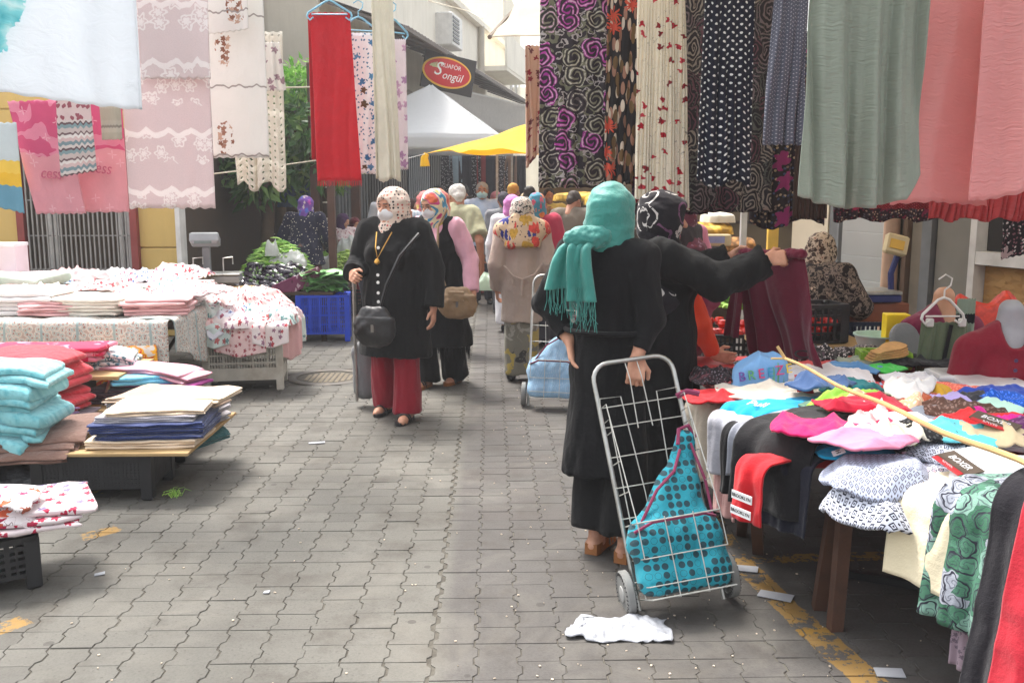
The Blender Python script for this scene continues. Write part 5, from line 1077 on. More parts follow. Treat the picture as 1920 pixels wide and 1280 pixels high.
M_lil = pile_cloth('lilac_cloth_plain', c(168, 134, 188), 0); M_teal = pile_cloth('teal_cloth', c(44, 94, 98), 0); M_pk = pile_cloth('dusty_pink_cloth', c(206, 150, 166), 0); M_sky = pile_cloth('sky_blue_towel', c(110, 186, 218), 0); M_mag = pile_cloth('magenta_cloth', c(178, 62, 150), 0)
p = at(75, 835, ZB)
for i in range(3): folded('folded_cloth', p + A(.02 * i - .06, .05 * i, .028 * i), .52 - .03 * i, .44, .032, 4, M_brown, ('brown folded cloth at the bottom of the brown pile', 'brown folded cloth in the middle of the brown pile', 'brown folded cloth on top of the brown pile')[i], 'folded cloth', GF, rz=8 + 3 * i, rag=.02, sag2=.05)
p = at(262, 842, ZB); folded('folded_cloth', p + A(0, .2, 0), .57, .42, .045, 3, M_ivory, 'ivory folded cloth at the bottom of the navy pile', 'folded cloth', GF, rz=2)
for i in range(2): folded('folded_cloth', p + A(.03 - .02 * i, .21, .045 + .04 * i), .57, .42, .042, 4, M_navy, ('navy blue folded cloth just above the ivory one', 'navy blue folded cloth under the pale grey one')[i], 'folded cloth', GF, rz=3 + i * 3, rag=.02)
folded('folded_cloth', p + A(-.0, .24, .127), .5, .4, .03, 3, M_gcloth, 'pale grey folded cloth between navy and cream cloths', 'folded cloth', GF, rz=4)
folded('folded_cloth', p + A(.05, .27, .157), .5, .42, .03, 2, M_ivory, 'cream folded cloth topping the navy pile', 'folded cloth', GF, rz=8, rag=.025)
folded('folded_cloth', p + A(.13, .5, .16), .44, .36, .03, 2, M_ivory, 'cream cloth spread at the back of the navy pile', 'folded cloth', GF, rz=-6, rag=.02)
p = A(-1.86, 5.26, ZB)
for i, (mt, t_) in enumerate(((M_teal, .04), (M_gcloth, .045), (M_gcloth, .04), (M_taupe, .035))): folded('folded_cloth', p + A(.02 * (i == 0), .03 * i - .02, .0 + sum((.04, .045, .04, .035)[:i])), .56, .42, t_, 4, mt, ('teal folded cloth drooping off the corner of the board', 'grey folded cloth under the taupe pile', 'second grey folded cloth under the taupe one', 'taupe folded cloth on top at the back of the board')[i], 'folded cloth', GF, rz=-24 + 4 * i, rag=.02, sag=.12 if i == 0 else .05)
p = at(290, 690, .45) * A(1, 1, 0); p = A(p[0] - .02, 5.85, ZB + .0)
folded('folded_cloth', p + A(.0, 0, 0), .62, .34, .1, 5, M_aub, 'aubergine folded cloths under the pink towel', 'folded cloth', GF, rz=-8); folded('folded_cloth', p + A(.12, 0, .1), .5, .3, .025, 1, M_mag, 'magenta folded cloth peeking out beside the blue towel', 'folded cloth', GF, rz=-14)
folded('folded_towel', p + A(.04, -.02, .125), .46, .28, .055, 2, M_sky, 'sky blue towel rolled over the magenta cloth', 'towel', GF, rz=18, rag=.03); folded('folded_towel', p + A(-.0, .04, .17), .66, .3, .045, 3, M_pk, 'dusty pink towel lying over the sky blue towel', 'towel', GF, rz=-14, rag=.03, sag=.04)
folded('folded_towel', at(505, 1, 1) * 0 + A(p[0] - .42, 5.25, ZB), .36, .3, .075, 6, M_lil, 'lilac folded cloth on the aubergine cloth', 'folded cloth', GF, rz=-12, rag=.03)
folded('folded_cloth', A(p[0] - .5, 5.3, ZB - .0), .7, .44, .03, 2, M_aub, 'aubergine cloth spread behind the brown pile', 'folded cloth', GF, rz=6)
M_turq = N('turquoise_towel', .95, sheen=.4); _v = M_turq.co('uv'); _d, _a, _q, __ = M_turq.cell(_v, 26., 1., warp=.8); M_turq = M_turq.cloth(M_turq.ramp(_d, [(.1, c(104, 178, 188)), (.5, c(134, 198, 204))]), _v, 0, 2.)
M_redt = pile_cloth('red_towel', c(196, 34, 52), 0)
p = T(28, 842, ZB); 
for i in range(6): folded('folded_towel', A(p[0] - .07 + .03 * ((i * 7) % 3 - 1), 4.82, ZB + .07 * i), .46, .4, .078, 2 if i % 2 else 1, M_turq, 'turquoise towel, %s in the turquoise stack' % ('lowest', 'second from the bottom', 'third from the bottom', 'third from the top', 'second from the top', 'topmost')[i], 'towel', 'turquoise towels in a stack', rz=random.gauss(-3, 5), rag=.035, sag=.035)
p = T(75, 775, ZB)
for i in range(5): folded('folded_towel', A(p[0] - .02 + .02 * (i % 2), 5.4, ZB + .078 * i), .56, .4, .085, 2, M_redt, 'red towel, %s in the red stack' % ('lowest', 'second from the bottom', 'middle one', 'second from the top', 'topmost')[i], 'towel', 'red towels in a stack', rz=random.gauss(-6, 4), rag=.03, sag=.05)
# low table with children's towels
ZL = .46; m = MB(); m.box((-3.15, 5.95, ZL - .015), (1.75, .62, .025), bev=.003); lt_ = m.obj('tabletop', M_board); t_ = empty('folding_table', (0, 0, 0), 0, 'low folding table behind the red towels', 'table'); lt_.parent = t_
for (x, y) in ((-2.35, 5.72), (-3.9, 5.72), (-2.35, 6.2), (-3.9, 6.2)):
    m = MB(); m.tube([(x - .16, y, .0), (x, y, ZL - .03)], .012, 6); m.obj('leg', M_steel, t_)
folded('folded_towel', T(205, 690, ZL) + A(-.05, .15, 0), .34, .4, .1, 4, flowers('white_teal_sprig', c(222, 222, 220), [c(110, 160, 176), c(84, 120, 130)], 40, .4, 4, prob=.8), 'white folded cloths with tiny teal sprigs on the low table', 'folded cloth', GF, rz=14, rag=.02, sag=.05)
def cartoon():
    n = N('orange_print_towel', .9, sheen=.2); v = n.co('uv'); w = n.noise(v, 9, 2, .4, 1.)[0]; return n.cloth(n.ramp(w, [(.3, c(216, 206, 196)), (.44, c(236, 170, 50)), (.52, c(210, 70, 50)), (.57, c(236, 170, 50)), (.64, c(200, 196, 198))], 'CONSTANT'), v, 0)
drape('printed_towel', T(235, 650, ZL + .05), .4, .3, .22, cartoon(), 'towel with an orange and yellow print hanging off the low table', 'towel', GF, rz=24, rad=.06)
p = T(140, 652, ZL + .08); folded('folded_towel', A(p[0], 5.85, ZL + .06), .72, .3, .1, 3, pinkprint('crimson_pink_towel', c(214, 90, 120), c(206, 44, 88)), 'crimson and pink printed towel lying across the low table', 'towel', GF, rz=3, rag=.03); folded('folded_towel', A(p[0] - .1, 5.8, ZL), .62, .3, .06, 2, flowers('blue_grey_towel', c(188, 192, 214), [c(130, 140, 180)], 12, .4), 'blue grey towel under the crimson one', 'towel', GF, rz=-2)
folded('folded_towel', A(p[0] - .62, 5.85, ZL), .5, .34, .14, 3, flowers('mixed_print_towel', c(214, 208, 200), [c(220, 150, 50), c(110, 160, 190)], 8, .4), 'white towel with yellow and blue print at the left edge', 'towel', GF, rz=5)
# tablecloth table
ZT = .68; xe = T(312, 600, ZT)[0]; M_tc = N('oriental_tablecloth', .85, sheen=.1); _v = M_tc.co('uv'); _d, _a, _q, __ = M_tc.cell(_v, 27., .7, warp=.5)
_c = M_tc.ramp(_d, [(0, c(150, 110, 104)), (.16, c(196, 190, 180)), (.3, c(148, 168, 168)), (.42, c(206, 198, 188)), (.6, c(176, 160, 150))], 'CONSTANT'); _y = M_tc.xyz(_v)[0]; _k = M_tc.math('LESS_THAN', M_tc.math('FRACT', M_tc.math('MULTIPLY', _y, 4.)), .07); M_tc = M_tc.cloth(M_tc.mix(_k, _c, c(150, 168, 168)), _v, 0)
tb = empty('stall_table', (0, 0, 0), 0, 'long trestle table at the back of the left stall', 'table'); m = MB(); m.box((xe - 1.9, 7.85, ZT - .02), (3.75, 2.6, .03)); m.obj('tabletop', M_board, tb)
for (x, y) in ((xe - .2, 6.7), (xe - 3.5, 6.7), (xe - .2, 8.9), (xe - 3.5, 8.9)):
    m = MB(); m.bar((x, y, 0), (x, y, ZT - .035), .05); m.obj('leg', M_dkwood, tb)
for (x, y) in ((xe - .1, 7.0),):
    m = MB(); m.bar((x - .3, y, 0.02), (x + .1, y, ZT - .05), .022).bar((x + .1, y + .05, .02), (x - .3, y + .05, ZT - .05), .022); m.obj('cross_leg', M_dkwood, tb)
drape('tablecloth', (xe - 1.85, 6.52, ZT), 3.75, 1.4, .36, M_tc, 'patterned tablecloth in grey blue and rust hanging over the stall table front', 'tablecloth', rad=.03, folds=9, amp=.014, nx=120)
drape('tablecloth', (xe + .02, 7.3, ZT + .004), 1.5, .3, .3, M_tc, 'end of the patterned tablecloth hanging at the table corner', 'tablecloth', rz=90, rad=.03, folds=4, amp=.02, bottom=lambda u: .1 * math.cos(u * 6))
def print_small(nm, base, cols, sc_=26): return flowers(nm, base, cols, sc_, .34, 5, prob=.6, warp=.3)
PR = [print_small('white_red_print', c(226, 214, 212), [c(180, 70, 80), c(150, 110, 130)]), print_small('blush_print', c(226, 196, 194), [c(170, 80, 90), c(206, 150, 150)], 34), print_small('white_blue_print', c(214, 216, 224), [c(100, 120, 170), c(160, 90, 110)], 30), print_small('mint_print', c(204, 220, 216), [c(110, 150, 150), c(190, 110, 110)], 22), stripes('zigzag_pink', [(0, c(222, 204, 204)), (.6, c(170, 90, 110)), (.75, c(226, 214, 212))], .07, jag=.25), plain('off_white_cloth', c(226, 220, 208), co='uv'), plain('blush_cloth', c(222, 176, 176), co='uv'), plain('white_cotton', c(228, 224, 222), co='uv')]
GT = 'folded linens on the left stall table'
rows = [(600, 6.72, [(30, 130, .17, 7, 'white folded linens at the left end of the front row'), (75, 90, .1, 6, 'small pink folded linen beside the white linens'), (163, 135, .13, 5, 'off white folded linen pile in the front row'), (285, 120, .12, 6, 'pink folded linen pile at the tablecloth corner')]),
        (572, 7.3, [(20, 130, .13, 1, 'blush printed linen pile behind the white linens'), (110, 110, .1, 7, 'white linen with a soft border in the second row'), (205, 120, .1, 5, 'cream linen pile in the second row'), (300, 130, .09, 7, 'white linen pile near the right end of the second row')]),
        (548, 8.1, [(60, 120, .12, 2, 'white blue printed linen in the third row'), (150, 110, .1, 3, 'mint printed linen in the third row'), (240, 120, .1, 0, 'red sprigged linen in the third row'), (330, 100, .1, 4, 'zigzag striped linen in the third row')]),
        (532, 8.7, [(110, 110, .12, 7, 'white linen pile in the last row by the seller'), (200, 110, .12, 3, 'mint flowered linen in the last row'), (290, 110, .12, 0, 'red flowered linen pile in the last row')])]
for py, Y_, its in rows:
    for (px, wpx, h_, mi, lb) in its:
        q = P(px, py, Y_); folded('folded_linen', (q[0], Y_ + .22, ZT + .008), wpx / FPX * Y_ * 1.02, .48, h_, 5, PR[mi], lb, 'linen', GT, rz=random.gauss(0, 5), rag=.03)
crumple('printed_linen', P(230, 545, 7.8) * A(1, 1, 0) + A(0, 0, ZT), .6, .4, .16, PR[6], 'loose blush cloth thrown over the second row of linens', 'linen', GT)
crumple('printed_linen', P(120, 560, 7.5) * A(1, 1, 0) + A(0, 0, ZT), .6, .4, .15, flowers('yellow_fade', c(228, 222, 212), [c(224, 190, 130)], 6, .42), 'loose white cloth with a faded yellow flower in the second row', 'linen', GT)
folded('folded_towel', P(30, 545, 8.0) * A(1, 1, 0) + A(0, 0, ZT), .75, .5, .2, 2, plain('sage_towel', c(168, 178, 164), co='uv'), 'sage green towel at the left end of the stall table', 'towel', GT, rz=-10)
for px, py, Y_, w_, d_, h_, lb in ((12, 500, 8.6, .28, .3, .42, 'tall pale pink cardboard box at the left edge'), (55, 530, 8.5, .44, .3, .16, 'low white and pink box beside the tall pink one')):
    q = P(px, py, Y_); b_ = empty('cardboard_box', (q[0], q[1], ZT), 6, lb, 'box'); m = MB(); m.box((0, 0, h_ / 2), (w_, d_, h_), bev=.006); m.obj('carton', hard('pink_carton', c(224, 204, 210), .6, var=.05), b_); m = MB(); m.box((0, -.0, h_ + .004), (w_ + .014, d_ + .014, .03), bev=.004); m.obj('lid', hard('white_lid', c(232, 222, 226), .6), b_)
crumple('plastic_sheet', P(145, 523, 8.9) * A(1, 1, 0) + A(0, 0, ZT + .03), .55, .4, .17, hard('clear_film', c(206, 206, 212), .2, spec=.7), 'bundle in clear plastic film before the seller', 'package', ridge=9)
# heap of printed tops on the white crate
g = G(450, 738); crate((-2.0, 7.55, 0), 8, .62, .44, .5, M_white_pl, 'big white plastic crate holding the heap of printed tops', 'plastic crates', foot=.09, pitch=.022, rows=6, solid_band=.1)
m = MB(); m.box((-2.28, 7.85, .515), (1.15, 1.1, .02)); tag(m.obj('display_board', M_board), 'thin board on the white crate under the printed tops', 'board')
m = MB(); m.box((-.25, -.232, .14), (.3, .006, .06)); 
GH = 'printed tops heaped on the white crate'
hp = [(430, 548, 8.0, .9, .7, .3, 0, 'white and red printed top at the crown of the heap'), (470, 560, 7.75, .6, .5, .26, 1, 'blush printed top on the right crown of the heap'), (385, 572, 7.7, .6, .5, .2, 2, 'blue printed top at the left of the heap'), (430, 588, 7.55, .55, .42, .2, 4, 'zigzag striped top in the middle of the heap'), (500, 585, 7.6, .5, .42, .2, 3, 'mint printed top low on the right of the heap'), (460, 605, 7.4, .55, .4, .14, 0, 'red sprigged top near the front edge of the heap'), (395, 605, 7.45, .5, .4, .12, 1, 'small blush top at the front left of the heap'), (508, 562, 7.9, .42, .4, .22, 4, 'zigzag white top at the far right of the heap')]
for (px, py, Y_, w_, d_, h_, mi, lb) in hp:
    q = P(px, py, Y_); z_ = max(.53, q[2] - h_ * .75); crumple('printed_blouse', (q[0], Y_, z_), w_, d_, h_ + (z_ - .53) * .3, PR[mi], lb, 'blouse', GH, rz=random.uniform(-40, 40), ridge=6.5, irr=.3)
crumple('printed_blouse', (-2.2, 7.85, .525), 1.15, 1.0, .26, PR[1], 'blush sprigged blouses forming the bottom of the heap', 'blouse', GH, ridge=7, flat=.35)
for px, w_, hg, mi, rz_, lb in ((405, .3, .1, 3, 2, 'mint bordered top drooping over the front of the white crate'), (455, .42, .17, 1, -6, 'blush top with a corner hanging over the white crate'), (510, .28, .1, 0, 8, 'red sprigged top hanging over the right front of the white crate')):
    q = P(px, 640, 7.3); drape('printed_blouse', (q[0], 7.28, .56), w_, .25, hg, PR[mi], lb, 'blouse', GH, rz=rz_, rad=.05, folds=1.5, amp=.015, bottom=lambda u: .09 * (.5 - abs(u)))
drape('printed_blouse', (-1.7, 7.6, .56), .4, .25, .22, PR[6], 'plain blush top hanging down the right side of the white crate', 'blouse', GH, rz=72, rad=.06, folds=2, amp=.02, bottom=lambda u: .14 * (.5 - abs(u)))
drape('printed_blouse', (-1.7, 7.9, .55), .34, .3, .18, PR[3], 'mint printed top hanging beside the plain blush one', 'blouse', GH, rz=80, rad=.06, folds=2, amp=.02)
# flowered cloth on the first crate
g = G(65, 1082); FLW = flowers('swirl_flower_print', c(226, 218, 220), [c(196, 90, 60), c(190, 50, 90), c(150, 80, 60)], 17., .3, 5, prob=.5, line=(c(120, 90, 90), .03), warp=.8)
q = T(40, 985, .26)
folded('folded_cloth', q + A(-.16, .1, -.02), .7, .46, .07, 3, print_small('crimson_white_print', c(210, 196, 198), [c(170, 40, 70), c(120, 110, 140)], 20), 'white and crimson folded cloths inside the flowered pile', 'folded cloth', GF, rz=24, rag=.03)
lay('flowered_cloth', q + A(-.3, .06, .05), .66, .42, .07, FLW, 'white cloth with orange and pink flowers draped on the nearest left crate', 'tablecloth', GF, rz=20, ridge=2.6, droop=(.26, .15, .6), thick=.008, irr=.16)
lay('flowered_cloth', q + A(-.28, .12, .09), .68, .26, .06, FLW, 'second layer of the white flowered cloth with a pointed corner', 'tablecloth', GF, rz=-14, ridge=2.6, droop=(.3, .14, .6), thick=.008, irr=.2)
drape('flowered_cloth', q + A(-.3, -.16, .04), .3, .26, .05, FLW, 'front corner of a white flowered cloth hanging over the black crate', 'tablecloth', GF, rz=20, rad=.05, bottom=lambda u: .12 * (.5 - abs(u - .2)))
drape('brown_flowered_cloth', q + A(-.3, -.2, .0), .3, .2, .1, flowers('brown_flower', c(196, 176, 166), [c(120, 70, 50), c(190, 60, 80)], 11, .4), 'brown flowered cloth hanging lowest on the nearest left crate', 'tablecloth', GF, rz=20, rad=.04)

for i, (px, py, Y_, w_, d_, mi, lb) in enumerate(((250, 590, 7.0, .5, .34, 0, 'loose red sprigged cloth over the pink pile at the table corner'), (60, 585, 6.9, .5, .3, 5, 'loose off white cloth over the white piles at the left'), (170, 566, 7.4, .55, .34, 1, 'rumpled blush sprigged cloth in the middle of the linens'), (320, 560, 7.6, .5, .4, 3, 'rumpled mint printed cloth at the right end of the linens'), (250, 545, 8.2, .6, .4, 2, 'rumpled blue sprigged cloth far back on the linens'), (120, 540, 8.4, .55, .4, 6, 'rumpled plain blush cloth far back on the left'), (330, 536, 8.7, .6, .4, 0, 'rumpled red sprigged cloth at the back right of the linens'), (180, 532, 8.8, .6, .4, 7, 'rumpled white cotton at the back of the linens'), (345, 580, 7.2, .5, .4, 4, 'zigzag striped cloth sliding off the linens toward the heap'))):
    q = P(px, py, Y_); lay('rumpled_linen', (q[0], Y_ + .2, ZT + .1), w_, d_, .17, PR[mi], lb, 'linen', GT, rz=random.uniform(-30, 30), ridge=4.2, irr=.2)
for i, (px, py, Y_, w_, d_, mi, rz_, lb) in enumerate(((410, 560, 7.8, .6, .5, 0, 20, 'red sprigged blouse spread over the left of the heap'), (470, 550, 7.8, .6, .5, 1, -30, 'blush sprigged blouse spread over the top of the heap'), (440, 590, 7.5, .5, .4, 2, 40, 'blue sprigged blouse lying on the front slope of the heap'), (500, 590, 7.55, .45, .4, 4, -15, 'zigzag blouse lying on the right slope of the heap'), (390, 600, 7.45, .45, .35, 3, 10, 'mint blouse lying low on the left slope of the heap'))):
    q = P(px, py, Y_); lay('printed_blouse', (q[0], Y_, max(.62, q[2] - .03)), w_, d_, .13, PR[mi], lb, 'blouse', GH, rz=rz_, ridge=4., irr=.25, droop=(.16, .12, .7), tilt=(14, 0))
# ------------------------------------------------------------------ vegetables on the left
def heap_tubes(name, ctr, w, d, h, n, L, r_, mat, label, cat, seed=1, curve=.3, z0=0.):
    r = np.random.default_rng(seed); V = []; F = []
    for i in range(n):
        a, q = r.uniform(0, 6.28), math.sqrt(r.uniform(0, 1)); x, y = q * math.cos(a) * w / 2, q * math.sin(a) * d / 2; z = h * max(0, 1 - q ** 1.6) * r.uniform(.75, 1.02) + .01 + z0
        t = r.uniform(0, 6.28); dr = A(math.cos(t), math.sin(t), r.uniform(-.25, .25)); s = np.cross(dr, (0, 0, 1)); s /= np.linalg.norm(s); u = np.cross(s, dr); b = len(V); LL = L * r.uniform(.7, 1.2)
        for k in range(4):
            f = k / 3 - .5; p = A(x, y, z) + dr * f * LL + s * curve * LL * (f * f * 2) - A(0, 0, 1) * f * f * LL * .25; rr = r_ * (.35 if k in (0, 3) else 1)
            for g_ in range(4): V.append(p + (s * math.cos(g_ * 1.571) + u * math.sin(g_ * 1.571)) * rr)
        for k in range(3):
            for g_ in range(4): F.append((b + k * 4 + g_, b + k * 4 + (g_ + 1) % 4, b + k * 4 + 4 + (g_ + 1) % 4, b + k * 4 + 4 + g_))
    o = link(name, quadmesh(name, np.array(V), np.array(F), mat), None, ctr); tag(o, label, cat); o['kind'] = 'stuff'; return o
def veg_mat(nm, a, b, c3, rough=.45):
    n = N(nm, rough, spec=.4); r = n.n('ShaderNodeNewGeometry').outputs['Random Per Island']; n.base(n.ramp(r, [(0, a), (.5, b), (1, c3)])); return n.m
M_bean = veg_mat('green_bean', c(100, 156, 50), c(140, 190, 74), c(180, 214, 110)); M_lett = veg_mat('lettuce', c(130, 168, 70), c(166, 196, 92), c(196, 214, 130)); M_dkleaf = veg_mat('collard_leaf', c(54, 104, 50), c(78, 134, 64), c(112, 160, 88)); M_egg = hard('aubergine_skin', c(34, 24, 38), .22, spec=.6, var=.3); M_estem = hard('aubergine_stem', c(84, 110, 62), .6)
vt = empty('vegetable_stand', (0, 0, 0), 0, 'stand of boards under the beans and aubergines', 'stand'); q = P(505, 540, 10.1); m = MB(); m.box((q[0] + .05, 10.7, .52), (1.35, 1.7, .03)); m.obj('tabletop', M_dkwood, vt)
for sx in (-.55, .6):
    for y in (9.95, 11.4): m = MB(); m.bar((q[0] + sx, y, 0), (q[0] + sx, y, .5), .05); m.obj('leg', M_dkwood, vt)
bq = P(522, 530, 11.0); heap_tubes('green_beans', (bq[0], 11.0, .54), .95, .8, .5, 900, .15, .008, M_bean, 'high heap of green beans behind the aubergines', 'beans', 2)
eq = P(507, 540, 10.1); em_ = MB(); em_.tube([(0, 0, -.085), (0, 0, -.06), (.002, 0, -.02), (.006, 0, .03), (.008, 0, .07), (.008, 0, .085)], .022, 8)
ev = np.array(em_.V); rad = {0: .5, 1: 1.35, 2: 1.5, 3: 1.25, 4: .9, 5: .45}; ctrs = [ev[i * 8:(i + 1) * 8].mean(0) for i in range(6)]
em_.V = [tuple(ctrs[i // 8] + (ev[i] - ctrs[i // 8]) * rad[i // 8]) for i in range(48)]; eme = em_.mesh('aubergine', M_egg, True)
stm = MB(); stm.lathe([(.019, .07), (.02, .08), (.008, .094), (.006, .125)], n=7); sme = stm.mesh('stem', M_estem, True)
r_ = random.Random(5); k = 0
for row in range(6):
    for j in range(9):
        x = eq[0] + (j - 4) * .075 + r_.gauss(0, .012); y = 9.98 + row * .09; z = .58 + row * .035 + .02 * math.sin(j * 1.3) + r_.random() * .015
        o = link('aubergine', eme, None, (x, y, z), (0, 0, 0)); o.rotation_euler = (R(r_.gauss(24, 10)), R(r_.gauss(98, 8)), R(r_.gauss(-25, 30))); tag(o, 'glossy dark aubergine heaped with others beside the printed tray edge', 'aubergine', 'aubergines heaped on the vegetable stand'); link('stem', sme, o)
tr_ = MB(); pa, pb = P(515, 548, 9.85), P(602, 512, 9.95); tr_.bar(pa, pb, .03, .15); tag(tr_.obj('tray_edge', flowers('purple_ring_print', c(120, 60, 90), [c(196, 170, 180), c(90, 40, 70)], 14, .36, 4, co='obj', prob=.9)), 'tray edge covered in purple ring print beside the aubergines', 'tray')
crumple('plastic_bag', P(540, 512, 10.9) * A(1, 1, 0) + A(0, 0, .74), .42, .3, .22, plain('white_bag_film', c(216, 218, 214), .35, tr=.4, spec=.5, sheen=0), 'white plastic bags lying on the bean heap', 'bag', ridge=8)
crumple('plastic_bag', P(505, 470, 11.0) * A(1, 1, 0) + A(.08, -.2, .86), .16, .12, .2, plain('white_bag_film', c(216, 218, 214)), 'small white bag standing in the bean heap', 'bag', ridge=9)
cq = G(612, 640); crate((cq[0] - .04, 10.05, 0), 6, .56, .4, .5, M_blue_pl, 'bright blue plastic crate with bundled greens on top', 'plastic crates', foot=.08, pitch=.02, rows=4)
gb = empty('greens_bundle', (cq[0] - .02, 10.02, .51), 0, 'flat bundles of dark green leaves on the blue crate', 'greens'); rr_ = np.random.default_rng(3)
lm = []
for i in range(4):
    u, v = np.meshgrid(np.linspace(-.5, .5, 7), np.linspace(0, 1, 9)); wdt = np.sin(np.clip(v, .04, .97) * np.pi) ** .6; pts = np.stack([u * .17 * wdt, (v - .5) * .3, .025 * np.sin(v * 3) + .04 * np.abs(u) + .012 * vn(np.stack([u * 5, v * 6, u * 0 + i], -1), i)], -1); lm.append(solid_grid('leaf', pts, np.stack([u, v], -1), M_dkleaf, .003))
for i in range(64):
    z = .006 + i * .0030; rad = .16 * (1 - (i / 64) ** 3 * .4); a = rr_.uniform(0, 6.28); link('leaf', lm[i % 4], gb, (rr_.uniform(-.14, .14) * 1.1, rr_.uniform(-.1, .1), z), (rr_.normal(0, 9), rr_.normal(0, 9), rr_.uniform(0, 360)))
v2 = empty('vegetable_table', (0, 0, 0), 0, 'wooden fronted table of lettuce and greens behind the blue crate', 'table'); q = P(640, 505, 12.2); m = MB(); m.box((q[0] + .1, 12.5, .55), (1.1, .9, .03)).box((q[0] + .1, 12.05, .51), (1.1, .03, .12)); m.obj('tabletop', M_dkwood, v2)
for sx in (-.4, .55): m = MB(); m.bar((q[0] + sx, 12.2, 0), (q[0] + sx, 12.2, .52), .05); m.obj('leg', M_dkwood, v2)
crate((q[0] + .3, 12.25, 0), 0, .6, .4, .3, M_black_pl, 'black crate under the lettuce table', 'crates in the background', foot=.03)
heap_tubes('lettuce', (q[0] + .08, 12.4, .56), .95, .7, .26, 700, .12, .012, M_lett, 'pale green lettuce heaped on the wooden fronted table', 'lettuce', 3); heap_tubes('green_beans', (q[0] - .12, 12.6, .6), .6, .5, .26, 400, .14, .008, M_bean, 'green beans heaped at the back of the lettuce table', 'beans', 4)
heap_tubes('lettuce', P(690, 490, 13.2) * A(1, 1, 0) + A(0, 0, .7), .7, .6, .24, 300, .12, .012, M_lett, 'pale lettuce behind the striped shirt man', 'lettuce', 5)
for px, py, Y_, s_, lb in ((652, 455, 12.6, .36, 'big white plastic sack between the seated women'), (673, 462, 13., .3, 'small white sack right of the big one'), (607, 480, 12., .26, 'white bag hanging behind the speckled blouse woman')):
    q = P(px, py, Y_); crumple('plastic_sack', (q[0], Y_, q[2] - s_ * .6), s_, s_ * .8, s_ * 1.1, plain('white_bag_film', c(216, 218, 214)), lb, 'sack', ridge=6, flat=.4)
# market scale on the left table
sq = P(388, 520, 9.15); s1 = empty('market_scale', (sq[0], 9.15, ZT), 8, 'grey market scale with a tilted display at the back of the left stall', 'scale'); M_sc = hard('scale_grey', c(132, 134, 136), .45)
m = MB(); m.box((.12, 0, .06), (.4, .3, .07), bev=.01); m.obj('base', M_sc, s1); m = MB(); m.box((.12, 0, .11), (.42, .32, .02), bev=.008); m.obj('plate', M_steel, s1); m = MB(); m.box((0, .05, .22), (.07, .07, .3), bev=.01); m.obj('column', M_grey_pl, s1)
m = MB(); m.box((0, .0, .44), (.27, .14, .11), M=Matrix.Rotation(R(-25), 3, 'X'), bev=.02); hd = m.obj('display', M_sc, s1); m = MB(); m.box((-.01, -.07, .43), (.16, .012, .05), M=Matrix.Rotation(R(-25), 3, 'X')); m.obj('screen', hard('lcd', c(92, 100, 96), .3), hd)
for sx in (-.12, .16): m = MB(); m.tube([(sx, 0, .12), (sx, 0, .26), (sx + .09, 0, .27), (sx + .09, 0, .2)], .008, 6); m.obj('hook_rod', M_steel, s1, smooth=True)
# ------------------------------------------------------------------ right stall table
ZR = .62; E0 = A(1.19, 3.12, 0); dE = A(.245, -.52, 0); dE /= np.linalg.norm(dE); RZ_E = math.degrees(math.atan2(-dE[1], -dE[0])) - 180 + 180
tB = empty('trestle_table', (0, 0, 0), 0, 'nearer trestle table of the right clothes stall, red cloth showing at its edge', 'table'); M_redcl = plain('red_oilcloth', c(178, 46, 50), .5, co='obj', sheen=0)
m = MB(); ex = A(-dE[1], dE[0], 0) * 1.0; ex = A(dE[1] * -1, dE[0], 0); q = [E0, E0 + dE * 1.5, E0 + dE * 1.5 + ex * 1.6, E0 + ex * 1.6]; m.add([(p[0], p[1], z) for z in (ZR - .05, ZR - .02) for p in q], [(3, 2, 1, 0), (4, 5, 6, 7), (0, 1, 5, 4), (1, 2, 6, 5), (2, 3, 7, 6), (3, 0, 4, 7)]); m.obj('tabletop', M_redcl, tB)
g1, g2 = G(1535, 1140), G(1565, 1180)
for g, tx in ((g1, (1575, 890, .58)), (g2, (1590, 895, .58))):
    t = T(*tx); m = MB(); m.bar(g + A(0, 0, .0), A(t[0], t[1], .585), .045, .045); m.obj('leg', M_wood, tB)
for (x, y) in ((2.1, 3.2), (2.4, 2.4)): m = MB(); m.bar((x, y, 0), (x, y, .58), .045); m.obj('leg', M_wood, tB)
tA = empty('trestle_table', (0, 0, 0), 0, 'further trestle table of the right clothes stall beside the two women in black', 'table')
m = MB(); m.box((2.05, 4.35, ZR - .035), (1.9, 2.2, .03)); m.obj('tabletop', M_redcl, tA)
for g, tx in ((G(1390, 1000), (1404, 850, .58)), (G(1422, 1035), (1412, 855, .58))):
    t = T(*tx); m = MB(); m.bar(g, A(t[0], t[1], .585), .045); m.obj('leg', M_wood, tA)
for (x, y) in ((1.3, 5.2), (2.6, 5.2), (2.5, 3.5)): m = MB(); m.bar((x, y, 0), (x, y, .58), .045); m.obj('leg', M_wood, tA)
m = MB(); a_, b_ = G(1585, 1082), G(1800, 1120); m.bar(a_ + A(0, 0, .02), b_ + A(0, 0, .02), .03); tag(m.obj('black_bar', M_black_pl), 'black plastic bar lying on the ground under the nearer table', 'bar')
rE = math.degrees(math.atan2(dE[1], dE[0]))           # edge direction; hang side is to the street
GD = 'garments hanging over the right table edge'
def edge(px, py=900):
    """distance along the near table's street edge under this pixel column"""
    d = ray(px, py); s = np.linalg.solve(np.array([[d[0], -dE[0]], [d[1], -dE[1]]]), E0[:2])[1]; return s
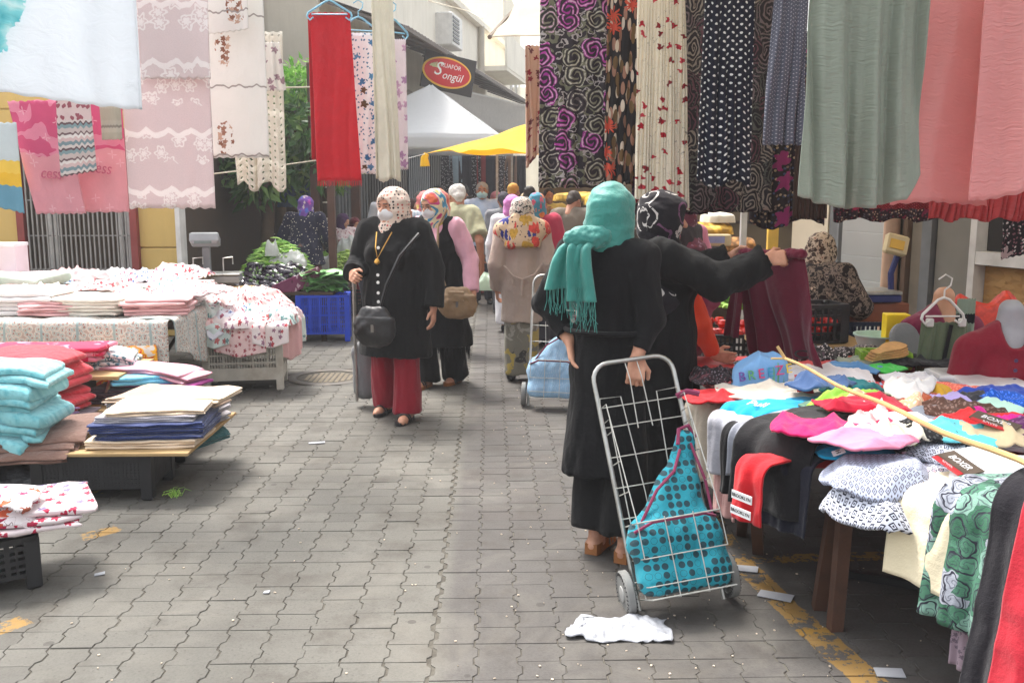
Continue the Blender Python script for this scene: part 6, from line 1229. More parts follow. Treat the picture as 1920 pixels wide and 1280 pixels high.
def dr(name, x0, x1, flat, hang, mat, label, cat='garment', z=0., **kw):
    s = edge((x0 + x1) / 2 + kw.pop('sh', 80), 930); p = E0 + dE * s; p = A(p[0], p[1], ZR + z); w = abs(edge(x1, 930) - edge(x0, 930)); return drape(name, p, kw.pop('w', w), flat, hang, mat, label, cat, GD, rz=rE, **kw)
M_crm = plain('cream_jersey', c(226, 214, 184), co='uv'); M_blk = plain('black_jersey', c(30, 28, 34), co='uv'); M_nv = plain('dark_navy_jersey', c(40, 44, 60), co='uv'); M_redj = plain('red_jersey', c(176, 34, 50), co='uv'); M_skyj = plain('sky_jersey', c(96, 168, 206), co='uv')
def greenprint():
    n = N('green_leaf_print', .88); v = n.co('uv'); d, a, q, _ = n.cell(v, 15., .9, warp=.5); col = n.ramp(q[0], [(0, c(76, 122, 100)), (.3, c(124, 160, 146)), (.6, c(60, 104, 82)), (.8, c(160, 164, 176))], 'CONSTANT'); e = n.vor(n.map(v, 15.), 1., .9, '2D', 'DISTANCE_TO_EDGE').outputs['Distance']
    w = n.math('SINE', n.math('ADD', n.math('MULTIPLY', d, 28.), n.math('MULTIPLY', a, 2.))); col = n.mix(n.math('MULTIPLY', n.math('GREATER_THAN', w, .72), .65), col, c(60, 62, 76)); col = n.mix(n.math('LESS_THAN', n.math('ABSOLUTE', n.math('SUBTRACT', d, .4)), .035), col, c(46, 46, 58)); return n.cloth(col, v, 0)
dr('folded_shorts', 1664, 1700, .2, .2, M_nv, 'dark navy shorts hanging behind the cream shorts', z=.0, w=.2, rad=.05); dr('folded_shorts', 1668, 1706, .2, .21, M_skyj, 'pale blue shorts edge hanging behind the cream shorts', z=.01, w=.19, rad=.05)
dr('cream_shorts', 1668, 1770, .42, .2, M_crm, 'cream jersey shorts lying on the table and hanging over its edge', 'shorts', z=.05, w=.33, rad=.09, folds=1.3, amp=.01, out=.09)
M_wfl = flowers('white_sprig_print', c(218, 216, 220), [c(80, 90, 110), c(110, 110, 130)], 40, .34, 4, prob=.8)
dr('sprigged_shorts', 1712, 1770, .36, .22, M_wfl, 'white shorts with small grey sprigs under the green print', 'shorts', z=.03, w=.22, rad=.06)
dr('green_print_shorts', 1730, 1835, .46, .3, greenprint(), 'green shorts printed with leaves and dark outlines', 'shorts', z=.085, w=.25, rad=.095, folds=2.2, amp=.012, out=.11)
dr('pink_flower_shorts', 1800, 1850, .26, .33, flowers('white_pink_print', c(222, 214, 220), [c(214, 110, 124), c(226, 150, 160)], 26, .36, 5, prob=.6), 'white shorts with pink flowers showing beside the green print', 'shorts', z=.03, w=.13, rad=.06, folds=1.5)
dr('mauve_shorts', 1780, 1850, .2, .39, print_small('mauve_melange', c(150, 132, 144), [c(110, 96, 110)], 60), 'mauve mottled shorts hanging lowest behind the green print', 'shorts', z=.0, w=.2, rad=.06)
dr('black_leggings', 1824, 1890, .52, .5, M_blk, 'black leggings hanging far down over the table edge', 'leggings', z=.17, w=.165, sh=112, rad=.12, folds=1.4, amp=.008, out=.15); dr('black_leggings', 1870, 1920, .5, .46, M_blk, 'second leg of the black leggings behind the red trousers', 'leggings', z=.055, w=.14, rad=.08, folds=1., amp=.014)
dr('red_trousers', 1905, 2000, .4, .5, M_redj, 'red trousers hanging at the bottom right corner', 'trousers', z=.21, w=.24, sh=112, rad=.14, folds=1., amp=.01, out=.19); dr('sky_trousers', 1985, 2080, .4, .5, M_skyj, 'sky blue trousers hanging right of the red ones', 'trousers', z=.09, w=.22, rad=.1, folds=1., amp=.014)
crumple('white_blouse', T(1900, 890, ZR + .05), .4, .3, .08, plain('white_jersey', c(228, 230, 236), co='uv'), 'white top lying behind the cream shorts', 'blouse', ridge=3, rz=-20)
# boxer shorts
GB = 'boxer shorts in printed stacks'
B1 = geo('boxer_dots', c(176, 184, 206), c(96, 92, 100), 42, kind=1); B2 = geo('boxer_squares', c(206, 210, 224), c(38, 38, 56), 40); B3 = geo('boxer_octagon', c(206, 204, 216), c(70, 66, 84), 46, red=c(150, 70, 80))
M_lab = hard('label_white', c(226, 226, 228), .6); M_bxl = hard('boxer_card', c(84, 72, 62), .55); M_bxr = hard('boxer_red', c(176, 36, 44), .5); M_ink = hard('black_ink', c(30, 28, 32), .6)
def boxer(px, py, z, w, d, h, mat, lb, rz, hang=0., card=None, lab=(-.3, 0)):
    p = T(px, py, ZR + z); o = lay('boxer_shorts', p, w, d * 1.1, h * .75, mat, lb, 'boxer shorts', GB, rz=rz, ridge=2.4, irr=.09, droop=(w * .3, d * .26, .5 + hang * 5), thick=.018, dome=.9, rnd=.9)
    m = MB(); m.box((0, 0, 0), (.042, .028, .003)); L = m.obj('woven_label', M_lab, o, (lab[0] * w, lab[1] * d, h * .45 - hang * .1), (18, -24, 8)); text('H', .022, M_ink, L, (0, 0, .002), (0, 0, 90), 0, ext=.0006, xs=1.3)
    if card:
        m = MB(); m.box((0, 0, 0), (.15, .07, .003)); k_ = m.obj('card', M_bxl, o, (w * .34, d * .1, h * .95 + .022), (10, 10, -32)); text(card, .034, M_lab, k_, (0, .004, .002), (0, 0, 0), .1, ext=.0006, xs=.9); m = MB(); m.box((.0, -.04, .002), (.13, .02, .003)); m.obj('red_strip', M_bxr, k_); text('BOXER', .016, M_lab, k_, (0, -.04, .0042), ext=.0005)
    return o
boxer(1640, 950, -.06, .34, .26, .09, B2, 'dark checked boxer shorts at the bottom of the left stack', -58, .05); boxer(1650, 888, .03, .36, .3, .1, B1, 'blue grey boxer shorts with small medallions, left stack', -20, .03, lab=(-.36, .25))
boxer(1745, 905, .0, .34, .2, .07, B2, 'boxer shorts with dark diamonds lying under the right stack', -25); boxer(1725, 925, -.02, .3, .3, .1, B3, 'octagon print boxer shorts with a brown card, nearest of the stacks', -48, .1, 'BOXER', lab=(-.3, -.4)); boxer(1790, 850, .05, .36, .24, .1, B2, 'black and white diamond boxer shorts with a card, topmost of the right stack', -18, 0., 'BOXER')
lay('boxer_shorts', T(1775, 890, ZR + .0), .34, .24, .06, B2, 'diamond print boxer shorts folded under the topmost right pair', 'boxer shorts', GB, rz=-22, ridge=3, thick=.016)
# far half: garments over the left edge of the further table (x about 1.1)
def dl(name, px, py, w, flat, hang, mat, lb, cat='garment', z=0., rz=-90 - 8, **kw):
    p = T(px, py, ZR + z); return drape(name, A(p[0], p[1], ZR + z), w, flat, hang, mat, lb, cat, GD, rz=rz, **kw)
GRYJ = plain('light_grey_jersey', c(178, 178, 188), co='uv'); BEI = plain('oatmeal_jersey', c(196, 186, 170), co='uv'); CY = plain('cyan_jersey', c(20, 156, 206), co='uv'); MEL = plain('grey_melange', c(150, 152, 162), co='uv'); RED = plain('bright_red_jersey', c(196, 28, 38), co='uv'); BLK2 = plain('black_cotton', c(26, 25, 28), co='uv'); NVB = plain('blue_black_cotton', c(30, 31, 44), co='uv')
dl('beige_shirt', 1352, 760, .42, .4, .3, BEI, 'oatmeal shirt hanging down beside the woman in black', 'shirt', .0, folds=3, amp=.02, rz=-70); dl('pink_grey_shirt', 1385, 800, .2, .2, .32, plain('pale_pink_jersey', c(206, 160, 156), co='uv'), 'pale pink sleeve under the oatmeal shirt', 'shirt', -.02, rz=-70)
dl('grey_shirt', 1382, 782, .26, .35, .2, GRYJ, 'light grey shirt next to the oatmeal shirt', 'shirt', .03, rz=-66); dl('black_shirt', 1404, 800, .18, .3, .23, BLK2, 'black shirt edge hanging left of the cyan shirt', 'shirt', .02, rz=-64)
o = dl('cyan_shirt', 1412, 765, .26, .45, .1, CY, 'cyan blue shirt with white lettering', 'shirt', .055, rz=-58, rad=.06); text('Pull', .06, M_lab, o, (.02, .0, .022), (14, 0, 14), .2, ext=.0008)
o = dl('red_shorts', 1424, 862, .14, .4, .17, RED, 'red shorts with white printed labels hanging low', 'shorts', .0, rz=-62, folds=1.2)
for i, (zz, yy) in enumerate(((-.12, -.075), (-.175, -.078))):
    m = MB(); m.box((0, 0, 0), (.1, .003, .03)); L = m.obj('print_label', M_lab, o, (.01, yy - .012, zz), (0, 0, 0)); text('BROOKLYN', .0175, M_ink, L, (0, -.003, 0), (90, 0, 0), 0, ext=.0005)
dl('grey_sweatpants', 1428, 800, .2, .6, .13, MEL, 'grey melange sweatpants between cyan and red', 'trousers', .06, rz=-56, rad=.07); dl('red_trim_pants', 1446, 806, .18, .6, .15, RED, 'red edged trousers under the black trousers', 'trousers', .045, rz=-54)
o = dl('black_trousers', 1478, 800, .32, .62, .2, BLK2, 'black jogging trousers with white drawstring over the table corner', 'trousers', .09, rz=-54, rad=.1, folds=1.2, amp=.02); m = MB(); m.tube([(-.05, .56, .02), (.0, .5, .04), (.03, .46, .025), (-.02, .4, .03), (-.05, .37, .02)], .006, 6); m.obj('drawstring', M_lab, o, smooth=True)
dl('navy_trousers', 1486, 850, .24, .3, .22, NVB, 'blue black trouser legs under the black trousers', 'trousers', .01, rz=-56, folds=2)
_zi = 0
GC2 = 'loose garments heaped on the right table'
def cr(nm, px, py, z, w, d, h, mat, lb, cat='garment', rz=0., **kw): global _zi; _zi += 1; kw.pop('flat', None); return lay(nm, T(px, py, ZR + z + .02) + A(0, 0, .0009 * _zi), w * 1.08, d * 1.25, h * .9, mat, lb, cat, GC2, rz=rz, **dict(dict(rnd=.45, thick=.009, dome=.28), **kw))
PKH = plain('hot_pink_cotton', c(198, 20, 92), co='uv'); PKL = plain('light_pink_cotton', c(216, 126, 156), co='uv')
cr('hot_pink_trousers', 1575, 812, .08, .42, .22, .13, PKH, 'hot pink trousers with dark lining at the table corner', 'trousers', -18, ridge=3.5); cr('pink_blouse', 1625, 828, .09, .3, .18, .1, PKL, 'light pink little top lying toward the table corner', 'blouse', 28, ridge=4); cr('cyan_blouse', 1605, 850, .0, .3, .14, .06, CY, 'cyan folded top peeking out under the light pink one', 'blouse', 24)
cr('grey_tshirt', 1480, 738, .02, .6, .3, .1, plain('pale_oat_cotton', c(204, 196, 184), co='uv'), 'oatmeal shirt with dark print lying before the blue bag', 'shirt', 8, ridge=4); wt = cr('white_tshirt', 1550, 712, .03, .42, .34, .15, plain('off_white_cotton', c(214, 210, 214), co='uv'), 'white shirt with big black letters heaped behind the bamboo stick', 'shirt', -20, ridge=3.4); text('CITY', .13, M_ink, wt, (-.05, -.06, .125), (14, 0, 12), .1, xs=.8)
m = MB(); m.box((0, 0, 0), (.075, .003, .1)); tg = m.obj('swing_tag', M_bxr, None, T(1508, 722, ZR + .1), (-30, 0, 6)); tag(tg, 'red swing tag with white lettering on the white shirt', 'tag'); text('AKKU', .026, M_lab, tg, (0, -.003, .01), ext=.0005)
cr('dark_sequin_blouse', 1368, 716, .02, .34, .26, .16, ditsy('sequin_print', c(36, 28, 34), [c(120, 110, 120), c(90, 50, 60)], [c(110, 60, 70)], 70), 'dark glittering top left of the blue bag', 'blouse', 0); cr('red_cloth', 1345, 750, .0, .3, .2, .06, RED, 'dark red cloth edge under the glittering top', 'garment', 0)
bagp = T(1425, 735, ZR + .02)
bg_ = crumple('blue_bag', bagp + A(0, .0, 0), .27, .12, .27, flowers('light_blue_bag', c(122, 168, 216), [c(206, 120, 160), c(110, 170, 150), c(214, 140, 120)], 9, .3, 8, prob=.35), 'light blue children bag with coloured letters in front of the maroon garment', 'bag', rz=4, ridge=3, flat=.22, irr=.08)
for i, (ch, cl) in enumerate(zip('BREEZE', (c(110, 80, 160), c(90, 160, 110), c(206, 60, 110), c(60, 150, 190), c(214, 70, 130), c(222, 190, 70)))): text(ch, .062, hard('letter_%d' % i, cl, .6, var=.03), bg_, (-.11 + i * .044, -.068 + .003 * abs(i - 2.5), .085 + i * .007), (80, -6, 0), name='letter', ext=.003)
cr('black_vest', 1440, 690, .0, .3, .2, .1, ditsy('dark_small_floral', c(40, 34, 38), [c(150, 140, 140)], [c(120, 100, 110)], 60), 'dark small flowered cloth behind the blue bag', 'garment', 0); cr('dark_floral_bundle', 1612, 668, .02, .22, .2, .17, ditsy('brown_white_floral', c(44, 36, 38), [c(170, 160, 160)], [c(110, 80, 80)], 60), 'round bundle of dark flowered cloth left of the green basket', 'garment', 0, flat=.35); cr('dark_floral_bundle', 1505, 672, .02, .42, .24, .14, ditsy('black_dot_floral', c(34, 30, 34), [c(180, 170, 170)], [c(90, 70, 80)], 60), 'dark flowered cloth behind the white lettered shirt', 'garment', 0)
mix_ = [(1640, 740, .3, .2, .09, RED, 'red cloth crumpled right of the white lettered shirt'), (1690, 742, .3, .18, .07, plain('baby_blue', c(130, 180, 220), co='uv'), 'baby blue cloth beside the red one'), (1622, 755, .26, .14, .07, plain('mint_white', c(216, 222, 216), co='uv'), 'pale mint cloth in front of the red one'), (1620, 775, .3, .16, .07, flowers('leopard', c(220, 160, 100), [c(60, 40, 30)], 34, .4, 3, prob=.9), 'leopard spotted cloth beside the lemon yellow one'), (1700, 775, .34, .18, .07, plain('lemon_cotton', c(224, 210, 110), co='uv'), 'lemon yellow cloth next to the leopard one'), (1740, 722, .4, .22, .1, plain('white_cotton_two', c(224, 224, 230), co='uv'), 'white cloth with raised corner in the middle of the table'), (1700, 728, .2, .14, .06, RED, 'small bright red cloth under the white one'), (1770, 790, .26, .2, .1, plain('maroon_knit', c(120, 24, 44), co='uv', weave=3), 'maroon knitted cloth between black and olive ones'), (1810, 780, .3, .22, .12, plain('olive_knit', c(78, 76, 64), co='uv', weave=3), 'olive grey knitted cloth right of the maroon one'), (1700, 800, .5, .26, .1, BLK2, 'black cloth in the middle of the table with an orange print patch'), (1840, 750, .4, .2, .08, plain('crimson_pink', c(206, 40, 104), co='uv'), 'crimson pink cloth before the grey necked dummy'), (1885, 772, .4, .2, .06, plain('marigold', c(232, 176, 40), co='uv'), 'marigold yellow cloth right of the pink one'), (1850, 770, .3, .16, .06, print_small('pink_lilac', c(206, 130, 190), [c(236, 200, 220)], 30), 'lilac pink speckled cloth'), (1800, 755, .3, .16, .05, print_small('peach_stripe', c(210, 180, 160), [c(180, 110, 90), c(110, 60, 90)], 20), 'peach printed cloth in the far middle'), (1850, 830, .7, .3, .08, GRYJ, 'light grey trousers lying toward the right edge'), (1875, 800, .7, .26, .08, BLK2, 'black patterned cloth at the right edge'), (1900, 790, .5, .16, .09, RED, 'bright red trousers at the right edge'), (1720, 825, .4, .2, .06, PKH, 'hot pink folded cloth under the bamboo stick'), (1760, 830, .4, .22, .08, print_small('pink_white_knit', c(206, 60, 90), [c(236, 200, 210), c(40, 30, 50)], 16), 'red and white patterned children clothes'), (1680, 830, .3, .16, .07, RED, 'red cloth beside the light pink top'), (1715, 845, .28, .2, .1, flowers('rainbow_rolls', c(206, 170, 190), [c(196, 40, 60), c(60, 50, 60), c(190, 210, 140)], 18, .42, 3, prob=.9), 'rolled pastel and red socks'), (1810, 822, .5, .2, .07, plain('white_lilac_stripe', c(222, 220, 230), co='uv'), 'white children leggings under the stick'), (1580, 740, .3, .18, .06, plain('sage_cloth', c(150, 170, 150), co='uv'), 'sage cloth near the red swing tag'), (1600, 705, .26, .16, .08, plain('blue_print_cloth', c(90, 140, 190), co='uv'), 'blue cloth beside the white shirt'), (1660, 705, .2, .12, .05, plain('bright_green', c(70, 190, 80), co='uv'), 'small bright green cloth'), (1640, 690, .4, .2, .06, plain('grey_green_cloth', c(130, 138, 122), co='uv'), 'grey green cloth in front of the green basket'), (1720, 690, .5, .3, .09, BLK2, 'black plastic wrapped clothes behind the red cloth'), (1660, 790, .4, .2, .07, NVB, 'navy cloth under the bamboo stick'), (1565, 775, .3, .14, .05, plain('dark_green_tee', c(96, 130, 112), co='uv'), 'muted green shirt under the red tag')]
for (px, py, w, d, h, mt, lb) in mix_:
    rz_ = random.uniform(-35, 35)
    if 'trousers' in lb or 'black patterned' in lb or 'leggings' in lb: rz_ = -32
    cr('loose_garment', px, py, .0, w, d, h * 1.1, mt, lb, 'garment', rz_, ridge=4.5)
xtra = [('teal', c(30, 120, 126)), ('burgundy', c(96, 22, 40)), ('mustard', c(206, 160, 50)), ('coral', c(230, 110, 90)), ('charcoal', c(58, 58, 62)), ('royal blue', c(40, 70, 170)), ('lime', c(150, 200, 70)), ('peach', c(234, 184, 150)), ('rust', c(160, 76, 44)), ('lavender', c(176, 160, 214)), ('pale mint', c(186, 222, 206)), ('cobalt', c(30, 90, 190)), ('blush', c(232, 190, 190)), ('snow white', c(236, 236, 240)), ('steel grey', c(130, 136, 146)), ('chocolate', c(80, 54, 44)), ('scarlet', c(214, 30, 36)), ('fuchsia', c(206, 30, 140)), ('ivory', c(232, 224, 204)), ('jet black', c(24, 24, 26)), ('aqua', c(100, 200, 210)), ('denim blue', c(70, 96, 140)), ('sand', c(206, 186, 150)), ('plum', c(100, 50, 96)), ('ash white', c(220, 218, 216)), ('cherry', c(176, 20, 50))]
spots_ = [(1600, 735), (1660, 752), (1735, 748), (1790, 738), (1830, 765), (1880, 752), (1590, 765), (1650, 778), (1725, 770), (1775, 770), (1860, 790), (1905, 775), (1640, 808), (1690, 815), (1750, 800), (1800, 800), (1845, 815), (1890, 815), (1660, 842), (1740, 838), (1790, 842), (1540, 745), (1850, 850), (1905, 845), (1700, 755), (1610, 790)]
for i, ((nm_, cl_), (px, py)) in enumerate(zip(xtra, spots_)):
    pat = i % 4; mt = plain('x_' + nm_, cl_, co='uv') if pat != 3 else dots('x_' + nm_, cl_, [tuple(min(1, v * 1.9 + .06) for v in cl_[:3]) + (1,)], 60, .24, .6)
    lay('loose_garment', T(px, py, ZR + .06) + A(0, 0, .002 * i), random.uniform(.24, .36), random.uniform(.15, .22), .125, mt, 'small %s %s garment crumpled among the heaped clothes' % (nm_, 'speckled' if pat == 3 else 'plain'), 'garment', GC2, rz=random.uniform(-60, 60), ridge=4.4, irr=.2, n=44, m=34, thick=.01, rnd=.3, dome=.3)
m = MB(); m.tube([(-.06, 0, .0), (-.03, -.0, .06), (.0, 0, .09), (.04, 0, .03)], .03, 8); 
pm = hard('clear_wrap', c(206, 206, 208), .2, spec=.7)
for px, py, w, lb in ((1830, 722, .4, 'clear plastic packets of clothing behind the pink cloth'), (1860, 738, .3, 'flat white packet in front of the clear packets')):
    folded('clothing_packet', T(px, py, ZR + .03), w, .26, .06, 2, pm, lb, 'packet', rz=-10, rag=.02)
pk = folded('underwear_packet', T(1885, 832, ZR + .07), .3, .2, .025, 1, hard('printed_packet', c(200, 196, 200), .25, spec=.6), 'flat packet with a printed picture at the right edge', 'packet', rz=-25); m = MB(); m.box((0, .02, .0135), (.16, .05, .002), rz=10); m.obj('picture', hard('skin_print', c(206, 160, 130), .4), pk)
st = MB(); sp, se = T(1472, 672, ZR + .24), T(1960, 885, ZR + .2); n_ = 14
st.tube([sp + (se - sp) * (i / n_) + A(0, 0, .006 * math.sin(i * 1.1) - .012 * math.sin(math.pi * i / n_)) for i in range(n_ + 1)], .0068, 8, r2=.0105); sk = st.obj('bamboo_stick', M_bamboo, smooth=True); tag(sk, 'long bamboo stick lying across the heaped clothes', 'stick')
m = MB(); m.tube([sp, sp + A(-.03, .02, .05)], .007, 6).tube([sp + A(.01, 0, 0), sp + A(-.06, 0, 0)], .005, 6); m.obj('fork', M_bamboo, sk)
for i in range(1, 9):
    q = sp + (se - sp) * (i / 9.3) + A(0, 0, -.012 * math.sin(math.pi * i / 9.3)); 
# insoles, baskets, boxes behind
bz = empty('mint_basket', T(1650, 660, ZR + .02), 0, 'pale mint plastic bowl behind the cork insoles', 'basket'); m = MB(); m.lathe([(.11, 0), (.15, .1), (.156, .1), (.156, .108), (.144, .108), (.105, .008)], n=24); m.obj('bowl', hard('mint_plastic', c(170, 200, 190), .4), bz, smooth=True)
gbk = crate(T(1655, 688, ZR + .02), -12, .26, .18, .09, hard('lime_plastic', c(130, 170, 50), .45), 'lime green plastic basket left of the dark bundle', None, pitch=.014, rows=5, name='plastic_basket', cat='basket')
cork = hard('cork_insole', c(190, 146, 92), .8, scale=40)
for i in range(4):
    pts = []; 
    for t in np.linspace(0, 1, 22): pts.append((t * .27 - .135, .032 + .012 * math.sin(t * 3.0) - .012 * math.sin(t * 6.28)))
    out = [(x, w if 0 < j < 21 else w * .5) for j, (x, w) in enumerate(pts)]; V = [(x, y, z) for z in (0, .007) for (x, y) in ([(a, b) for a, b in out] + [(a, -b * .9) for a, b in out[::-1]])]; n2 = 44
    m = MB(); m.add(V, [tuple(range(n2 - 1, -1, -1)), tuple(range(n2, 2 * n2))] + [(j, (j + 1) % n2, n2 + (j + 1) % n2, n2 + j) for j in range(n2)])
    tag(m.obj('insole', cork, None, T(1662, 668, ZR + .1) + A(.006 * i, .008 * i, .012 * i), (10, -5, 24 + 4 * i)), 'cork coloured shoe insole, %s in the fanned stack' % ('lowest', 'second lowest', 'second from the top', 'topmost')[i], 'insole', 'insoles in a fanned stack')
tag(MB().lathe([(.001, 0), (.09, .0), (.1, .01), (.1, .03), (.09, .04), (.001, .04)], n=24).obj('grey_disc', M_grey_pl, None, T(1692, 640, ZR + .14), (70, 0, 20)), 'round grey sandal sole standing behind the insoles', 'sole')
m = MB(); m.box((0, 0, .13), (.13, .1, .26), bev=.004); yb2 = m.obj('yellow_box', hard('yellow_carton', c(236, 206, 30), .5), None, T(1720, 690, ZR) + A(0, .3, 0), (0, 0, -8)); tag(yb2, 'bright yellow carton with black print beside the insoles', 'box'); m = MB(); m.lathe([(.001, 0), (.05, 0), (.05, .003), (.001, .003)], n=20); m.obj('print_disc', M_ink, yb2, (.02, -.051, .15), (90, 0, 0))
# dummies
def dummy(px, py, Y, H_, label, neck, shirt, rz, wd=1.):
    q = P(px, py, Y); o = empty('dress_dummy', (q[0], Y, q[2] - H_), rz, label, 'dummy'); z = H_; S = Sdf(); S.cone((0, 0, z - .06), (0, .01, z - .16), .055, .062, .02); S.cone((-.1, 0, z - .24), (.1, 0, z - .24), .045, .045, .06); S.cone((0, 0, z - .27), (0, 0, z - .5), .12, .1, .05, .65); S.plane((0, -.02, z - .005), (0, .18, 1)); mesh_part('torso', S, .008, neck, o)
    S = Sdf(); S.cone((-.14 * wd, 0, z - .23), (.14 * wd, 0, z - .23), .064, .064, .06); S.cone((0, 0, z - .25), (0, 0, z - .5), .155 * wd, .135 * wd, .06, .66); S.cone((0, 0, z - .5), (0, 0, z - .85), .135 * wd, .17 * wd, .06, .7, True)
    for sg in (-1, 1): S.ell((sg * .07, -.075, z - .36), (.075, .06, .075), .05); S.cone((sg * .18 * wd, .0, z - .24), (sg * .25 * wd, -.02, z - .5), .062, .055, .04, 1., True)
    S.ell((0, -.08, z - .13), (.06, .1, .1), .015, sub=True); mesh_part('shirt', S, .0095, shirt, o, None, (.006, (13, 13, 4), 5)); return o
M_mar = plain('maroon_blouse', c(120, 22, 40)); M_plum = plain('plum_blouse', c(112, 34, 62))
d1 = dummy(1898, 558, 4.3, .95, 'grey necked dummy in a dark red buttoned blouse at the right edge', hard('dummy_grey', c(150, 152, 156), .5), M_mar, -6, 1.0)
m = MB()
for i in range(3): m.lathe([(.001, 0), (.009, 0), (.009, .004), (.001, .004)], (-.035 - .0 * i, -.17 - .0 * i, .95 - .27 - i * .045), 10, Matrix.Rotation(R(90), 3, 'X'))
m.obj('button', hard('blouse_button', c(70, 60, 90), .4), d1)
d2 = dummy(1772, 535, 5.1, .9, 'tan necked dummy in a plum blouse behind the hanging shorts', hard('dummy_tan', c(186, 140, 110), .5), M_plum, 10, 1.05)
M_olv = plain('olive_cotton', c(100, 112, 88), co='uv'); so = H('olive_shorts', 1728, 1815, 604, 705, 4.75, M_olv, 'olive green shorts clipped to a white hanger before the plum dummy', 'shorts', None, folds=3, amp=.014, taper=1.12)
m = MB(); m.box((.012, -.014, -.13), (.018, .008, .24), M=Matrix.Rotation(R(8), 3, 'Y')); m.obj('black_stripe', BLK2, so); hanger(1770, 562, 4.72, .11, 'white hanger with clips holding the olive shorts', 0, M_pvc)
m = MB(); m.box((-.085, -.012, -.0), (.035, .02, .045), bev=.005).box((.085, -.012, -.0), (.035, .02, .045), bev=.005); m.obj('clip', M_pvc, so)
H('striped_tee', 1796, 1830, 560, 634, 4.8, stripes('tee_band', [(0, c(130, 146, 130)), (.35, c(30, 30, 34)), (.6, c(130, 146, 130))], .2), 'sage shirt sleeve with a black band hanging by the olive shorts', 'shirt', None, folds=1.5, amp=.01)
crumple('red_mesh_sack', P(1855, 612, 5.3) * A(1, 1, 0) + A(0, 0, P(1855, 612, 5.3)[2] - .02), .34, .26, .26, hard('red_onion_net', c(196, 60, 44), .5, var=.3, scale=30), 'orange red net sack between the two dummies', 'sack', ridge=3, flat=.3)
m = MB(); m.tube([P(1900, 585, 5.2), P(1960, 545, 5.0)], .012, 6); tag(m.obj('wooden_stick', M_bamboo), 'wooden stick leaning behind the grey necked dummy', 'stick')
# crates, scale, chair behind the right stall
GK = 'crates behind the right stall'; q = P(1625, 650, 6.55)
crate((q[0], 6.6, 0), -4, .62, .42, .36, M_dkblue_pl, 'dark blue crate at the bottom under the wooden box', GK, pitch=.03); crate((q[0] + .02, 6.6, .36), -2, .62, .42, .31, M_dkblue_pl, 'dark blue crate right under the wooden box', GK, pitch=.03)
zb = P(1620, 596, 6.5)[2]; zb = .675
m = MB(); m.box((q[0] - .0, 6.55, zb + .065), (.42, .34, .13), bev=.006); tag(m.obj('wooden_box', hard('chestnut_wood', c(134, 74, 48), .5, scale=8, bump=.15)), 'chestnut wooden box under the blue scale', 'box'); zs = zb + .13
ps = empty('platform_scale', (q[0] - .04, 6.5, zs), 0, 'blue platform scale with a cream display on a bent arm', 'scale'); M_scb = hard('scale_blue', c(44, 52, 110), .45)
m = MB(); m.box((-.02, 0, .035), (.4, .3, .05), bev=.006); m.obj('frame', M_scb, ps); m = MB(); m.box((-.03, 0, .075), (.42, .32, .025), bev=.004); m.obj('plate', M_steel, ps); m = MB(); m.tube([(.17, 0, .05), (.16, 0, .2), (.2, 0, .33)], .022, 8); m.obj('arm', M_scb, ps)
m = MB(); m.box((.17, -.03, .4), (.15, .06, .14), M=Matrix.Rotation(R(14), 3, 'Y') @ Matrix.Rotation(R(-12), 3, 'X'), bev=.012); hd = m.obj('display', hard('cream_casing', c(206, 190, 150), .5), ps); m = MB(); m.box((.165, -.064, .405), (.1, .008, .065), M=Matrix.Rotation(R(14), 3, 'Y') @ Matrix.Rotation(R(-12), 3, 'X')); m.obj('keypad', hard('yellow_keypad', c(220, 176, 70), .5), hd)
q = P(1522, 615, 5.9); zc = T(1522, 650, .62)[2]; tc = crate((q[0], 5.9, .62), 8, .36, .28, .25, M_black_pl, 'black crate of small tomatoes tilted beside the maroon garment', GK, pitch=.04, rows=4); m = MB(); m.box((q[0], 5.95, .6), (.7, .5, .03)); bd_ = m.obj('crate_board', M_board); tag(bd_, 'board under the tomato crate', 'board')
for sx in (-.3, .3):
    m = MB(); m.bar((q[0] + sx, 5.95, 0), (q[0] + sx, 5.95, .59), .05); m.obj('leg', M_dkwood, bd_)
M_tom = hard('tomato_skin', c(190, 36, 24), .2, spec=.6, var=.25); tom = MB().lathe([(.004, -.021), (.016, -.017), (.0235, 0), (.017, .016), (.005, .019)], n=10).mesh('tomato', M_tom, True); big = MB().lathe([(.006, -.033), (.028, -.026), (.04, 0), (.03, .025), (.008, .03)], n=12).mesh('tomato', M_tom, True)
for i in range(60): tag(link('tomato', tom, None, (q[0] + random.uniform(-.13, .13), 5.9 + random.uniform(-.1, .1), .68 + (i // 20) * .035 + random.random() * .01)), 'small red tomato in the black crate', 'tomato', 'small tomatoes in the black crate')
q2 = P(1395, 585, 6.4); crate((q2[0], 6.5, .3), 0, .6, .4, .3, M_black_pl, 'black crate of big tomatoes behind the orange shirt', GK); 
for i in range(26): tag(link('tomato', big, None, (q2[0] + random.uniform(-.24, .24), 6.5 + random.uniform(-.16, .16), .6 + (i // 16) * .05)), 'big red tomato in the crate behind the orange shirt', 'tomato', 'big tomatoes behind the orange shirt')
m = MB(); m.box((q2[0], 6.5, .28), (.7, .5, .03)); sb_ = m.obj('bench', M_dkwood); tag(sb_, 'low bench under the big tomatoes', 'bench')
for sx in (-.3, .3):
    m = MB(); m.bar((q2[0] + sx, 6.5, 0), (q2[0] + sx, 6.5, .27), .05); m.obj('leg', M_dkwood, sb_)
heap_tubes('green_peppers', P(1385, 545, 6.9) * A(1, 1, 0) + A(0, 0, .72), .5, .4, .12, 160, .13, .013, M_bean, 'green peppers heaped behind the tomatoes', 'peppers', 8)
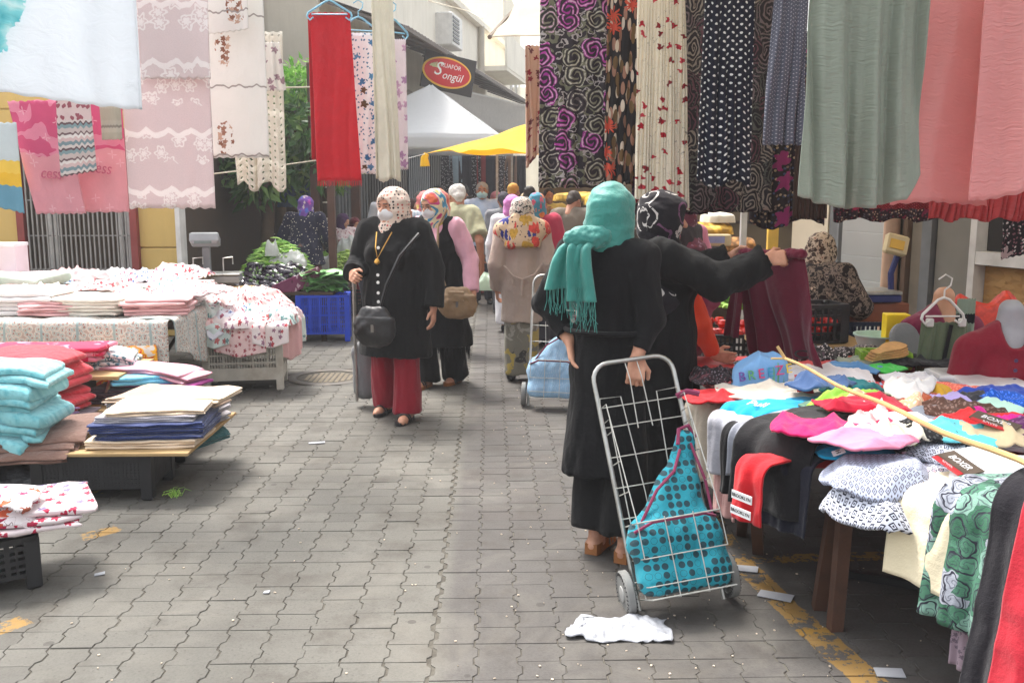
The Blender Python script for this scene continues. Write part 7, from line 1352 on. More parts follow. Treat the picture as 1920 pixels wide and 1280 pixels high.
ch = empty('plastic_chair', (P(1540, 600, 6.5)[0], 6.55, 0), 150, 'pale green plastic chair under the seated woman in brown', 'chair'); M_chr = hard('pale_green_plastic', c(168, 190, 140), .45)
m = MB(); m.box((0, 0, .43), (.42, .42, .03), bev=.01); m.obj('seat', M_chr, ch); m = MB(); m.box((0, .22, .64), (.4, .03, .38), M=Matrix.Rotation(R(-12), 3, 'X'), bev=.01); m.obj('backrest', M_chr, ch)
for sx in (-.18, .18):
    for sy in (-.18, .18): m = MB(); m.bar((sx, sy, 0), (sx * .95, sy * .95, .42), .035); m.obj('leg', M_chr, ch)
# potato sacks and produce further back
def sackmat(nm, a, b):
    n = N(nm, .7, spec=.3); v = n.co('obj'); o = n.vor(v, 17., 1., '3D'); col = n.ramp(n.sep(o.outputs['Color'])[0], [(0, a), (1, b)]); n.base(n.mix(n.ramp(o.outputs['Distance'], [(.3, (0, 0, 0)), (.6, (1, 1, 1))]), col, tuple(x * .45 for x in a[:3]) + (1,))); n.bump(o.outputs['Distance'], -1., .03); return n.m
M_pot = sackmat('potato_net', c(150, 104, 56), c(190, 140, 84)); M_ypot = sackmat('yellow_onion_net', c(206, 160, 50), c(226, 186, 90))
for i, (px, py, Y_, w, h, mt, lb) in enumerate(((1320, 425, 9.6, .62, .14, M_ypot, 'long yellow net sack of potatoes behind the swirl scarf'), (1320, 442, 9.6, .6, .14, M_pot, 'brown net sack under the yellow one'), (1345, 405, 9.7, .3, .12, plain('grey_white_sack', c(196, 190, 176)), 'pale folded sack on top of the net sacks'), (1300, 447, 9.3, .28, .2, M_pot, 'small round net sack with a teal label'), (1370, 455, 9.4, .5, .18, M_pot, 'net sack of onions behind the cream scale'), (1335, 480, 9.4, .8, .2, M_pot, 'wide net sack at the bottom of the sack pile'), (1080, 366, 12.4, .6, .14, M_ypot, 'yellow lit net sack behind the grey brown shirt'), (1130, 372, 12.2, .5, .16, M_ypot, 'second yellow lit net sack by the rose skirt'), (1040, 400, 13., .5, .3, M_pot, 'brown sack behind the yellow shirts'))):
    q = P(px, py, Y_); crumple('net_sack', (q[0], Y_, q[2] - h * .5), w, .45, h * 1.25, mt, lb, 'sack', 'net sacks of potatoes and onions', ridge=1.6, flat=.3, irr=.1)
m = MB(); q = P(1330, 500, 9.5); m.box((q[0], 9.6, .52), (1.3, .6, .9)); tag(m.obj('wooden_counter', M_dkwood), 'dark wooden counter under the net sacks', 'counter')
m = MB(); q = P(1085, 400, 12.5); m.box((q[0] + .1, 12.6, .55), (1.6, .6, 1.1)); tag(m.obj('wooden_counter', M_dkwood), 'dark counter under the yellow lit sacks', 'counter')
q = P(1345, 450, 8.6); cs_ = empty('counter_scale', q - A(0, 0, .12), 0, 'small cream counter scale with a blue display by the net sacks', 'scale'); m = MB(); m.box((0, 0, .12), (.23, .1, .105), bev=.01); m.obj('casing', hard('cream_casing', c(206, 190, 150)), cs_); m = MB(); m.box((-.02, -.052, .125), (.15, .006, .06)); m.obj('display', hard('blue_display', c(150, 160, 200), .3), cs_); m = MB(); m.box((0, .02, .03), (.1, .1, .08)); m.obj('base', M_grey_pl, cs_); m = MB(); m.box((0, .1, -.25), (.4, .3, .46)); tag(m.obj('crate_stack', M_dkwood, None, q - A(0, 0, .12)), 'dark box carrying the cream counter scale', 'box')
heap_tubes('leafy_greens', P(848, 440, 15.) * A(1, 1, 0) + A(0, 0, .75), 2.6, .8, .3, 500, .16, .014, M_bean, 'green vegetables heaped on the red clothed stall behind the masked man', 'greens', 11)
m = MB(); q = P(920, 420, 15.); m.box((q[0], 15., .38), (1.9, .7, .72)); tag(m.obj('red_stall', plain('dark_red_stall_cloth', c(120, 40, 50))), 'stall covered in dark red cloth behind the masked man', 'stall')
# clothes hung in the far shop under the yellow tarp
far_cols = [c(60, 58, 62), c(150, 170, 180), c(52, 50, 56), c(48, 44, 46), c(130, 54, 56), c(46, 46, 54), c(60, 56, 60), c(120, 96, 80), c(40, 40, 44)]
for i, cl in enumerate(far_cols):
    px = 838 + i * 17; sheet('hanging_garment', .26, .95 + .2 * (i % 3), plain('far_cloth_%d' % i, cl, co='uv') if i % 3 else dots('far_dots_%d' % i, cl, [c(170, 170, 170)], 22, .22, .9), P(px, 292, 19.), '%s garment hanging in the shop under the yellow tarp' % ('leftmost charcoal dotted', 'pale blue', 'dark grey', 'black dotted', 'brick red', 'blue black', 'rightmost charcoal dotted', 'tan brown', 'plain black')[i], 'garment', 'garments hung in the far shop', folds=2, nx=20, ny=16)
# ------------------------------------------------------------------ shopping trolleys
def trolley_parts(root):
    L, w = .98, .168
    m = MB(); k = .07; arc = [(-w + k - k * math.cos(a), 0, L - k + k * math.sin(a)) for a in np.linspace(0, math.pi / 2, 6)]; pts = [(-w, 0, .0), (-w, 0, .35), (-w, 0, L - k - .02)] + arc + [(w - k + k * math.sin(a), 0, L - k + k * math.cos(a)) for a in np.linspace(0, math.pi / 2, 6)] + [(w, 0, L - k - .02), (w, 0, .35), (w, 0, 0)]
    m.tube(pts, .0092, 10); m.obj('frame', M_steel, root, smooth=True); r = .0023
    for z in (.12, .24, .36, .48, .6, .72, .8): m = MB(); m.tube([(-w, -.008, z), (w, -.008, z)], r, 6); m.obj('back_wire', M_wire, root)
    for x0, x1 in ((-.055, -.075), (.055, .075)): m = MB(); m.tube([(x0, -.012, .05), (x0, -.012, .45), (x1, -.012, .835), (-.16 if x0 < 0 else .16, -.012, .838), (-.17 if x0 < 0 else .17, -.012, .79)], r, 6); m.obj('back_wire', M_wire, root)
    for sx in (-.025, .025): m = MB(); m.tube([(sx, .01, L + .01), (sx, -.02, .9), (sx * 1.2, -.012, .7)], r, 6); m.obj('hook_wire', M_wire, root)
    D = -.2; f = .33
    for z in (.055, .1, .2, f): m = MB(); m.tube([(-w * .95, -.01, z), (-w * .95, D, z), (w * .95, D, z), (w * .95, -.01, z)], r * (1.3 if z in (.055, f) else 1), 6); m.obj('front_wire', M_wire, root)
    for x in (-.055, .055): m = MB(); m.tube([(x, -.01, .05), (x, D, .05), (x, D - .002, f + .01)], r, 6); m.obj('front_wire', M_wire, root)
    for sx in (-1, 1):
        x = sx * w * .95
        for (ya, za, yb2, zb2) in ((D, f, -.09, .8), (D, .2, D, f), (-.1, .055, -.1, .74)): m = MB(); m.tube([(x, ya, za), (x, yb2, zb2), (x, -.01, zb2 + .0)], r, 6); m.obj('side_wire', M_wire, root)
        for z in (.45, .57, .69): yy = D + (z - f) / (.8 - f) * .11; m = MB(); m.tube([(x, -.01, z), (x, yy, z)], r, 6); m.obj('side_wire', M_wire, root)
    m = MB(); m.tube([(-.215, 0, .087), (.215, 0, .087)], .006, 8); m.obj('axle', M_steel, root)
    for sx in (-1, 1):
        Mw = Matrix.Rotation(R(90), 3, 'Y'); wh = link('wheel', MB().lathe([(.012, -.022), (.03, -.02), (.034, -.008), (.066, -.008), (.066, .008), (.034, .008), (.03, .02), (.012, .022)], n=28).mesh('hub', M_rubber, True), root, (sx * .205, 0, .087), (0, 90, 0))
        m = MB(); m.lathe([(.064, -.016), (.08, -.017), (.087, -.011), (.087, .011), (.08, .017), (.064, .016), (.064, -.016)], n=36); m.obj('tyre', hard('worn_tyre', c(122, 122, 120), .85), wh, smooth=True); m = MB()
        for k_ in range(30): a = k_ * math.pi / 15; m.box((.0755 * math.cos(a), .0755 * math.sin(a), .0175), (.012, .004, .003), rz=math.degrees(a)).box((.0755 * math.cos(a), .0755 * math.sin(a), -.0175), (.012, .004, .003), rz=math.degrees(a))
        m.obj('tread', M_black_pl, wh)['kind'] = 'stuff'
def bag_shape(root, mat, pipe, peak=1.):
    S = Sdf(); S.cone((-.1, -.105, .12), (.1, -.105, .12), .085, .085, .03, .9); S.cone((-.1, -.1, .25), (.1, -.1, .25), .085, .085, .05, .9); S.cone((-.06, -.1, .28), (.05, -.085, .45), .095, .075, .05, .7); S.cone((.05, -.09, .32), (.1, -.07, .56 * peak), .085, .035, .05, .6); S.cone((.1, -.07, .54 * peak), (.13, -.07, .62 * peak), .032, .04, .03, .6); S.plane((0, 0, .062), (0, 0, -1)); S.plane((0, -.192, 0), (0, -1, 0))
    V, F = S.mesh(.008); V = smooth(V, F, 1); V = ripple(V, F, .009, (17, 17, 11), 4); link('fabric', quadmesh('fabric', V, F, mat), root)
    m = MB(); m.tube([(-.165, -.15, .3), (-.1, -.196, .325), (.1, -.196, .325), (.155, -.15, .31)], .006, 6).tube([(-.13, -.14, .33), (-.05, -.16, .44), (.04, -.13, .5), (.09, -.1, .58)], .006, 6).tube([(.155, -.12, .3), (.16, -.11, .45), (.14, -.09, .6)], .006, 6).tube([(.09, -.09, .6), (.11, -.08, .66), (.15, -.08, .67), (.17, -.07, .62)], .009, 6); m.obj('piping', pipe, root, smooth=True)
wl, wr = G(1184, 1145), G(1374, 1130); cm = (wl + wr) / 2; crz = math.degrees(math.atan2(wr[1] - wl[1], wr[0] - wl[0]))
def lean(o, rx, ry, rz): o.rotation_euler = (R(rx), R(ry), R(rz))
tr1 = empty('shopping_trolley', cm, 0, 'chrome shopping trolley leaning toward the hand of the woman in turquoise', 'trolley'); lean(tr1, -24, -6.5, crz); trolley_parts(tr1)
def bagdots(nm, base, dot):
    n = N(nm, .75, sheen=.1, spec=.3); v = n.co('obj'); m_ = n.map(v, (1, .05, 1)); q = n.xyz(m_); cmb = n.n('ShaderNodeCombineXYZ'); n.set(cmb.inputs[0], q[0]); n.set(cmb.inputs[1], q[2]); o = n.vor(n.map(cmb.outputs[0], 32., (0, 0, 4)), 1., 0.); d = o.outputs['Distance']; g = n.sep(o.outputs['Color'])
    full = n.math('LESS_THAN', d, .4); hollow = n.math('MULTIPLY', n.math('GREATER_THAN', g[1], .68), n.math('LESS_THAN', d, .36)); k = n.math('SUBTRACT', full, hollow); col = n.mix(n.math('MULTIPLY', k, n.math('GREATER_THAN', g[2], .08)), base, n.ramp(g[0], [(0, dot), (.6, tuple(x * .8 for x in dot[:3]) + (1,))])); return n.cloth(col, v, 0)
bg1 = empty('trolley_bag', cm, 0, 'turquoise bag with dark dots slumped in the chrome trolley', 'bag'); lean(bg1, -24, -6.5, crz); bag_shape(bg1, bagdots('turquoise_bag', c(32, 142, 160), c(36, 72, 82)), plain('plum_piping', c(130, 52, 84)))
m = MB(); m.tube([(.15, -.02, .8), (.19, -.04, .81), (.23, -.06, .79)], .012, 6); m.obj('tassel', plain('plum_piping', c(130, 52, 84)), bg1)
c2 = G(1015, 752); tr2 = copy_tree(tr1); tr2['label'] = 'second wire trolley beside the woman in the beige cardigan'; tr2.location = (c2[0] + .06, 6.75, 0); lean(tr2, -14, 2, -4)
bg2 = empty('trolley_bag', (c2[0] + .06, 6.75, 0), 0, 'pale blue bag with maroon edging in the second trolley', 'bag'); lean(bg2, -14, 2, -4); bag_shape(bg2, dots('pale_blue_bag', c(140, 176, 206), [c(190, 206, 222)], 110, .25, 0., co='obj'), plain('maroon_piping', c(110, 40, 60)), .8)
# ------------------------------------------------------------------ people
M_blkcoat = plain('black_coat_cloth', c(21, 21, 22), weave=1.2, sheen=.04); M_blkdress = plain('black_abaya', c(17, 17, 19), weave=1.2, sheen=.03); M_blk3 = plain('black_dress_cloth', c(17, 17, 18), sheen=.03)
M_turqs = N('turquoise_scarf', .55, sheen=.3, spec=.4); _v = M_turqs.co('obj'); M_turqs = M_turqs.cloth(M_turqs.ramp(M_turqs.noise(_v, 6, 3)[0], [(.3, c(40, 122, 114)), (.7, c(58, 144, 134))]), _v, 0, 1.4)
M_maskw = plain('white_mask', c(214, 214, 216), .8); M_maskb = plain('pale_blue_mask', c(170, 200, 204), .8)
def g0(px, py, Y=None):
    q = G(px, py) if Y is None else P(px, py, Y) * A(1, 1, 0); return A(q[0], q[1] if Y is None else Y, 0)
cork2 = hard('cork_sole', c(146, 94, 54), .7); M_silv = hard('silver_strap', c(120, 116, 112), .35, .5)
# woman in turquoise
pw = g0(1132, 1030, 3.92); pt = figure(pw, 152, 1.6, 'woman seen from behind in black with a turquoise headscarf, holding the trolley', 'shoppers in the market', M_skin, .8, arms=(((.29, -.0, 1.08), (.15, .05, .93)), ((-.2, .03, 1.04), (-.165, .09, .89))), hands=(((-.3, .3, -.9), .35), ((-.05, .25, -.8), .9, (.4, -.8, -.2))), feet=((.03, .02), (-.12, .06)),
    wear=[dict(kind='trousers', mat=M_blk3, hem=.12, flare=.105, knee=.075, name='trousers', freq=(12, 12, 2)), dict(kind='dress', mat=M_blkdress, off=.02, hem=.36, flare=.225, name='long_tunic', rip=.015, freq=(10, 10, 2.2), sleeve=.93, soff=.012, cuff=.034, res=.009, hfl=.72)],
    scarf=M_turqs, scarf_kw=dict(cape=0, big=1.06), sandal=(cork2, M_silv, .05), head=(8, 4))
rv = empty('tail_holder') if False else None
tl = [(.05, .13, 1.36), (.08, .19, 1.345), (.1, .2, 1.29), (.115, .19, 1.22), (.12, .19, 1.17)]
ribbon('scarf_tail', tl, (1, .25, -.1), .1, .16, M_turqs, pt, .014, .006, 34, 22, 1.6); ribbon('scarf_tail', [(.03, .12, 1.36), (.05, .2, 1.34), (.05, .2, 1.27), (.045, .19, 1.18), (.04, .19, 1.12)], (1, .15, 0), .08, .12, M_turqs, pt, .014, .006, 34, 20, 1.4)
S = Sdf(); S.ell((.055, .14, 1.375), (.055, .05, .045), .03); S.cone((0, .1, 1.38), (.1, .17, 1.37), .05, .035, .03); mesh_part('scarf_knot', S, .007, M_turqs, pt, None, (.006, (30, 30, 40), 3))
fr = MB(); rr_ = random.Random(8)
for (cx, cy, cz, w_) in ((.12, .19, 1.165, .16), (.04, .19, 1.115, .12)):
    for i in range(int(w_ * 210)):
        x = cx - w_ / 2 + w_ * i / (w_ * 210); fr.tube([(x, cy + rr_.gauss(0, .006), cz + .015), (x + rr_.gauss(0, .006), cy + rr_.gauss(0, .006), cz - .05), (x + rr_.gauss(0, .01), cy + rr_.gauss(0, .008), cz - .075 - rr_.random() * .05)], .0013, 4)
fr.obj('fringe', M_turqs, pt)
m = MB(); m.tube([(.145 * math.cos(a) + 0, 0, 0) for a in (0, .1)], .001, 4)
S = Sdf(); S.cone((-.155, 0, .99), (.155, 0, .99), .0, .0, 0.)
bl_ = MB(); bl_.tube([(.185 * math.cos(a), .148 * math.sin(a) + .0, .985) for a in np.linspace(0, 6.28, 29)[:-1]], .012, 8, True); bl_.obj('belt', M_blkdress, pt, smooth=True)
# woman in black holding the maroon garment
pb_ = g0(1228, 900, 4.62); pb2 = figure(pb_, 82, 1.56, 'stout woman in a long black dress and black swirl scarf holding up the maroon garment', 'shoppers in the market', M_skin, 1.4, arms=(((.24, -.22, 1.2), (.22, -.38, 1.27)), ((-.24, -.27, 1.17), (-.17, -.5, 1.28))), hands=(((-.1, -1, .1), 1.15, (-1, 0, -.3)), ((.05, -1, .12), 1.2, (1, .1, -.4))), feet=((.09, 0), (-.09, 0)),
    wear=[dict(kind='dress', mat=M_blk3, hem=.05, flare=.235, rip=.016, freq=(9, 9, 2), sleeve=1., soff=.03, cuff=.055, res=.0095, name='long_dress')], scarf=rings('swirl_scarf', c(30, 27, 32), [c(196, 190, 186), c(110, 70, 100), c(206, 200, 196)], 8.5, 2.4, 2., 'obj', .3, .78, hole=.06, rand=.7, minr=.6), scarf_kw=dict(cape=.2, big=1.16), head=(10, 8), shoe=M_black_pl)
gm_ = sheet('maroon_tunic', .4, .52, plain('maroon_jersey', c(98, 24, 46), co='uv'), (1.36, 4.52, 1.265), 'maroon tunic held up between two hands above the right table', 'tunic', None, folds=2.2, amp=.025, taper=1.3, shear=.12, rz=-62, noise=.03, nx=60, bottom=lambda u: .02 * math.sin(u * 6), curl=.07)
sheet('maroon_sleeve', .075, .42, plain('maroon_jersey', c(98, 24, 46)), A(-.17, -.03, -.01), None, None, None, folds=1., amp=.012, taper=1.3, shear=-.1, parent=gm_, nx=18).name = 'sleeve'
S = Sdf(); S.cone((-.2, 0, .0), (.2, -.0, .01), .018, .024, .02); mesh_part('gathered_top', S, .006, plain('maroon_jersey', c(98, 24, 46)), gm_, None, (.006, (40, 40, 40), 2))
# woman in black coat and spotted scarf
M_spot = N('spotted_scarf', .85, sheen=.15); _v = M_spot.co('obj'); _o = M_spot.vor(M_spot.map(_v, 44.), 1., .35, '3D'); M_spot = M_spot.cloth(M_spot.mix(M_spot.math('LESS_THAN', _o.outputs['Distance'], .34), c(222, 204, 190), M_spot.ramp(M_spot.sep(_o.outputs['Color'])[0], [(0, c(40, 36, 40)), (.34, c(190, 90, 84)), (.6, c(206, 140, 120)), (.8, c(60, 50, 54))], 'CONSTANT')), _v, 0)
M_redtr = plain('crimson_trousers', c(130, 18, 36))
p1 = g0(744, 770, 6.5); w1 = figure(p1, -16, 1.6, 'masked woman in a black coat, red trousers and spotted cream headscarf walking forward', 'shoppers in the market', M_skin, 1.18, arms=(((.28, .03, 1.03), (.3, -.04, .78)), ((-.28, .06, 1.06), (-.22, -.2, 1.02))), hands=((None, .35), ((.35, -.8, -.1), .75, (.8, .2, -.5))), feet=((.13, -.12), (-.11, .08)),
    wear=[dict(kind='trousers', mat=M_redtr, hem=.05, flare=.105, knee=.072, freq=(13, 13, 2), rip=.013, name='trousers'), dict(kind='coat', mat=M_blkcoat, off=.03, hem=.44, flare=.225, rip=.015, freq=(9, 9, 2.6), soff=.03, cuff=.046, name='coat', collar=True, res=.0095)], scarf=M_spot, scarf_kw=dict(cape=.05, big=1.1, knot='front'), mask=M_maskw, eyes=True, head=(-22, 6), sandal=(M_black_pl, M_black_pl, .025))
m = MB()
for z in (1.2, 1.02, .97, .9, .84): m.lathe([(.001, 0), (.011, .001), (.011, .005), (.001, .007)], (-.01, -.262 if z < 1.1 else -.245, z), 10, Matrix.Rotation(R(90), 3, 'X'))
m.obj('button', M_signw, w1); m = MB(); m.tube([(-.06, -.15, 1.3), (-.035, -.235, 1.2), (-.01, -.265, 1.13), (.02, -.235, 1.2), (.05, -.15, 1.3)], .004, 5); m.lathe([(.001, -.022), (.018, -.01), (.02, .0), (.012, .016), (.001, .02)], (-.01, -.272, 1.11), 10); m.obj('necklace', hard('gold', c(206, 160, 80), .3, .8), w1)
def handbag(loc, rz, w, h, d, mat, label, strap, fl=True, slouch=0.):
    o = empty('handbag', loc, rz, label, 'handbag'); S = Sdf(); S.cone((-w * .36, 0, .1 * h), (w * .36, 0, .1 * h), h * .3, h * .3, .03, d / h); S.cone((-w * .3, 0, .6 * h), (w * .3, 0, .6 * h), h * .26, h * .26, .08, d / h); S.cone((-w * .38, 0, .32 * h), (w * .38, 0, .32 * h), h * .3, h * .3, .05, d / h); mesh_part('pouch', S, .008, mat, o, None, (.006, (14, 14, 14), 4))
    if fl: m = MB(); m.box((0, -d * .34, h * .56), (w * .82, .02, h * .4), M=Matrix.Rotation(R(-8), 3, 'X'), bev=.008); m.obj('flap', mat, o)
    m = MB(); m.tube(strap, .011, 6); m.obj('strap', mat, o, smooth=True); m = MB(); m.box((w * .05, -d * .42, h * .3), (.02, .008, .05)); m.obj('zip', M_silv, o); return o
M_leath = hard('black_leather', c(30, 29, 31), .4, scale=10, bump=.2, spec=.5); M_tan = hard('tan_leather', c(138, 112, 82), .5, scale=10, bump=.2)
hb = P(702, 590, 6.15); handbag(hb - A(0, 0, .16), -18, .12, .25, .12, M_leath, 'black slouchy handbag of the woman in the black coat', [(.04, 0, .2), (.09, .0, .36), (.18, .02, .55), (.26, .16, .69)], False)
# woman in pink shirt
M_swirl = N('colourful_scarf', .6, sheen=.2); _v = M_swirl.co('obj'); _w = M_swirl.noise(_v, 5.5, 1, .4, .9)[0]; M_swirl = M_swirl.cloth(M_swirl.ramp(_w, [(.2, c(214, 190, 90)), (.36, c(226, 214, 176)), (.43, c(66, 140, 176)), (.48, c(224, 206, 170)), (.53, c(206, 76, 128)), (.58, c(206, 96, 60)), (.64, c(150, 110, 60)), (.7, c(80, 56, 50))], 'CONSTANT'), _v, 0)
M_pinks = plain('pink_shirt', c(222, 168, 184))
p2 = g0(826, 712, 7.55); w2 = figure(p2, -24, 1.6, 'masked woman in a pink shirt, black pinafore and colourful headscarf with a tan bag', 'shoppers in the market', M_skin, 1.08, arms=(((.28, .0, 1.03), (.34, -.08, .79)), None), hands=((None, .35), (None, .4)), feet=((.06, .16), (-.08, -.1)), lean=6,
    wear=[dict(kind='top', mat=M_pinks, hem=.8, name='shirt', soff=.022, collar=True), dict(kind='trousers', mat=M_blk3, hem=.05, flare=.11, knee=.08, name='trousers'), dict(kind='vest', mat=M_blk3, hem=.34, flare=.24, off=.03, name='pinafore', rip=.016, freq=(12, 12, 3))], scarf=M_swirl, scarf_kw=dict(cape=.0, big=1.1), mask=M_maskw, eyes=True, glasses=True, head=(-20, 10), sandal=(cork2, M_black_pl, .03))
fr = MB(); rr_ = random.Random(2)
for i in range(46):
    a = i / 46 * 6.28; fr.tube([(.24 * math.cos(a), .18 * math.sin(a) + .02, .36), (.245 * math.cos(a), .19 * math.sin(a) + .02, .3 - rr_.random() * .07)], .008, 4, r2=.002)
fr.obj('ragged_hem', M_blk3, w2)
hb = P(858, 556, 7.2); handbag(hb - A(0, 0, .12), -14, .15, .22, .1, M_tan, 'tan shoulder bag of the woman in the pink shirt', [(-.1, 0, .2), (-.16, .0, .4), (-.17, .06, .66), (-.13, .16, .78)])
# woman in the beige cardigan, from behind
M_bei = plain('beige_cardigan', c(176, 158, 146), weave=1.6); M_bw = N('speckled_scarf', .8, sheen=.15); _v = M_bw.co('obj'); _n = M_bw.noise(_v, 52, 3, .6)[0]; M_bw = M_bw.cloth(M_bw.ramp(_n, [(.38, c(44, 40, 42)), (.46, c(206, 198, 186)), (.6, c(190, 176, 160)), (.64, c(150, 60, 60))], 'CONSTANT'), _v, 0)
p3 = g0(978, 716, 7.75); w3 = figure(p3, 180, 1.54, 'woman from behind in a beige cardigan and a speckled scarf with a flowered shawl', 'shoppers in the market', M_skin, .92, arms=(((.22, .05, 1.02), (.215, -.05, .8)), ((-.22, .05, 1.02), (-.21, -.1, .82))), wear=[dict(kind='skirt', mat=rings('grey_yellow_skirt', c(120, 116, 104), [c(60, 58, 56), c(170, 150, 80), c(150, 146, 136)], 6, 2., 1.5, 'obj'), hem=.06, flare=.17, name='skirt'), dict(kind='coat', mat=M_bei, off=.03, hem=.52, flare=.2, name='cardigan', soff=.03, rip=.008)], scarf=M_bw, scarf_kw=dict(cape=.02, big=1.05), shoe=M_black_pl, q=1.25)
S = Sdf(); S.cone((-.15, .03, 1.26), (.15, .03, 1.26), .09, .09, .05); S.cone((0, .08, 1.28), (0, .13, 1.12), .14, .15, .05, .35, True); mesh_part('shawl', S, .012, flowers('bold_flower_shawl', c(196, 170, 140), [c(196, 50, 50), c(50, 56, 130), c(190, 150, 60), c(206, 70, 60)], 10, .46, 6, 'obj', .95, warp=.3, second=(c(60, 40, 50), 40, .3)), w3, None, (.004, (10, 10, 10), 1))
m = MB(); m.tube([(.15, .155, .98), (.08, .18, .9), (0, .19, .87), (-.1, .18, .91), (-.16, .15, 1.0)], .009, 6).tube([(.0, .19, .87), (.005, .19, .74)], .012, 6); m.obj('tie_belt', M_bei, w3, smooth=True)
# the others
M_khaki = plain('khaki_shirt', c(152, 150, 122)); M_greytr = plain('grey_trousers', c(120, 118, 120)); M_dktr = plain('dark_trousers', c(44, 44, 52)); M_bluesh = plain('pale_blue_shirt', c(176, 190, 214)); M_ghair = hard('grey_hair', c(150, 148, 146), .8, scale=60); M_whair = hard('white_hair', c(200, 196, 190), .8, scale=60)
M_strs = stripes('striped_shirt', [(0, c(206, 196, 196)), (.55, c(206, 196, 196)), (.56, c(130, 96, 106)), (.8, c(170, 150, 158))], .045, co='obj', axis=2)
GP = 'shoppers in the market'
figure(g0(846, 668, 9.2), 160, 1.7, 'grey haired man in a khaki shirt bending over, behind the pink shirt', GP, M_skin2, 1.05, lean=16, female=False, head=(35, 16), hair=(M_whair, 'bald'), bare=(True, True), arms=(((.27, .1, 1.06), (.3, .0, .84)), ((-.3, .02, 1.04), (-.29, -.05, .8))), wear=[dict(kind='trousers', mat=M_greytr, name='trousers', flare=.08), dict(kind='top', mat=M_khaki, hem=.74, flare=.2, sleeve=.42, soff=.03, off=.02, name='shirt', collar=True)], shoe=M_black_pl, q=1.3)
figure(g0(905, 566, 13.4), 0, 1.74, 'grey haired man in a pale blue shirt and blue mask facing the camera', GP, M_skin2, 1.08, female=False, mask=M_maskb, eyes=True, hair=(M_ghair, 'short'), wear=[dict(kind='trousers', mat=M_dktr, name='trousers'), dict(kind='top', mat=M_bluesh, hem=.78, soff=.025, name='shirt', collar=True)], shoe=M_black_pl, q=1.2)
figure(g0(702, 640, 9.7), 60, 1.62, 'balding man in a striped shirt bending down behind the spotted scarf', GP, M_skin2, 1.15, lean=38, female=False, hair=(M_ghair, 'bald'), bare=(True, True), arms=(((.2, -.35, .98), (.18, -.45, .76)), ((-.22, -.3, .95), (-.2, -.4, .72))), wear=[dict(kind='trousers', mat=M_dktr, name='trousers'), dict(kind='top', mat=M_strs, sleeve=.45, soff=.03, name='shirt')], shoe=M_black_pl, q=1.4)
M_navdot = dots('navy_speckle', c(34, 34, 54), [c(206, 200, 180)], 30, .2, .9, co='obj', rot=0); M_psc = flowers('purple_scarf', c(120, 80, 160), [c(190, 90, 180), c(90, 110, 190), c(206, 190, 190)], 12, .4, 4, 'obj', .8, warp=.6)
figure(g0(575, 590, 11.6), 172, 1.56, 'woman from behind in a navy speckled blouse and purple scarf at the vegetables', GP, M_skin, 1.3, lean=10, arms=(((.3, -.05, 1.04), (.26, -.2, .86)), ((-.3, -.05, 1.04), (-.28, -.22, .88))), wear=[dict(kind='skirt', mat=flowers('plaid_skirt', c(84, 84, 92), [c(60, 90, 96), c(120, 86, 80)], 7, .45, 4, 'obj', .9), hem=.1, name='skirt'), dict(kind='top', mat=M_navdot, hem=.72, flare=.21, soff=.03, name='blouse')], scarf=M_psc, scarf_kw=dict(cape=.04, knot='back'), shoe=M_black_pl, q=1.4)
figure(g0(648, 580, 13.0), 30, 1.3, 'woman in a plum scarf and white flowered top seated behind the brown post', GP, M_skin, 1.15, wear=[dict(kind='dress', mat=print_small('white_rose_top', c(206, 190, 190), [c(150, 80, 90)], 30) if False else flowers('white_rose_top', c(206, 190, 190), [c(150, 80, 90)], 30, .35, 5, 'obj'), hem=.1, name='dress')], scarf=plain('plum_scarf', c(74, 44, 84)), head=(40, 20), q=1.6)
figure(g0(668, 560, 13.4), 50, 1.24, 'woman in a maroon scarf resting her chin on her hand among the vegetables', GP, M_skin, 1.1, arms=(None, ((-.2, -.2, 1.05), (-.08, -.2, 1.3))), hands=((None, .4), ((.2, -.1, .9), 1.1)), wear=[dict(kind='dress', mat=plain('crimson_cardigan', c(150, 30, 56)), hem=.1, name='dress')], scarf=plain('maroon_scarf', c(96, 28, 40)), mask=None, head=(-10, 14), q=1.6)
figure(g0(728, 560, 14.4), 180, 1.68, 'person in a white shirt seen from behind under the cream scarf', GP, M_skin2, 1.05, female=False, hair=(M_hair_dark, 'short'), wear=[dict(kind='trousers', mat=M_dktr, name='trousers'), dict(kind='top', mat=plain('white_tee', c(214, 214, 220)), name='shirt')], shoe=M_black_pl, q=1.6)
figure(g0(775, 560, 14.8), 60, 1.5, 'woman in a dark brown scarf looking right behind the colourful headscarf', GP, M_skin, 1.1, wear=[dict(kind='dress', mat=plain('brown_dress', c(70, 50, 50)), hem=.1, name='dress')], scarf=plain('brown_scarf', c(72, 48, 46)), q=1.6, shoe=M_black_pl)
figure(g0(800, 600, 11.2), 200, 1.6, 'woman in a pale striped dress and coral scarf just behind the pink shirt', GP, M_skin, 1.1, wear=[dict(kind='dress', mat=stripes('pale_stripes', [(0, c(196, 204, 210)), (.6, c(170, 184, 196))], .04, 'obj', 0), hem=.1, name='dress')], scarf=flowers('coral_scarf', c(206, 110, 110), [c(224, 190, 110), c(120, 150, 120)], 12, .4, 4, 'obj'), q=1.6, shoe=M_black_pl)
figure(g0(826, 560, 15.5), 20, 1.72, 'dark haired man in a charcoal shirt behind the old man', GP, M_skin2, 1., female=False, hair=(M_hair_dark, 'short'), wear=[dict(kind='trousers', mat=M_dktr), dict(kind='top', mat=plain('charcoal_shirt', c(86, 84, 88)), name='shirt')], q=1.6, shoe=M_black_pl)
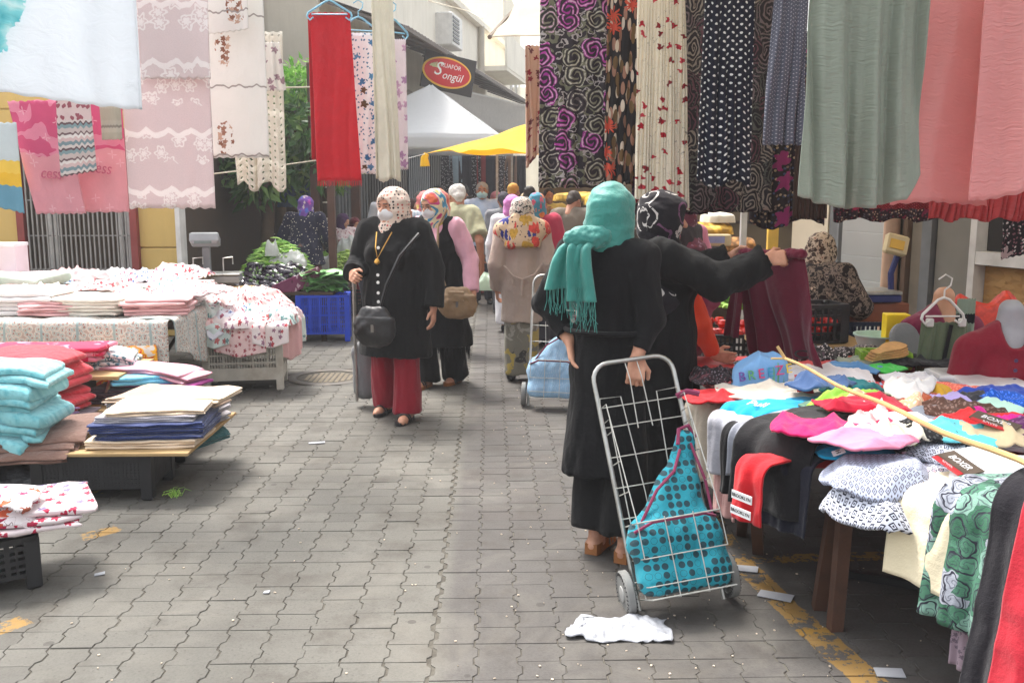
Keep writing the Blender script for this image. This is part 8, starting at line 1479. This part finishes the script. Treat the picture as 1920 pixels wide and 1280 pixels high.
figure(g0(868, 555, 16.0), -60, 1.76, 'dark haired man in a brown jacket beside the masked man', GP, M_skin2, 1.1, female=False, hair=(M_hair_dark, 'short'), head=(-20, 20), wear=[dict(kind='trousers', mat=M_dktr), dict(kind='top', mat=plain('brown_jacket', c(60, 50, 46)), name='jacket', off=.03)], q=1.6, shoe=M_black_pl)
figure(g0(1005, 640, 9.6), 188, 1.58, 'woman from behind in a crimson cardigan with a teal flowered scarf', GP, M_skin, 1.25, wear=[dict(kind='skirt', mat=M_dktr, hem=.08, name='skirt'), dict(kind='top', mat=plain('raspberry_cardigan', c(168, 42, 70)), hem=.66, flare=.22, soff=.03, name='cardigan')], scarf=flowers('teal_flower_scarf', c(70, 130, 150), [c(214, 120, 60), c(206, 90, 110)], 13, .4, 5, 'obj', .8), scarf_kw=dict(cape=.03), q=1.4, shoe=M_black_pl)
figure(g0(960, 620, 10.6), 176, 1.56, 'woman in a white blouse and pink scarf half hidden by the beige cardigan', GP, M_skin, 1.15, wear=[dict(kind='dress', mat=plain('white_blouse', c(214, 212, 216)), hem=.1, name='dress')], scarf=plain('orchid_scarf', c(196, 120, 180)), q=1.6, shoe=M_black_pl)
figure(g0(1073, 600, 11.0), 172, 1.62, 'dark haired person in a grey brown shirt bent over the produce', GP, M_skin2, 1.2, lean=12, female=False, head=(-30, 25), hair=(hard('dark_brown_hair', c(50, 38, 30), .7, scale=50), 'short'), bare=(True, True), wear=[dict(kind='trousers', mat=M_dktr), dict(kind='top', mat=plain('taupe_shirt', c(104, 94, 82)), hem=.7, flare=.19, sleeve=.45, soff=.04, off=.025, name='shirt')], arms=(((.27, -.2, 1.02), (.15, -.38, .92)), ((-.27, -.2, 1.02), (-.15, -.38, .92))), q=1.4, shoe=M_black_pl)
figure(g0(962, 555, 14.6), 150, 1.74, 'bald man with an orange lit head and a salmon shirt under the yellow tarp', GP, M_skin2, 1.05, female=False, hair=(hard('orange_lit_scalp', c(196, 150, 70), .8), 'short'), wear=[dict(kind='trousers', mat=M_dktr), dict(kind='top', mat=plain('salmon_shirt', c(206, 150, 120)), name='shirt')], q=1.6, shoe=M_black_pl)  # orange light on the bald head painted as the colour of its cover
figure(g0(1028, 560, 14.0), 8, 1.66, 'man in a yellow short sleeved shirt at the potato stall', GP, M_skin2, 1.15, female=False, hair=(M_hair_dark, 'short'), bare=(True, True), wear=[dict(kind='trousers', mat=M_dktr), dict(kind='top', mat=plain('yellow_shirt', c(206, 176, 90)), sleeve=.45, soff=.03, name='shirt')], q=1.6, shoe=M_black_pl)
figure(g0(992, 560, 15.2), 120, 1.7, 'person with dark hair and an olive top in the shade of the yellow tarp', GP, M_skin2, 1.1, female=False, hair=(M_hair_dark, 'short'), wear=[dict(kind='trousers', mat=M_dktr), dict(kind='top', mat=plain('olive_top', c(90, 84, 60)), name='shirt')], q=1.6, shoe=M_black_pl)
figure(g0(945, 600, 12.2), 185, 1.6, 'person in a grey knitted cap walking away in the crowd', GP, M_skin2, 1.1, female=False, hair=(hard('grey_cap', c(64, 60, 68), .9), 'short'), wear=[dict(kind='trousers', mat=M_dktr), dict(kind='top', mat=plain('grey_jumper', c(120, 120, 124)), name='jumper')], q=1.6, shoe=M_black_pl)
for px, Y_, rz_, h_, sc_, tp, lb in ((790, 17.5, 10, 1.62, plain('white_scarf', c(214, 210, 206)), c(96, 60, 70), 'woman in a white scarf and wine coat in the far crowd'), (842, 18.5, 170, 1.6, plain('navy_scarf', c(50, 56, 90)), c(120, 110, 100), 'woman in a navy scarf walking away in the far crowd'), (930, 17., 160, 1.62, plain('rose_scarf', c(206, 130, 140)), c(70, 90, 120), 'woman in a rose scarf and blue coat in the far crowd'), (985, 18., 30, 1.6, plain('sand_scarf', c(206, 186, 150)), c(150, 60, 60), 'woman in a sand scarf and red coat in the far crowd'), (915, 20., 5, 1.6, plain('mint_scarf', c(160, 196, 180)), c(60, 60, 66), 'woman in a mint scarf at the far end of the lane')):
    figure(g0(px, 560, Y_), rz_, h_, lb, GP, M_skin, 1.1, wear=[dict(kind='dress', mat=plain('coat_' + lb[11:16].strip().replace(' ', '_'), tp), hem=.12, name='coat')], scarf=sc_, q=1.8, shoe=M_black_pl)
# stallholders on the right
figure(A(.74, 5.4, 0), 84, 1.54, 'woman in an orange top bending over the right clothes table', 'stallholders', M_skin, 1.2, lean=66, arms=(((.2, -.5, .85), (.14, -.56, .68)), ((-.2, -.48, .86), (-.16, -.56, .68))), hands=((None, .5), ((0, -1, -.2), .4)), wear=[dict(kind='trousers', mat=M_dktr), dict(kind='top', mat=plain('orange_top', c(206, 62, 28)), hem=.74, soff=.02, name='top')], scarf=plain('violet_red_scarf', c(130, 50, 80)), q=1.15, shoe=M_black_pl)
figure(g0(1285, 640, 8.3), 210, 1.5, 'woman in a dark vest, pink sleeves and a wine scarf by the potato sacks', 'stallholders', M_skin, 1.1, lean=6, wear=[dict(kind='dress', mat=plain('pink_sleeves', c(206, 130, 160)), hem=.1, name='dress'), dict(kind='vest', mat=plain('dark_vest', c(46, 38, 44)), hem=.6, off=.03, name='vest')], scarf=ditsy('wine_scarf', c(96, 40, 60), [c(170, 130, 140)], [c(140, 60, 80)], 50) if False else flowers('wine_scarf', c(96, 44, 62), [c(150, 110, 130), c(120, 40, 50)], 30, .4, 4, 'obj'), q=1.4, shoe=M_black_pl, head=(40, 10))
M_brs = N('brown_leaf_dress', .9); _v = M_brs.co('obj'); _n = M_brs.noise(_v, 22, 3, .6)[0]; M_brs = M_brs.cloth(M_brs.ramp(_n, [(.4, c(38, 32, 32)), (.47, c(120, 106, 96)), (.56, c(50, 42, 42)), (.63, c(150, 134, 120))], 'CONSTANT'), _v, 0)
M_brsc = N('beige_brown_scarf', .85); _v = M_brsc.co('obj'); _n = M_brsc.noise(_v, 40, 3, .6)[0]; M_brsc = M_brsc.cloth(M_brsc.ramp(_n, [(.4, c(70, 54, 48)), (.48, c(190, 172, 152)), (.6, c(206, 190, 172)), (.64, c(140, 70, 50))], 'CONSTANT'), _v, 0)
figure(g0(1512, 700, 6.35) - A(0, 0, .0), 128, 1.54, 'woman in a beige brown scarf and dark leaf print dress seated behind the right stall', 'stallholders', M_skin, 1.4, lean=10, hip=.62, feet=((.09, -.3), (-.09, -.3)), arms=(((.32, -.1, .84), (.25, -.36, .78)), ((-.32, -.12, .84), (-.2, -.36, .78))), wear=[dict(kind='dress', mat=M_brs, hem=.14, flare=.3, soff=.035, off=.03, name='dress')], scarf=M_brsc, scarf_kw=dict(knot='cape_back', cape=.12, big=1.05), q=1.15, shoe=M_black_pl)
figure(g0(127, 560, 9.75) - A(0, 0, .08), 8, 1.16, 'seller in an ochre knitted cap peering over the left stall', 'stallholders', M_skin2, 1.2, hip=.42, female=False, feet=((.1, -.2), (-.1, -.2)), arms=(((.3, -.1, .6), (.2, -.3, .5)), ((-.3, -.1, .6), (-.2, -.3, .5))), eyes=True, hair=(hard('ochre_knit_cap', c(150, 118, 70), .9), 'short'), wear=[dict(kind='coat', mat=plain('seller_jacket', c(80, 84, 96)), hem=.2, name='jacket')], q=1.3, shoe=M_black_pl)
# carrier bag of the beige woman
q = P(915, 530, 8.3); crumple('carrier_bag', q - A(0, 0, .06), .17, .14, .2, plain('thin_bag', c(190, 206, 190), .3, tr=.5, spec=.5, sheen=0), 'thin carrier bag of lettuce carried by the beige cardigan woman', 'bag', ridge=6, flat=.35)
# trolley handle of the woman in the coat
tg_ = empty('pulled_trolley', P(668, 700, 6.75) * A(1, 1, 0), 0, 'grey trolley pulled by the woman in the black coat', 'trolley'); m = MB(); m.tube([(0, 0, .05), (.0, 0, 1.0), (.06, -.05, 1.03)], .012, 8); m.obj('handle', M_steel, tg_, smooth=True); m = MB(); m.tube([(.06, -.05, 1.03), (.12, -.08, 1.03)], .016, 8); m.obj('grip', hard('red_brown_grip', c(120, 50, 50), .5), tg_)
S = Sdf(); S.cone((.06, .05, .14), (.06, .05, .4), .09, .1, .03, .7); S.plane((0, 0, .05), (0, 0, -1)); mesh_part('grey_bag', S, .012, plain('grey_check', c(112, 112, 114)), tg_, None, (.006, (14, 14, 8), 3))
# ------------------------------------------------------------------ litter
M_paper = plain('soiled_white_paper', c(158, 160, 166), .6, co='uv', var=.14, sheen=0, weave=2.)
q = T(1158, 1180, .003); u, v = np.meshgrid(np.linspace(-.5, .5, 46), np.linspace(-.5, .5, 24)); x = u * .37 + .02 * vn(np.stack([u * 3, v * 3, u * 0 + 1], -1), 3); y = v * .19 * (1 - .25 * (u < -.3)) + .02 * np.sin(u * 9) * (v + .5) + .012 * vn(np.stack([u * 9, v * 2, u * 0], -1), 5) + .01 * u
x = x + np.where(u < -.38, .07 * np.abs(v * 2 + .1) * 0 + .09 * np.clip(v + .1, 0, 1) * (u < -.38), 0); z = .006 + .014 * np.clip(vn(np.stack([u * 5, v * 3, u * 0 + 9], -1), 2), 0, 1) + .007 * (1 - np.abs(vn(np.stack([u * 11, v * 6, u * 0 + 3], -1), 4)) * 1.6) * 1.0
tag(link('crumpled_paper', solid_grid('crumpled_paper', np.stack([x, y, np.maximum(z, .003)], -1), np.stack([u * .4, v * .19], -1), M_paper, .0025), None, (q[0], q[1], 0), (0, 0, -4)), 'flattened white plastic sheet lying in front of the trolley', 'litter')
for px, py, w, d, rz, lb in ((1398, 1066, .05, .03, -20, 'white paper slip right of the trolley wheel'), (1454, 1117, .065, .032, -30, 'white paper slip on the yellow line'), (1668, 1261, .045, .028, -10, 'grey white card at the lower right'), (594, 830, .05, .016, 8, 'small pale scrap in the middle of the paving'), (187, 1076, .02, .012, 20, 'tiny white scrap near the left crate'), (500, 1110, .012, .01, 0, 'tiny blue scrap on the left paving')):
    q = T(px, py, .003); m = MB(); m.add([(-w, -d, 0), (w, -d, .002), (w, d, .004), (-w, d, 0), (-w, -d, .003), (w, -d, .005), (w, d, .007), (-w, d, .003)], [(3, 2, 1, 0), (4, 5, 6, 7), (0, 1, 5, 4), (1, 2, 6, 5), (2, 3, 7, 6), (3, 0, 4, 7)]); tag(m.obj('paper_scrap', M_paper, None, (q[0], q[1], .002), (0, 0, rz)), lb, 'litter', 'paper scraps on the paving')
lm_ = MB(); rr_ = random.Random(11)
for i in range(240):
    x, y = rr_.uniform(-1.6, 1.9), 2.8 + rr_.random() ** 1.5 * 5; s_ = rr_.uniform(.003, .009)
    if rr_.random() < .5: x = abs(x) * .9
    lm_.box((x, y, .003), (s_, s_ * rr_.uniform(.4, 1), .003), rz=rr_.uniform(0, 180))
o = lm_.obj('litter_specks', hard('litter_specks', c(196, 180, 160), .9, var=.4, scale=3)); o['kind'] = 'stuff'; tag(o, 'tiny scraps and grit scattered over the paving', 'litter')
gq = G(328, 930); tf = MB()
for i in range(26):
    a, s_ = rr_.uniform(0, 6.28), rr_.uniform(.03, .07); b = A(gq[0] + rr_.gauss(0, .02), gq[1] + rr_.gauss(0, .02), 0); tf.tube([b, b + A(math.cos(a) * s_ * .4, math.sin(a) * s_ * .4, s_ * .6), b + A(math.cos(a) * s_, math.sin(a) * s_, s_ * .5)], .0025, 4, r2=.0006)
o = tf.obj('grass_tuft', M_bean); o['kind'] = 'stuff'; tag(o, 'small grass tuft in the paving joint', 'grass')
